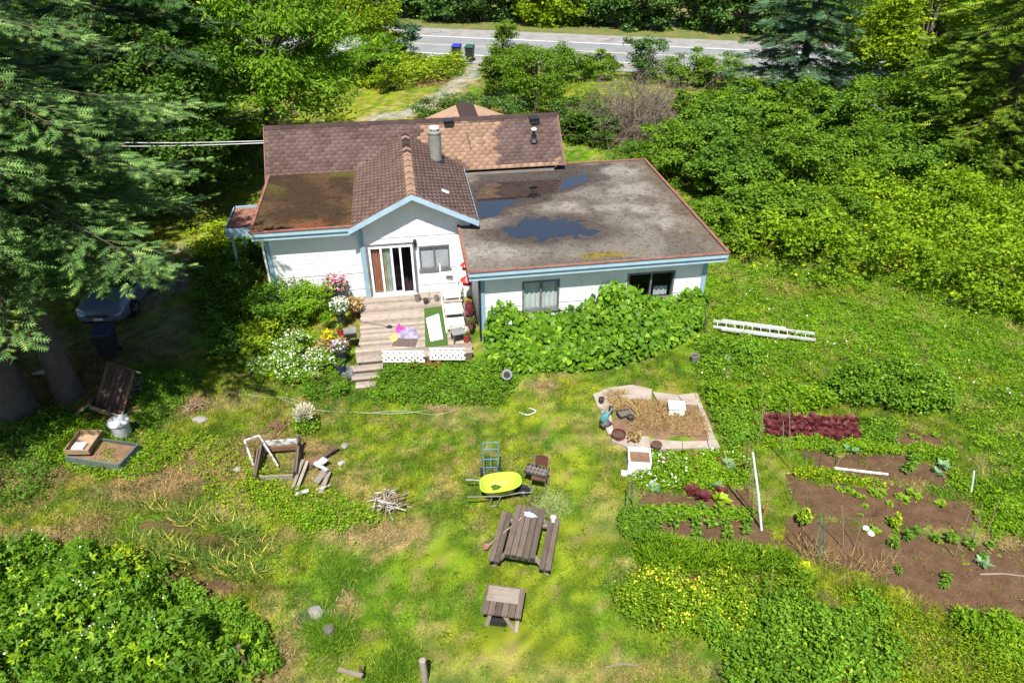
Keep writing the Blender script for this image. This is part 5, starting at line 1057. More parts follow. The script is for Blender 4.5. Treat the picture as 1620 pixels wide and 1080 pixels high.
for s in (-1, 1): plank('side_board', (-TA, s * TB, .17), (TA, s * TB, .17), .05, .30, M_gw, trg); plank('end_board', (s * TA, -TB, .17), (s * TA, TB, .17), .05, .30, M_gw, trg)
MB().box(-TA + .03, TA - .03, -TB + .03, TB - .03, 0, .22).build('soil', M_drys, trg)
tra = thing('wooden_tray', 'shallow tan wooden tray resting on the left end of the trough', 'tray', trg.matrix_basis @ Vector((-TA + .22, .1, .325)), math.atan2((qb - qa).y, (qb - qa).x) + R(12)); M_tanw = wood('tan_boards', (.36, .25, .15), (.26, .17, .10))
for s in (-1, 1): plank('side', (-.33, s * .42, .09), (.33, s * .42, .09), .025, .16, M_tanw, tra); plank('end', (s * .33, -.42, .09), (s * .33, .42, .09), .025, .16, M_tanw, tra)
MB().box(-.31, .31, -.40, .40, 0, .02).build('bottom', M_tanw, tra); MB().box(-.22, .1, -.3, -.05, .021, .12).build('white_pot', M_vinyl, tra)
# collapsed wooden door leaning on the trunk side
jd = thing('collapsed_door', 'collapsed brown slatted wooden panel leaning under the firs', 'wooden panel', g(172, 655, 0), R(-12)); M_dkw = wood('dark_brown_boards', (.10, .06, .045), (.06, .04, .032))
for i in range(6): plank('slat', (-.42 + i * .16, .0, .12), (-.32 + i * .15, .95, 1.15 - .04 * i), .135, .03, M_dkw, jd, up=(0, -.7, .7))
plank('edge_rail', (.52, -.1, .02), (.50, .95, .98), .06, .06, M_redw, jd); plank('cross_rail', (-.35, .98, 1.22), (.75, .98, .95), .05, .05, M_grw, jd)
plank('bottom_rail', (-.45, -.12, .30), (.45, -.16, .12), .05, .14, M_tanw, jd); plank('flap_board', (-.95, -.25, .06), (-.45, .05, .42), .28, .03, M_redw, jd); plank('flap_edge', (-.92, -.40, .06), (-.42, -.10, .42), .05, .06, M_tanw, jd)
wcr = thing('wire_crate', 'grey wire crate beside the brown wooden panel', 'crate', g(216, 618, 0), R(10))
for z in (.0, .18, .36):
    for p, q in (((-.22, -.2), (.22, -.2)), ((.22, -.2), (.22, .2)), ((.22, .2), (-.22, .2)), ((-.22, .2), (-.22, -.2))): MB().tube([(*p, z + .02), (*q, z + .02)], .011, 5).build('wire', M_steel, wcr)
for x, y in ((-.22, -.2), (.22, -.2), (.22, .2), (-.22, .2), (0, -.2), (0, .2)): MB().tube([(x, y, .02), (x, y, .38)], .011, 5).build('upright', M_steel, wcr)
lp_ = thing('stacked_planks', 'loose grey planks leaning between the two fir trunks', 'planks', g(68, 610, 0), R(-25))
for i in range(4): plank('plank', (-.9 + .1 * i, .3 + .05 * i, .02 + .03 * i), (.55 + .08 * i, .2 + .12 * i, .55 + .10 * i), .13, .025, M_palew, lp_)
# wheelie bins
M_bin = paint('black_bin_plastic', (.022, .024, .028), .5, (.03, .03, .034), 4); M_lidn = paint('navy_bin_lid', (.035, .045, .10), .45); M_lidb = paint('blue_bin_lid', (.02, .035, .40), .45); M_lidg = paint('green_bin_lid', (.02, .10, .07), .45); M_lab = paint('white_sticker', (.7, .7, .7), .6)
def bin_(label, loc_, rz, lid, s=1.0):
    t = thing('wheelie_bin', label, 'wheelie bin', loc_, rz); m = MB(); V = []
    for z, w, d in ((.06, .22, .24), (.95, .28, .33), (.96, .30, .35), (1.0, .30, .35)): V += [(-w, -d, z), (w, -d, z), (w, d, z), (-w, d, z)]
    m.add(V, [(3, 2, 1, 0)] + [(i * 4 + k, i * 4 + (k + 1) % 4, i * 4 + 4 + (k + 1) % 4, i * 4 + 4 + k) for i in range(3) for k in range(4)] + [(12, 13, 14, 15)]); m.build('body', M_bin, t)
    l = MB(); l.add([(-.31, -.37, 1.003), (.31, -.37, 1.003), (.31, .36, 1.003), (-.31, .36, 1.003), (-.30, -.35, 1.045), (.30, -.35, 1.045), (.30, .34, 1.09), (-.30, .34, 1.09)], [(3, 2, 1, 0), (4, 5, 6, 7), (0, 1, 5, 4), (1, 2, 6, 5), (2, 3, 7, 6), (3, 0, 4, 7)]); l.build('lid', lid, t)
    MB().tube([(-.26, .42, .98), (.26, .42, .98)], .018, 6).build('handle', M_bin, t)
    for sx in (-.27, .27): MB().lathe([(.1, -.025), (.1, .025)], 14, (sx, .27, .10), Matrix.Rotation(R(90), 4, 'Y')).build('wheel', M_rub, t)
    t.scale = (s,) * 3; return t
bn = bin_('black wheelie bin with a navy lid in front of the parked car', g(176, 562, 0), R(8), M_lidn); MB().box(.245, .262, -.06, .06, .72, .86).build('sticker', M_lab, bn)
for dx, l, lb in ((0, M_lidb, 'wheelie bin with a bright blue lid at the roadside'), (1.12, M_lidg, 'wheelie bin with a dark green lid at the roadside')): bin_(lb, g(723, 96, .03) + Vector((dx, -.28 * dx, 0)), R(-12), l, 1.18)
# fence remains at the bottom
for px, py, h, r, lb in ((672, 1078, .75, .075, 'round weathered fence post at the bottom of the lawn'), (392, 1062, .9, .05, 'thin fence post at the edge of the brambles'), (573, 1074, .45, .035, 'short broken post with a rail at the bottom of the lawn')):
    o = MB().tube([(0, 0, -.1), (.01, 0, h * .5), (0, .01, h)], [r, r * .97, r * .92], 9).build('fence_post', M_palew if r > .06 else M_grw, None, True); o.location = g(px, py, 0); tag(o, lb, 'fence post')
o = plank('fence_rail', g(535, 1058, .15), g(573, 1068, .32), .09, .03, M_palew, None); tag(o, 'broken pale rail leaning on the short post', 'fence rail')

# ------------------------------------------------------------------ parked car, nose towards the yard
M_car = paint('metallic_blue_grey_paint', (.16, .19, .25), .28, (.15, .18, .235), 2, metal=.4, spec=.7, fine=0); M_dglass = paint('dark_car_glass', (.012, .014, .016), .06, spec=.8, fine=0); M_chrome = paint('bright_alloy', (.55, .56, .58), .25, metal=.8, fine=0); M_lens = paint('headlamp_lens', (.45, .5, .58), .1, spec=.9, fine=0); M_blk2 = paint('black_trim', (.015, .015, .016), .5)
car = thing('parked_car', 'blue-grey sedan parked under the fir branches', 'car', (-14.88, 23.9, 0), R(-90 + 2))
def loft(st, ring):                                # st: stations, ring(station)->half section from bottom centre up over the side to top centre
    V, F = [], []; k = None
    for s in st:
        h = ring(s); full = h + [(y * -1, z) for y, z in reversed(h[1:-1])]; k = len(full); V += [(s[0], y, z) for y, z in full]
    for i in range(len(st) - 1):
        for j in range(k): F.append((i * k + j, i * k + (j + 1) % k, (i + 1) * k + (j + 1) % k, (i + 1) * k + j))
    F += [tuple(range(k)), tuple(range((len(st) - 1) * k + k - 1, (len(st) - 1) * k - 1, -1))]; return MB().add(V, F)
# station: x, half width, z bottom, z shoulder, z top
CS = [(2.36, .55, .34, .52, .60), (2.28, .76, .24, .58, .68), (2.08, .86, .20, .66, .76), (1.75, .89, .19, .72, .84), (1.2, .90, .19, .78, .92), (.85, .90, .19, .82, .97), (.2, .90, .19, .84, .96), (-.7, .90, .19, .86, .96), (-1.4, .89, .20, .88, .98), (-1.9, .87, .22, .88, 1.0), (-2.2, .82, .28, .84, .96), (-2.34, .66, .36, .70, .85)]
loft(CS, lambda s: [(0, s[2]), (s[1] * .82, s[2]), (s[1] * .97, s[2] + .10), (s[1], (s[2] + s[3]) / 2), (s[1] * .985, s[3] - .03), (s[1] * .93, s[3] + .04), (s[1] * .72, s[4] - .02), (0, s[4])]).build('body', M_car, car, True)
GS = [(.98, .60, .93, .95), (.55, .66, .93, 1.18), (.10, .66, .93, 1.37), (-.4, .66, .93, 1.42), (-.9, .65, .93, 1.40), (-1.35, .63, .95, 1.24), (-1.78, .58, .97, 1.00)]
loft(GS, lambda s: [(0, s[2] - .05), (.82, s[2] - .03), (.81, s[2] + .0), (.81 - (.81 - s[1]) * min(1, (s[3] - s[2]) / .42), max(s[2] + .01, s[3] - .05)), (s[1] * .85, s[3] - .005), (0, s[3] + .01)]).build('windows', M_dglass, car, True)
loft([(.12, .60, 1.385), (-.1, .63, 1.41), (-.45, .64, 1.435), (-.85, .62, 1.42), (-1.0, .58, 1.395)], lambda s: [(0, s[2] - .03), (s[1], s[2] - .05), (s[1] * .95, s[2] - .012), (s[1] * .6, s[2] + .012), (0, s[2] + .018)]).build('roof', M_car, car, True)
for s in (-1, 1):
    MB().bar((.93, s * .79, .97), (.12, s * .64, 1.37), .05, .04).build('pillar', M_car, car); MB().bar((-1.75, s * .74, .99), (-.95, s * .62, 1.37), .10, .04).build('pillar', M_car, car); MB().bar((-.35, s * .80, .95), (-.38, s * .655, 1.39), .03, .05).build('pillar', M_blk2, car)
    MB().add([(2.22, s * .42, .56), (2.31, s * .44, .68), (2.04, s * .84, .74), (2.12, s * .845, .60), (2.20, s * .42, .55)], [(0, 1, 2, 3) if s > 0 else (3, 2, 1, 0)]).build('headlight', M_lens, car)
    mirror = MB().lathe([(.02, -.1), (.09, -.06), (.10, .05), (.04, .1)], 10, (.72, s * .98, 1.0), Matrix.Rotation(R(90), 4, 'X')).build('mirror', M_car, car, True)
    for x in (-.25, -1.05): MB().box(x - .09, x + .09, s * .90 - .012, s * .90 + .012, .76, .785).build('door_handle', M_chrome, car)
    MB().bar((1.05, s * .905, .42), (-1.0, s * .905, .42), .02, .05).build('side_moulding', M_chrome, car)
    for x in (1.42, -1.33):
        Mc = Matrix.Rotation(R(90), 4, 'X'); MB().lathe([(.36, -.015), (.36, .015)], 22, (x, s * .875, .36), Mc).build('wheel_arch', M_blk2, car)
        w_ = MB().lathe([(.2, -.1), (.30, -.105), (.325, -.07), (.325, .07), (.30, .105), (.2, .1)], 26, (x, s * .815, .325), Mc).build('wheel', M_rub, car, True)
        MB().lathe([(.21, -.085), (.21, .085)], 20, (x, s * .83, .325), Mc).build('rim', M_blk2, w_)
        sp = MB()
        for k in range(5): a = R(72 * k); sp.bar((x, s * .925, .325), (x + .2 * math.cos(a), s * .925, .325 + .2 * math.sin(a)), .012, .07, up=(-math.sin(a), 0, math.cos(a)))
        sp.build('spokes', M_chrome, w_)
MB().add([(2.375, -.36, .50), (2.375, .36, .50), (2.36, .40, .61), (2.36, -.40, .61)], [(0, 1, 2, 3)]).build('grille', M_blk2, car); MB().bar((2.385, -.38, .615), (2.385, .38, .615), .015, .02).build('grille_trim', M_chrome, car)
MB().box(2.372, 2.39, -.16, .16, .38, .475).build('number_plate', M_lab, car); MB().bar((2.375, -.6, .30), (2.375, .6, .30), .02, .08).build('lower_grille', M_blk2, car)
# overhead service cables to the gable end
for k, (z0, z1) in enumerate(((.0, 0.0), (.28, .10))):
    a, b_ = hw(-7.3, 10.0, 4.35 + z0 * .3), hw(-24, 11.5, 5.6 + z0); pts = [a.lerp(b_, t / 14) - Vector((0, 0, .5 * math.sin(math.pi * t / 14))) for t in range(15)]
    o = MB().tube([p - a for p in pts], .022, 6).build('service_cable', M_steel); o.location = a; tag(o, 'upper overhead cable running from the house gable into the firs' if k else 'lower overhead cable running from the house gable into the firs', 'cable')
# ------------------------------------------------------------------ vegetation builders
M_bark = paint('fir_bark', (.10, .085, .068), .95, (.065, .055, .046), 4, (.35, .65), bmp=.8, fine=.3); M_bark2 = paint('grey_bark', (.14, .12, .10), .95, (.09, .08, .065), 5, bmp=.5); M_twig = paint('twig_bark', (.09, .07, .05), .9)
def conifer(name, label, base, H, rt, z0, R0, mat, nb=80, ntw=20, nsh=10, shoot=.26, droop=.35, seed=1, group=None, zpk=.25, dens_top=1.0):
    r_ = np.random.default_rng(seed); t = thing(name, label, 'tree', base, 0, group)
    prof = [(0, 1.25), (.02, 1.05), (.08, .95), (.5, .6), (1, .04)]
    tr = MB().tube([(.12 * math.sin(z * 7 + seed) * rt, 0, z * H - (.3 if z == 0 else 0)) for z, _ in prof], [rt * k for _, k in prof], 14); tr.build('trunk', M_bark, t, True)
    bm = MB(); P, D, Nn, S = [], [], [], []; ga = 2.399963
    for i in range(nb):
        f = ((i + .5) / nb) ** 1.25; z = z0 + (H * .985 - z0) * f
        k = min(1, .62 + f / zpk * .38) if f < zpk else (1 - (f - zpk) / (1 - zpk)) ** .85
        Rb = R0 * k * r_.uniform(.72, 1.08) + .25; az = i * ga + r_.uniform(-.3, .3); o = np.array((math.cos(az), math.sin(az), 0)); sd_ = np.array((-o[1], o[0], 0))
        ts = np.linspace(0, 1, 8); bend = r_.uniform(-.12, .12)
        pts = [np.array((0, 0, z)) + o * Rb * s + sd_ * Rb * bend * s * s + np.array((0, 0, 1)) * Rb * (.10 * s - droop * 1.5 * s * s + droop * .75 * s ** 3) for s in ts]
        bm.tube(pts[:-1], [max(.008, (.045 * Rb / R0 + .02) * (1 - s)) for s in ts[:-1]], 4, False)
        m = max(5, int(ntw * Rb / R0))
        for j in range(m):
            s = .16 + .84 * (j + r_.random()) / m; p = np.array([np.interp(s, ts, [q[c] for q in pts]) for c in range(3)])
            tl = Rb * .34 * (1.05 - .75 * s) + .18; sg = 1 if j % 2 else -1
            dv = o * .75 + sd_ * sg * r_.uniform(.5, 1.1) + np.array((0, 0, r_.uniform(-.28, .05))); dv /= np.linalg.norm(dv)
            if s > .93: dv = o + np.array((0, 0, .05)); 
            q = p + dv * tl; q[2] -= tl * .14
            bm.tube([p, q], [.010, .005], 3, False)
            nn = max(3, int(nsh * tl / (R0 * .25)))
            for u in range(nn):
                w = (u + .6) / nn; c = p + (q - p) * w; sg2 = 1 if u % 2 else -1; sv = np.cross(dv, (0, 0, 1)); sv /= np.linalg.norm(sv) + 1e-9
                d = dv * .8 + sv * sg2 * r_.uniform(.35, .9) + np.array((0, 0, r_.uniform(-.35, .12))) if u < nn - 1 else dv
                P.append(c + r_.normal(0, .03, 3)); D.append(d); Nn.append(np.array((0, 0, 1.0)) + r_.normal(0, .35, 3)); S.append(shoot * r_.uniform(.7, 1.3))
    bm.build('branches', M_twig, t)
    P, D, Nn, S = map(np.array, (P, D, Nn, S)); V, Fi, k = scat(FEATHER, FEATHER_F, P, D, Nn, S)
    link('crown', npmesh('crown', V, Fi, 3, mat, rnd=np.repeat(r_.random(len(P)), k)), t)
    return t
def crownpts(c, rad, ncl, npc, seed, cs=.28, shell=.35, low=-.75):
    """leaf positions in lumps spread through an ellipsoid; returns points, lump centres"""
    r_ = np.random.default_rng(seed); d = r_.normal(size=(ncl * 3, 3)); d = norm(d); d = d[d[:, 2] > low][:ncl]
    rr = (shell + (1 - shell) * r_.random((len(d), 1)) ** .6) * r_.uniform(.82, 1.12, (len(d), 1)); C = np.array(c) + d * rr * np.array(rad)
    s = np.array(rad).mean() * cs; out = []
    for ci in C:
        k = int(npc * r_.uniform(.5, 1.5)); e = r_.normal(size=(k, 3)); e = norm(e) * r_.random((k, 1)) ** .45 * s * r_.uniform(.6, 1.2) * np.array((1.15, 1.15, .62)); out.append(ci + e)
    return np.concatenate(out), C
def tree(name, label, base, c, rad, mat, ncl=60, npc=220, ls=.16, rt=.18, seed=1, wid=.6, droop=.3, up=.45, bark=None, group=None, T=LEAF, F=LEAF_F, low=-.75, cat='tree', cs=.28, shell=.35, stems=1):
    """tapered trunk, limbs to the leaf lumps, crown of single leaves"""
    t = thing(name, label, cat, base, 0, group); r_ = np.random.default_rng(seed); P, C = crownpts(c, rad, ncl, max(3, npc // 5), seed, cs, shell, low)
    P[:, 2] = np.maximum(P[:, 2], .06 + r_.random(len(P)) * .1)
    m = MB()
    for s in range(stems):
        ox, oy = (0, 0) if stems == 1 else (r_.uniform(-.3, .3) * rad[0], r_.uniform(-.3, .3) * rad[1])
        pts = [(ox, oy, -.15), (ox + r_.uniform(-.05, .05) * rad[0], oy, c[2] * .45), (c[0] * .7 + ox, c[1] * .7 + oy, c[2]), (c[0] + ox, c[1] + oy, c[2] + rad[2] * .55)]; m.tube(pts, [rt * 1.15, rt * .85, rt * .55, rt * .15], 9)
    for q in C[:: max(1, len(C) // 26)]:
        s = Vector((c[0] * .5, c[1] * .5, max(.1, c[2] - rad[2] * .55))); e = Vector(q); md = s.lerp(e, .5) + Vector((0, 0, .15 * rad[2])); m.tube([s, md, e], [rt * .42, rt * .25, rt * .08], 5, False)
    m.build('trunk', bark or M_bark2, t, True)
    outw = norm(P - np.array(c)); V, Fi, rr_ = sprigs(P, 6, ls, T, F, wid, up, droop, outw)
    link('crown', npmesh('crown', V, Fi, 3, mat, rnd=rr_), t)
    return t
def grow(poly, k):
    cx, cy = sum(p[0] for p in poly) / len(poly), sum(p[1] for p in poly) / len(poly)
    return [(x + (x - cx) / (math.hypot(x - cx, y - cy) + 1e-6) * k, y + (y - cy) / (math.hypot(x - cx, y - cy) + 1e-6) * k) for x, y in poly]
def thicket(name, label, cat, poly, h, n, ls, mat, lump=.9, edge_=.7, T=LEAF, F=LEAF_F, wid=.65, seed=0, kind='stuff', up=.55, top=.4, flowers=None, hf=None, floor_=.02, droop=.2, lumpamp=.6):
    """a mass of leaves over a patch of ground, height swelling in lumps"""
    if name == 'weeds': h, ls, n = h * .62, ls * .8, int(n * .8)
    n0 = n; n = int(n // 5 * 1.25); q = sample_poly(grow(poly, edge_ * .45), n); x, y = q[:, 0], q[:, 1]; d0 = sdist(x, y, poly) / edge_ + (fbm(x, y, 1.6, 3, seed + 500) - .5) * 2.2 + .25; ok = d0 > rng.random(n) * .5; x, y, d0 = x[ok], y[ok], d0[ok]; n = len(x); d = np.clip(d0, 0, 1)
    hh = (hf(x, y) if hf else h) * (1 - lumpamp + lumpamp * 2.0 * np.clip(fbm(x, y, lump * 1.3, 3, seed + 300) * 2 - .5, 0, 1)) * (.25 + .75 * np.sqrt(d))
    z = gz(x, y) + floor_ + hh * rng.random(n) ** top
    P = np.stack([x, y, z], 1); parts = [sprigs(P, 5, ls, T, F, wid, up, droop)]
    o = leafobj(name, parts, mat); tag(o, label, cat, None, kind)
    if flowers:
        fmat, nf, fs, zf, fn = flowers; i = rng.integers(0, n, nf * 3); pn = fbm(P[i, 0], P[i, 1], 1.4, 2, seed + 77) + rng.random(len(i)) * .5; i = i[np.argsort(-pn)][:nf]
        Pf = P[i].copy(); Pf[:, 2] = gz(Pf[:, 0], Pf[:, 1]) + hh[i] * rng.uniform(.85, 1.1, len(i)) + zf
        fo = leafobj(fn, [leaf_parts(Pf, fs * rng.uniform(.6, 1.3, len(i)), BROAD, BROAD_F, .8, 1.0, droop=0)], fmat, o); fo['kind'] = 'stuff'
    return o
def shrub(name, label, px, py, r, h, n, ls, mat, seed=1, flowers=None, wid=.6, ncl=14, T=LEAF, F=LEAF_F, cat='shrub', group=None, ry=None, up=.5):
    t = tree(name, label, g(px, py, 0), (0, 0, h * .5), (r, ry or r, h * .52), mat, ncl, max(6, n // ncl), ls, .03, seed, wid, .1, up, M_twig, group, T, F, -.6, cat, .42, .3, 3)
    if flowers:
        fm, nf, fs = flowers; cr = [c for c in t.children if c.name.startswith('crown')][0]; V = np.zeros(len(cr.data.vertices) * 3, np.float32); cr.data.vertices.foreach_get('co', V); V = V.reshape(-1, 3)
        hi = V[V[:, 2] > np.percentile(V[:, 2], 45)]; q = hi[rng.integers(0, len(hi), nf)] + rng.normal(0, .03, (nf, 3)); leafobj('flowers', [leaf_parts(q, fs * rng.uniform(.6, 1.3, nf), BROAD, BROAD_F, .8, 1.0, droop=0)], fm, t)
    return t
# ------------------------------------------------------------------ firs on the left
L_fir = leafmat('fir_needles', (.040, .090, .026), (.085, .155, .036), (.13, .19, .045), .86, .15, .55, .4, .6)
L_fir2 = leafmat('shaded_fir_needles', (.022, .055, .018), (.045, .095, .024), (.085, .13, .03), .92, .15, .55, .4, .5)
L_spr = leafmat('spruce_needles', (.030, .070, .034), (.060, .115, .050), None, .9, .12, .6, .4, .5); L_ced = leafmat('cedar_sprays', (.050, .105, .012), (.105, .170, .018), (.14, .19, .02), .85, .2, .55, .4, .5)
p1, p2 = g(32, 655, 0), g(100, 642, 0)
conifer('fir_tree', 'thick-trunked fir at the left edge of the yard', p1, 17.5, .52, 4.7, 5.5, L_fir, 90, 28, 15, .28, .43, 3)
conifer('fir_tree', 'slimmer fir beside the thick fir, branches over the car', p2 + Vector((0, .5, 0)), 17.0, .38, 4.9, 6.3, L_fir, 92, 30, 15, .28, .37, 5)
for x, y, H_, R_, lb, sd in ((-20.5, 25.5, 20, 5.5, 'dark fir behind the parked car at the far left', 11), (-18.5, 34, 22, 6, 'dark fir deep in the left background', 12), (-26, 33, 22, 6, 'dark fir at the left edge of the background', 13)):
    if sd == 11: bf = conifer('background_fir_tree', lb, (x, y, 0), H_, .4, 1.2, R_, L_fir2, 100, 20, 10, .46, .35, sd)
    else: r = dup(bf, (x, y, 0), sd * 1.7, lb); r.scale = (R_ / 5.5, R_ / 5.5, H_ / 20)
# ------------------------------------------------------------------ broadleaf trees behind the house, left
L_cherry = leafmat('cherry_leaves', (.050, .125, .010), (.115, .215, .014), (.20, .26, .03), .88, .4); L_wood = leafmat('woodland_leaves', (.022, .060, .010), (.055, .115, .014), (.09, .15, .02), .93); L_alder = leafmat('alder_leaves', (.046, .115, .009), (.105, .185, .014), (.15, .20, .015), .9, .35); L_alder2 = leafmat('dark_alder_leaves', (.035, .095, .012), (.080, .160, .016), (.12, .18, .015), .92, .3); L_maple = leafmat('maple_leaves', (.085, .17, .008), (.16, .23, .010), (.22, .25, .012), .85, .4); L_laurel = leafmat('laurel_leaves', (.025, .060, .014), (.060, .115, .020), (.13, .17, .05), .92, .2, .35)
tree('cherry_tree', 'large broadleaf tree with drooping leaves left of the house roof', (-13.0, 38, 0), (.2, 0, 6.4), (4.9, 4.2, 4.4), L_cherry, 120, 260, .26, .3, 21, .38, .75, .35)
tree('woodland_tree', 'dark broadleaf tree behind the far firs', (-19, 41, 0), (0, 0, 6.2), (5, 4, 5.5), L_wood, 70, 200, .26, .3, 22)
tree('woodland_tree', 'dark broadleaf tree filling the gap left of the cherry tree', (-15.5, 31.5, 0), (0, 0, 4.6), (3.2, 3, 4.2), L_wood, 70, 220, .18, .22, 23)
def copies(src, items, group=None):                # further trees of a kind already built, turned and scaled
    for (x, y, z), rz, s3, lb in items:
        r = dup(src, (x, y, z), rz, lb, 1.0, group); r.scale = s3
wt = tree('woodland_tree', 'dark broadleaf tree left of the road bend', (-27, 44, 0), (0, 0, 5), (5.2, 4, 5), L_wood, 80, 160, .34, .3, 201)
copies(wt, [((-33, 40, 0), 1, (1, 1, 1.1), 'dark broadleaf tree at the far upper left'), ((-24, 52, 0), 2.2, (1, 1, .95), 'dark broadleaf tree hiding the road at the upper left'), ((-34, 52, 0), 3.1, (1.1, 1.1, 1), 'dark roadside tree at the upper left corner')])
wt = tree('woodland_tree', 'green tree behind the maple at the upper right', (34, 50, 0), (0, 0, 5), (5.2, 4, 5), L_alder, 80, 160, .3, .3, 205)
copies(wt, [((27.5, 53, 0), 1.5, (1, 1, 1), 'green tree hiding the road behind the maple'), ((36, 38, 0), 4, (1.1, 1.1, 1.2), 'green tree at the right edge behind the cedar')])
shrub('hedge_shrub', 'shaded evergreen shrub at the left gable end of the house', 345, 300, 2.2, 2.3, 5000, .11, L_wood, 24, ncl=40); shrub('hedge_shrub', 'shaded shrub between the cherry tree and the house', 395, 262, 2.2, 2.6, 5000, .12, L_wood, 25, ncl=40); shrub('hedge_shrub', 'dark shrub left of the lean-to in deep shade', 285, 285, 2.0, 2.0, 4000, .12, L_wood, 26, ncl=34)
tree('roadside_tree', 'light green young tree beside the road', g(516, 88, 0), (3.4, -3.5, 3.6), (4.2, 3.4, 2.9), L_maple, 70, 150, .28, .22, 27, .4, .6)
tree('roadside_bush', 'rounded bush in front of the young roadside tree', g(590, 128, 0), (0, 0, 1.6), (2.6, 2.2, 1.7), L_cherry, 44, 130, .2, .1, 28, cat='bush')
tree('roadside_conifer', 'small dark bush by the road edge left of the bins', g(640, 95, 0), (0, 0, 1.5), (1.5, 1.4, 1.7), L_spr, 26, 110, .2, .1, 29, cat='bush')
tree('sapling', 'small sapling on the dry grass behind the house', g(612, 148, 0), (0, 0, 1.3), (.9, .9, .9), L_maple, 14, 60, .18, .06, 30)
L_fern = leafmat('fern_fronds', (.10, .19, .010), (.18, .25, .014), (.24, .22, .02), .85)
thicket('fern_patch', 'bright ferns between the roadside bush and the driveway', 'ferns', gp([(560, 118), (640, 100), (735, 100), (735, 118), (690, 135), (630, 145), (560, 140)]), 1.1, 4500, .34, L_fern, .5, .8, wid=.3, seed=3)
shrub('boxwood_shrub', 'low dark shrub left of the porch roof', 690, 196, 1.5, 1.6, 2600, .12, L_wood, 31, ncl=26); shrub('boxwood_shrub', 'low dark shrub behind the porch roof', 745, 182, 1.9, 1.5, 2600, .12, L_laurel, 32, ncl=26); shrub('boxwood_shrub', 'low dark shrub right of the porch roof', 800, 186, 1.6, 1.5, 2400, .12, L_laurel, 33, ncl=26)
for px, py, h_, r_w, lb, sd in ((781, 156, 3.3, .75, 'shorter columnar evergreen beside the driveway', 34), (801, 150, 5.0, .85, 'taller columnar evergreen beside the driveway', 35)):
    tree('columnar_evergreen', lb, g(px, py, 0), (0, 0, h_ * .52), (r_w, r_w, h_ * .52), L_ced, 50, 110, .15, .08, sd, .5, -.3, .3, shell=.5, cs=.3)
tree('garden_tree', 'bright rounded tree behind the right end of the main roof', g(848, 176, 0), (0, 0, 2.3), (2.5, 2.3, 2.4), L_alder, 70, 170, .16, .14, 36, .45, .4)
tree('garden_tree', 'small shrub tree beside the road right of the columnar evergreens', g(890, 130, 0), (0, 0, 1.5), (1.7, 1.5, 1.6), L_alder, 30, 120, .2, .1, 37, .45, .4)
for px, py, r_w, h_, lb, sd, mt in ((945, 122, 1.6, 1.8, 'bush at the near road edge in the middle', 38, L_alder), (1020, 128, 1.8, 3.4, 'dark shrub standing up against the road', 39, L_laurel), (1085, 135, 2.0, 2.6, 'green bush left of the dead brush by the road', 40, L_alder), (910, 215, 1.6, 2.2, 'mixed shrub right of the roof end', 41, L_wood), (940, 224, 1.5, 2.0, 'dark shrub behind the dead brush', 42, L_wood), (930, 180, 1.3, 1.4, 'yellowish shrub in the gap behind the house', 43, L_maple), (1140, 140, 2.0, 2.4, 'leafy bush at the road edge near the spruce', 44, L_alder)):
    tree('bush', lb, g(px, py, 0), (0, 0, h_ * .5), (r_w, r_w, h_ * .55), mt, 34, 130, .17, .06, sd, .55, .3, cat='bush', stems=3)
# dead brush
def deadbush(px, py, r, h, label, seed, n=150):
    t = thing('dead_bush', label, 'bush', g(px, py, 0)); r_ = random.Random(seed); a, bq = MB(), MB(); M_dead = M_deadw
    for i in range(n):
        az = r_.uniform(0, 6.28); el = r_.uniform(.25, 1.3); L_ = h * r_.uniform(.45, 1.05); p = Vector((r_.gauss(0, .25) * r, r_.gauss(0, .25) * r, 0)); d = Vector((math.cos(az) * math.cos(el), math.sin(az) * math.cos(el), math.sin(el)))
        pts = [p, p + d * L_ * .5 + Vector((r_.uniform(-.2, .2), r_.uniform(-.2, .2), 0)), p + d * L_ + Vector((r_.uniform(-.3, .3), r_.uniform(-.3, .3), -.15 * L_))]; (a if i % 6 == 0 else bq).tube(pts, [.035, .02, .008] if i % 6 == 0 else [.02, .014, .006], 4, False)
        for k in range(5):
            s = r_.uniform(.3, 1); c = pts[1].lerp(pts[2], s); e = Vector((r_.gauss(0, 1), r_.gauss(0, 1), r_.gauss(.2, .8))).normalized() * r_.uniform(.25, .7); bq.tube([c, c + e], [.011, .005], 3, False)
    a.build('stems', M_dead, t); bq.build('twigs', M_dead2, t)
M_deadw = paint('dark_dead_wood', (.055, .045, .038), .9); M_dead2 = paint('pale_dead_twigs', (.20, .155, .115), .9, (.13, .10, .075), 3)
deadbush(1005, 216, 5.5, 4.4, 'grey-brown dead brush behind the flat roof', 5, 560); deadbush(1050, 175, 1.8, 4.6, 'bare dark dead branches standing against the road', 6, 40)
# ------------------------------------------------------------------ right background
conifer('spruce_tree', 'dark blue-green spruce beside the road at the right', (18.0, 46.0, 0), 17, .3, .3, 4.3, L_spr, 115, 18, 9, .5, .34, 15, zpk=.1)
conifer('cedar_tree', 'tall cedar with hanging sprays at the upper right edge', (24.4, 35.5, 0), 20, .4, .6, 5.4, L_ced, 120, 20, 10, .45, .62, 16, zpk=.1)
tree('maple_tree', 'yellow-green maple between the spruce and the cedar', (25.0, 45.5, 0), (0, 0, 5.6), (4.6, 4.2, 5.0), L_maple, 110, 190, .22, .25, 51, .55, .4)
copies(wt, [((29.5, 42, 0), 5, (1, 1, 1.2), 'dark green tree behind the cedar at the right edge')])
tree('maple_tree', 'mid green tree in front of the cedar and maple', (21.0, 37.0, 0), (0, 0, 3.2), (3.0, 3, 3.0), L_alder, 80, 190, .18, .2, 53, .5, .5)
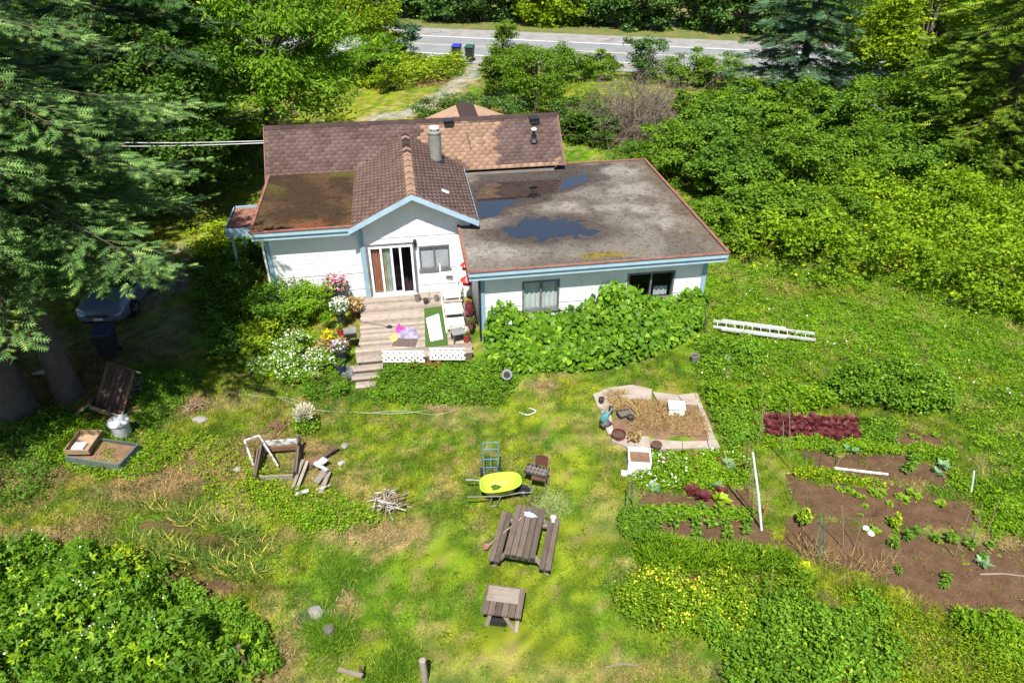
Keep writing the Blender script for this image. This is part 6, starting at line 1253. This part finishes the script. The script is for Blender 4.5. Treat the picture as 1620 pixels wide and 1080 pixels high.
ald = [(1120, 268, 2.3, 3.6), (1190, 232, 2.5, 3.6), (1270, 245, 2.6, 3.8), (1345, 255, 2.6, 4.0), (1100, 222, 1.8, 2.8), (1060, 285, 2.0, 2.8), (1150, 320, 2.1, 3.0), (1230, 310, 2.5, 3.7), (1320, 320, 2.5, 3.6), (1410, 300, 2.4, 3.2), (1200, 375, 1.9, 2.3), (1130, 385, 1.6, 2.0), (1015, 262, 1.4, 1.3), (1290, 380, 2.0, 2.3), (1480, 300, 2.4, 2.8)]
places = ['nearest the dead brush', 'below the spruce', 'directly below the spruce trunk', 'left of the maple', 'beside the road bushes', 'touching the back corner of the flat roof', 'right of the flat roof edge', 'in the middle of the thicket', 'at the centre right of the thicket', 'below the cedar, left side', 'at the front of the thicket', 'beside the front corner of the flat roof', 'behind the flat roof edge', 'at the front right of the thicket', 'directly below the cedar']
ALV = []
for k, ((px, py, r_w, h_), w_) in enumerate(zip(ald, places)):
    lb, b0 = 'leafy alder shrub ' + w_, g(px, py, 0)
    if k < 6: ALV.append((tree('alder_shrub', lb, b0, (0, 0, h_ * .52), (r_w, r_w, h_ * .55), L_alder if k % 3 else L_alder2, 74, 130, .20 - .015 * (k % 3), .07, 60 + k, .5, .4, .45, group='alder shrubs right of the house', cat='bush', stems=3, cs=.21, shell=.25), r_w, h_))
    else: src, r0, h0 = ALV[k % 6]; r = dup(src, b0, k * 1.3, lb); r.scale = (r_w / r0, r_w / r0, h_ / h0)
BR = gp([(1140, 400), (1200, 372), (1290, 340), (1450, 320), (1700, 330), (1700, 500), (1620, 520), (1500, 490), (1400, 462), (1290, 452), (1210, 430)])
L_bram = leafmat('sunlit_bramble_leaves', (.075, .160, .008), (.150, .235, .010), (.22, .26, .014), .88, .35, patch=.5, pscale=.35)
thicket('bramble_thicket', 'sunlit yellow-green bramble thicket right of the house', 'brambles', BR, 1.6, 42000, .14, L_bram, .45, 1.6, wid=.75, seed=9, top=.35)
thicket('bramble_thicket', 'darker bramble slope under the cedar', 'brambles', gp([(1400, 260), (1700, 240), (1700, 345), (1450, 340)]), 2.0, 16000, .16, L_alder, .4, 1.2, wid=.75, seed=10, top=.35)
thicket('meadow_herbs', 'low green herbs covering the meadow right of the house', 'weeds', MEADOW, .15, 48000, .07, L_meadow, 1.4, .5, wid=.6, seed=12, top=.7, flowers=(F_white, 120, .05, .03, 'clover_flowers'), lumpamp=.9)
# far side of the road
HV = []
for k in range(26):
    s = -62 + k * 4.9; p = RC + rd * s + rn * (11.6 + 1.6 * (k % 2)); lime = k == 14; lb = 'lime green tree in the hedge beyond the road' if lime else 'dark green hedge tree beyond the road'; gr = None if lime else 'hedge trees beyond the road'
    if lime or len(HV) < 4:
        t_ = tree('hedge_tree', lb, (p.x, p.y, 0), (0, 0, 2.5), (3.5, 2.4, 3.0), L_maple if lime else L_laurel, 70, 100, .42 if lime else .34, .2, 90 + k, .6, .3, group=gr, low=-.95)
        if not lime: HV.append(t_)
    else: r = dup(HV[k % 4], (p.x, p.y, 0), RA * 0 + (math.pi if k % 3 else 0), lb); r.scale = (random.uniform(.95, 1.15), 1, random.uniform(.9, 1.15))
strip('far_verge', 7.4, 40, .034, paint('dry_verge', (.16, .14, .035), .95, (.08, .12, .02), .8, (.4, .6), bmp=.4))
# ------------------------------------------------------------------ plants near the house
AT = np.array([(.5, .9), (.9, 1.5), (1.3, 1.75), (1.8, 1.2), (3, 1.05), (3.8, 1.3), (4.5, 1.85), (5.0, 2.25), (5.5, 2.0), (6.0, 1.55), (6.8, 1.35), (7.4, 1.5), (8.0, 1.7), (8.5, .9)])
n = 7500; a = rng.uniform(.45, 8.5, n); f0 = np.interp(a, [.4, 2, 4.5, 6, 7.4, 8.5], [-1.6, -1.75, -1.95, -1.5, -.7, .1]); u = rng.random(n); bq = f0 + (.36 - f0) * u
zt = np.interp(a, AT[:, 0], AT[:, 1]) * (.42 + .58 * u ** .8) * np.clip(u / .12 + .35, 0, 1) * (.78 + .44 * fbm(a, bq, 1.5, 3, 5)); z = .03 + zt * rng.random(n) ** .38
c_, s_ = math.cos(HA), math.sin(HA); P = np.stack([HO.x + a * c_ - bq * s_, HO.y + a * s_ + bq * c_, z], 1)
L_vine = leafmat('grape_leaves', (.042, .120, .010), (.085, .178, .012), (.12, .20, .014), .9, .35, .45, .4, .8)
vine = thing('grape_vine', 'grape vine with broad leaves climbing the right wing wall', 'vine', hw(4.5, -.4, 0))
ax = rdir(n); ax[:, 2] = -np.abs(ax[:, 2]) * .6 - .2; ax[:, 1] -= .3; s2 = rng.uniform(.10, .21, n); V, Fi, k = scat(BROAD, BROAD_F, P - np.array(vine.location), ax, rdir(n, .6) + np.array((0, -.5, .3)), s2, s2 * .9)
link('leaves', npmesh('leaves', V, Fi, 3, L_vine, rnd=np.repeat(rng.random(n), k)), vine)
m = MB()
for i in range(16):
    aa = .8 + i * .5; hgt = float(np.interp(aa, AT[:, 0], AT[:, 1])); m.tube([Vector((aa - 4.5, -.1, 0)), Vector((aa - 4.4 + random.uniform(-.2, .2), .25, hgt * .5)), Vector((aa - 4.5, .55, hgt * .9))], [.03, .02, .01], 5, False)
st_ = m.build('stems', M_twig, vine); st_.rotation_euler[2] = HA
shrub('leafy_shrub', 'bright leafy shrub left of the deck below the left wing wall', 447, 512, 1.15, 1.55, 5200, .10, L_green, 71, ncl=30); shrub('leafy_shrub', 'rounded green shrub directly beside the trellis post', 500, 505, .95, 1.5, 4200, .08, L_meadow, 72, ncl=26)
shrub('leafy_shrub', 'lime green perennial in front of the leafy shrubs', 420, 545, .95, .9, 3000, .10, L_lime, 73, ncl=20); shrub('leafy_shrub', 'shaded shrub at the left corner of the house', 372, 470, 1.2, 1.3, 3500, .10, L_dark, 74, ncl=26); shrub('leafy_shrub', 'sunlit yellow-green shrub below the lean-to roof', 345, 405, 1.3, 1.4, 3500, .11, L_lime, 75, ncl=26); shrub('leafy_shrub', 'dark weedy shrub under the house eaves', 395, 420, .9, 1.2, 2600, .10, L_dark, 76, ncl=20)
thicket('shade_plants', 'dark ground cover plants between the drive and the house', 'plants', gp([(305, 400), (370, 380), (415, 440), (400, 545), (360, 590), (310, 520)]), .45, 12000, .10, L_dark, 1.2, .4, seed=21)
for px, py, r_w, h_, lb, sd in ((430, 585, .8, .6, 'clump of white daisies at the left of the flower bed'), (475, 598, .85, .65, 'clump of white daisies in the middle of the flower bed'), (515, 580, .6, .6, 'clump of white flowers beside the deck'), (455, 555, .7, .7, 'clump of white flowers behind the daisies')) if False else [(430, 585, .8, .6, 'clump of white daisies at the left of the flower bed', 81), (475, 600, .85, .65, 'clump of white daisies in the middle of the flower bed', 82), (512, 580, .6, .6, 'clump of white flowers beside the deck', 83), (462, 555, .7, .7, 'clump of white flowers behind the daisies', 84)]:
    shrub('daisy_clump', lb, px, py, r_w, h_, 2400, .07, L_meadow, sd, (F_white, 260, .055), ncl=20, cat='flowers')
shrub('daylily_clump', 'green leafy clump left of the deck steps', 520, 622, .7, .45, 1800, .10, L_green, 85, ncl=14, wid=.3); shrub('daylily_clump', 'brown faded plants along the deck edge', 527, 560, .45, .6, 900, .10, F_tan, 86, ncl=12)
thicket('weeds', 'green weeds in front of the deck lattice', 'weeds', gp([(588, 600), (625, 582), (760, 575), (815, 600), (800, 640), (700, 640), (600, 638), (575, 625)]), .42, 13000, .10, L_green, 1.5, .35, wid=.5, seed=22)
thicket('weeds', 'weeds crowding the right end of the vine', 'weeds', gp([(1100, 540), (1170, 540), (1210, 560), (1190, 590), (1100, 590)]), .5, 3500, .12, L_green, 1.5, .4, wid=.7, seed=23)
for px, py, lb in ((651, 583, 'red-leaved plant under the left lattice panel'), (686, 584, 'second red-leaved plant under the lattice, nearer the turf mat')): shrub('red_plant', lb, px, py, .3, .3, 260, .09, F_red, px, ncl=8, cat='plant')
thicket('potato_patch', 'dark green potato bushes behind the lettuce row', 'plants', gp([(1295, 615), (1350, 600), (1430, 600), (1490, 622), (1500, 655), (1400, 655), (1310, 640)]), .65, 11000, .11, L_green, 1.1, .4, wid=.6, seed=24)
thicket('potato_patch', 'lower green plants left of the potato bushes', 'plants', gp([(1110, 622), (1300, 618), (1310, 648), (1200, 650), (1130, 650)]), .38, 9000, .10, L_meadow, 1.3, .35, seed=25)
thicket('weeds', 'weeds growing right of the paved bed', 'weeds', gp([(1125, 650), (1200, 655), (1200, 690), (1160, 720), (1145, 705)]), .3, 4500, .09, L_green, 1.6, .3, seed=26, flowers=(F_yellow, 30, .04, .04, 'yellow_flowers'))
thicket('weeds', 'flowering weeds in the left vegetable bed', 'weeds', gp([(1030, 718), (1185, 722), (1190, 765), (1120, 775), (1020, 778), (1000, 755)]), .28, 8000, .085, L_meadow, 1.5, .3, seed=27, flowers=(F_white, 110, .05, .05, 'white_flowers'))
thicket('weeds', 'green strip between the two rows of the left bed', 'weeds', gp([(1005, 805), (1190, 808), (1185, 822), (1040, 825)]), .22, 2600, .09, L_meadow, 1.5, .2, seed=28)
thicket('weeds', 'bushy weeds at the left end of the left bed', 'weeds', gp([(985, 815), (1035, 822), (1045, 850), (1010, 862), (985, 845)]), .35, 3000, .09, L_green, 1.5, .3, seed=29)
thicket('weeds', 'grassy strip between the lettuce row and the upper bed', 'weeds', gp([(1200, 692), (1400, 700), (1500, 712), (1520, 742), (1420, 722), (1270, 712), (1220, 715)]), .25, 7000, .08, L_meadow, 1.5, .25, seed=30)
thicket('weeds', 'yellow-green weeds between the upper and middle beds', 'weeds', gp([(1260, 742), (1300, 748), (1390, 764), (1400, 772), (1310, 764), (1255, 756)]), .3, 3500, .09, L_lime, 1.5, .25, seed=31)
thicket('weeds', 'weeds along the right ends of the beds', 'weeds', gp([(1500, 740), (1560, 770), (1620, 790), (1640, 850), (1570, 850), (1555, 810), (1500, 770)]), .32, 8000, .08, L_meadow, 1.4, .3, seed=32)
thicket('weeds', 'green shoots behind the lettuces at the right', 'weeds', gp([(1362, 665), (1420, 670), (1410, 700), (1365, 695)]), .25, 1800, .09, L_green, 1.5, .2, seed=33)
o = blades(tuft_pts([(1255, 850), (1300, 870), (1340, 880), (1420, 895), (1400, 915), (1330, 905), (1270, 895)], 330), .45, .013, F_tan, 'dry_weed_stalks', None, .5); tag(o, 'straw-coloured dead stalks in the front bed', 'weeds', None, 'stuff')
# yellow flowers and dark shrub mass at the bottom right
F_lemon = petal('lemon_petals', (.62, .55, .03), (.75, .68, .06)); L_yf = leafmat('kale_leaves', (.060, .145, .008), (.125, .215, .010), (.20, .24, .012), .85, .35)
thicket('flowering_kale', 'yellow-flowered kale along the front of the beds', 'plants', gp([(985, 925), (1040, 905), (1130, 920), (1230, 912), (1265, 940), (1230, 975), (1150, 1000), (1080, 1012), (1010, 990)]), .5, 15000, .085, L_yf, 1.8, .9, wid=.4, seed=41, top=.5, flowers=(F_lemon, 420, .042, .06, 'yellow_flowers'))
thicket('nettle_patch', 'dark green dense weeds at the bottom right', 'weeds', gp([(1120, 1000), (1230, 960), (1330, 945), (1400, 975), (1420, 1040), (1440, 1120), (1200, 1110), (1160, 1060)]), .5, 19000, .09, L_green, 1.5, .9, wid=.6, seed=42, top=.5)
thicket('weeds', 'yellowish grassy weeds right of the dark weeds', 'weeds', gp([(1330, 945), (1400, 930), (1480, 985), (1640, 1000), (1660, 1120), (1440, 1120), (1410, 1040)]), .35, 12000, .10, L_lime, 1.3, .4, wid=.25, seed=43)
thicket('weeds', 'leafy weeds at the lower right corner of the beds', 'weeds', gp([(1500, 975), (1640, 985), (1680, 1060), (1600, 1075), (1520, 1040)]), .5, 7000, .095, L_meadow, 1.3, .4, wid=.6, seed=44)
thicket('long_grass', 'bright long grass between the left bed and the kale', 'grass', gp([(1010, 862), (1200, 872), (1260, 890), (1250, 915), (1130, 910), (1020, 905)]), .22, 7000, .16, L_meadow, 1.2, .3, wid=.12, seed=45, up=.2, droop=-.6)
# brambles bottom left
L_br2 = leafmat('bramble_leaves', (.035, .105, .010), (.085, .175, .014), (.15, .23, .012), .78, .35, .45, .45, .8)
BL = gp([(-60, 900), (60, 880), (140, 885), (230, 925), (300, 965), (360, 1000), (425, 1065), (430, 1130), (-60, 1180)])
thicket('bramble_patch', 'dense bramble patch with white blossom in the lower left corner', 'brambles', BL, 1.0, 15000, .125, L_br2, .9, .9, TRIFOL, TRIFOL_F, 1.0, seed=51, top=.32, flowers=(F_white, 260, .035, .02, 'bramble_blossom'))
thicket('bramble_shoots', 'yellow-green young growth along the bramble edge', 'brambles', gp([(60, 870), (200, 880), (260, 930), (200, 940), (90, 915)]), .5, 4500, .09, L_lime, 1.2, .4, wid=.6, seed=52)
thicket('bramble_shoots', 'loose leafy edge of the brambles beside the garlic', 'brambles', gp([(270, 925), (380, 960), (420, 1010), (440, 1060), (400, 1060), (330, 990)]), .4, 5000, .09, L_green, 1.2, .4, wid=.6, seed=53)
# garlic rows
L_gar = leafmat('garlic_leaves', (.06, .13, .03), (.12, .19, .035), (.36, .31, .09), .84, .3)
o = blades(tuft_pts([(195, 855), (260, 850), (330, 880), (420, 905), (400, 925), (330, 905), (250, 895), (200, 880)], 2100), .42, .022, L_gar, 'garlic_row', None, .55); tag(o, 'blue-green garlic leaves in the lower row', 'garlic', None, 'stuff')
o = blades(tuft_pts([(200, 800), (260, 795), (340, 815), (430, 850), (440, 885), (400, 890), (350, 850), (260, 825)], 900), .40, .02, L_gar, 'garlic_row', None, .6); tag(o, 'yellowing garlic leaves in the upper row', 'garlic', None, 'stuff')
thicket('weeds', 'yellow-green weeds above the garlic rows', 'weeds', gp([(230, 730), (330, 690), (420, 730), (470, 780), (430, 850), (340, 810), (330, 760)]), .28, 4500, .085, L_lime, 1.1, .4, wid=.5, seed=54)
thicket('weeds', 'green weeds around the wooden box frame', 'weeds', gp([(390, 745), (470, 775), (560, 780), (600, 830), (540, 850), (440, 830), (400, 790)]), .26, 4500, .09, L_meadow, 1.3, .4, wid=.45, seed=55)
thicket('weeds', 'fresh weeds around the trash can and trough', 'weeds', gp([(60, 680), (120, 660), (240, 690), (300, 700), (280, 740), (200, 760), (100, 745), (60, 720)]), .32, 9000, .09, L_meadow, 1.3, .4, wid=.5, seed=56)
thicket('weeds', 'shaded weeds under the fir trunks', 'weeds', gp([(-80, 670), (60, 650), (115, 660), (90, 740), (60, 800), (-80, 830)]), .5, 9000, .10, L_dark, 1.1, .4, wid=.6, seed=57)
thicket('weeds', 'weeds between the wooden panel and the flower bed', 'weeds', gp([(225, 600), (300, 590), (290, 640), (240, 690), (215, 650)]), .35, 4500, .09, L_green, 1.3, .3, wid=.5, seed=58)
thicket('weeds', 'ground plants on the shaded slope behind the panel', 'weeds', gp([(200, 590), (260, 575), (330, 600), (300, 625), (220, 620)]), .3, 3000, .09, L_dark, 1.3, .3, wid=.5, seed=59)
tl_ = thing('plume_plant', 'cream plumed perennial standing on the lawn edge', 'plant', g(484, 678, 0))
p = ball(420, (0, 0, .62), .30); leafobj('plumes', [leaf_parts(p, rng.uniform(.05, .13, 420), wid=.45, up=.3, axis=p - np.array((0, 0, .35)))], F_cream, tl_); p = ball(700, (0, 0, .22), .42, .55); p[:, 2] = np.maximum(p[:, 2], .03); leafobj('foliage', [leaf_parts(p, rng.uniform(.06, .12, 700))], L_green, tl_)
m = MB(); [m.tube([(random.uniform(-.05, .05), random.uniform(-.05, .05), 0), (random.uniform(-.18, .18), random.uniform(-.18, .18), .6)], .008, 4) for _ in range(14)]; m.build('stems', L_dark, tl_)
for px, py, r_w, h_, lb, sd in ((540, 908, .7, .28, 'dark lush grass tussock on the lawn', 91), (522, 1005, .65, .4, 'dark tussock around a brown stump on the lawn', 92), (625, 1062, .6, .35, 'scraggly weed tussock by the fence post', 93)):
    c = g(px, py, 0); q = rng.normal(0, .42, (1500, 2)) * r_w; P = np.concatenate([q, np.zeros((1500, 1))], 1); o = blades(P, h_, .014, L_green, 'grass_tussock', None, .6, BLADE, BLADE_F); o.location = c; tag(o, lb, 'tussock')
stp = MB().lathe([(.16, -.05), (.13, .1), (.12, .22), (.05, .25)], 9).build('tree_stump', M_bark2, None, True); stp.location = g(522, 1003, 0); tag(stp, 'small brown stump inside the lawn tussock', 'stump')
# ------------------------------------------------------------------ grass blades over the turf
houseP = [tuple(hw(a, b_, 0)[:2]) for a, b_ in ((-6.9, 3.6), (-3.9, 3.6), (-3.9, -.7), (0.3, -.7), (.4, .4), (8.4, .4), (8.4, 9), (4.8, 11.6), (-6.9, 11.6))]
slabP = gp([(940, 625), (1000, 611), (1100, 624), (1139, 712), (968, 700)]); stepP = [tuple(hw(a, b_, 0)[:2]) for a, b_ in ((-4.2, -.6), (-3.0, -.6), (-3.2, -1.8), (-3.9, -1.8))]
def lawn(n, y0, y1, L, w, name, label):
    y = rng.uniform(y0, y1, n); x = rng.uniform(-1, 1, n) * (.62 * y + 6.2)
    ok = (sdist(x, y, houseP) < .02) & (sdist(x, y, slabP) < 0) & (sdist(x, y, stepP) < 0)
    for b_ in POLES: ok &= sdist(x, y, gp(b_)) + (fbm(x, y, 1.8, 3, 3) - .5) * .5 < rng.uniform(-.05, .25, n) ** 1
    for bx, by, rx, ry, bc, s in BLOBS:
        if abs(bc[0] - C_GRAV[0]) < .1 and abs(bc[0] - bc[1]) < .03 or s >= .95 or bc[0] in (.09,): ok &= (np.hypot((x - bx) / rx, (y - by) / ry) > rng.uniform(.3, 1.4, n))
    for pl, pw, pc, s in PATHS[:1]:
        for i in range(len(pl) - 1): ok &= segdist(x, y, pl[i], pl[i + 1]) > pw * rng.uniform(.4, 1.1, n)
    x, y = x[ok], y[ok]; n = len(x); rough = np.clip((fbm(x, y, .6, 3, 201) - .45) / .2, 0, 1); md = np.clip(sdist(x, y, MEADOW) + .5, 0, 1); lf = np.clip((-x - 4.0) / 2, 0, 1) * (y < 20); rt_ = np.clip((x - 4.2) / 1.0, 0, 1) * (y < 20)
    s = L * (.55 + .6 * rough + .8 * md + .75 * lf + .5 * rt_) * rng.uniform(.6, 1.4, n); ax = rdir(n); ax[:, 2] = np.abs(ax[:, 2]) * .5 + .45
    V, Fi, k = scat(BLADE, BLADE_F, np.stack([x, y, gz(x, y) - .005], 1), ax, rdir(n), s, np.full(n, w) * rng.uniform(.7, 1.3, n))
    c = turf(x, y) * rng.uniform(.7, 1.75, (n, 1)); dry = (rng.random(n) > .93)[:, None]; c = np.where(dry, c * .4 + C_DRY * .8, c)
    o = link(name, npmesh(name, V, Fi, 3, M_blade, colr=np.repeat(c, k, 0))); tag(o, label, 'grass', None, 'stuff')
lawn(490000, 7.4, 20, .10, .016, 'lawn_grass', 'mown and rough grass of the yard in front of the house')
lawn(150000, 20, 36, .13, .022, 'lawn_grass', 'grass beside the house and the shaded drive')
lawn(60000, 36, 62, .22, .05, 'lawn_grass', 'yellowish grass between the house and the road')

def tufts(n, y0, y1, per, L, w, name, label):      # taller tufts standing out of the turf
    y = rng.uniform(y0, y1, n); x = rng.uniform(-1, 1, n) * (.62 * y + 6)
    ok = (sdist(x, y, houseP) < -.1) & (sdist(x, y, slabP) < -.1) & (sdist(x, y, stepP) < -.1)
    for b_ in POLES: ok &= sdist(x, y, gp(b_)) < -.05
    ok &= fbm(x, y, .7, 3, 231) + np.where(np.abs(x) > 4.5, .12, .03) > rng.uniform(.40, .62, n)
    x, y = x[ok], y[ok]; m = len(x); X, Y = np.repeat(x, per) + rng.normal(0, .07, m * per), np.repeat(y, per) + rng.normal(0, .07, m * per); n = len(X)
    ax = rdir(n); ax[:, 2] = np.abs(ax[:, 2]) * .5 + .55; s = np.repeat(rng.uniform(.6, 1.4, m), per) * L * rng.uniform(.6, 1.3, n)
    V, Fi, k = scat(BLADE, BLADE_F, np.stack([X, Y, gz(X, Y) - .005], 1), ax, rdir(n), s, np.full(n, w))
    hue = np.repeat(rng.random(m), per)[:, None]; c = turf(X, Y) * .45 + (np.array((.07, .17, .012)) * (1 - hue) + np.array((.22, .24, .03)) * hue) * .7 * rng.uniform(.7, 1.4, (n, 1))
    o = link(name, npmesh(name, V, Fi, 3, M_blade, colr=np.repeat(c, k, 0))); tag(o, label, 'grass', None, 'stuff')
tufts(9500, 7.4, 20, 22, .13, .018, 'grass_tufts', 'scattered taller grass tufts across the yard')
tufts(2500, 20, 34, 20, .2, .022, 'grass_tufts', 'scattered taller grass tufts beside the house')

q = np.stack([rng.uniform(-14, 12, 5200), rng.uniform(7.6, 21, 5200)], 1); ok = (sdist(q[:, 0], q[:, 1], houseP) < -.1) & (sdist(q[:, 0], q[:, 1], slabP) < -.1) & (fbm(q[:, 0], q[:, 1], .9, 3, 251) > .44)
for b_ in POLES: ok &= sdist(q[:, 0], q[:, 1], gp(b_)) < 0
q = q[ok]; P = np.stack([q[:, 0], q[:, 1], gz(q[:, 0], q[:, 1]) + .045], 1)
L_clov = leafmat('lawn_weed_leaves', (.045, .115, .012), (.105, .185, .014), (.26, .24, .05), .9)
tag(leafobj('lawn_weeds', [sprigs(P, 7, .06, wid=.55, spread=1.1)], L_clov), 'clover and broadleaf weeds dotted through the lawn', 'weeds', None, 'stuff')

L_straw = leafmat('dry_straw', (.30, .20, .09), (.46, .34, .17), None, trans=.2); L_clip = leafmat('pale_clippings', (.13, .17, .05), (.21, .25, .08), None, trans=.2)
SB = [(330, 735, 1.5, .7, 1500), (250, 770, 1.0, .5, 800), (60, 752, 1.2, .5, 900), (60, 855, 1.4, .3, 900), (140, 835, .7, .4, 400), (600, 846, 1.2, .35, 900), (548, 962, .25, .5, 250), (310, 640, .4, .5, 350), (452, 1030, .35, .8, 400), (500, 745, .7, .5, 400), (420, 695, .7, .3, 350), (700, 648, .6, .12, 250), (862, 612, .5, .2, 250), (1250, 455, 1.2, .7, 500), (1470, 1055, .4, .2, 200), (1590, 862, .7, .3, 300), (690, 135, 3.5, .8, 500)]
P = np.concatenate([np.stack([g(px, py).x + rng.normal(0, .5, n) * rx, g(px, py).y + rng.normal(0, .5, n) * ry, np.full(n, .03)], 1) for px, py, rx, ry, n in SB]); P[:, 2] += gz(P[:, 0], P[:, 1])
tag(blades(P, .17, .014, L_straw, 'dry_straw', None, .92), 'dry straw lying on the bare patches of the yard', 'straw', None, 'stuff')
c = g(872, 800); n = 1500; q = rng.normal(0, .2, (n, 2)); P = np.stack([q[:, 0], q[:, 1] * .8, .02 + .10 * np.exp(-(q ** 2).sum(1) / .05) * rng.random(n)], 1)
o = blades(P, .13, .013, L_clip, 'grass_clippings', None, .93); o.location = c; tag(o, 'pale pile of grass clippings beside the picnic table', 'clippings')
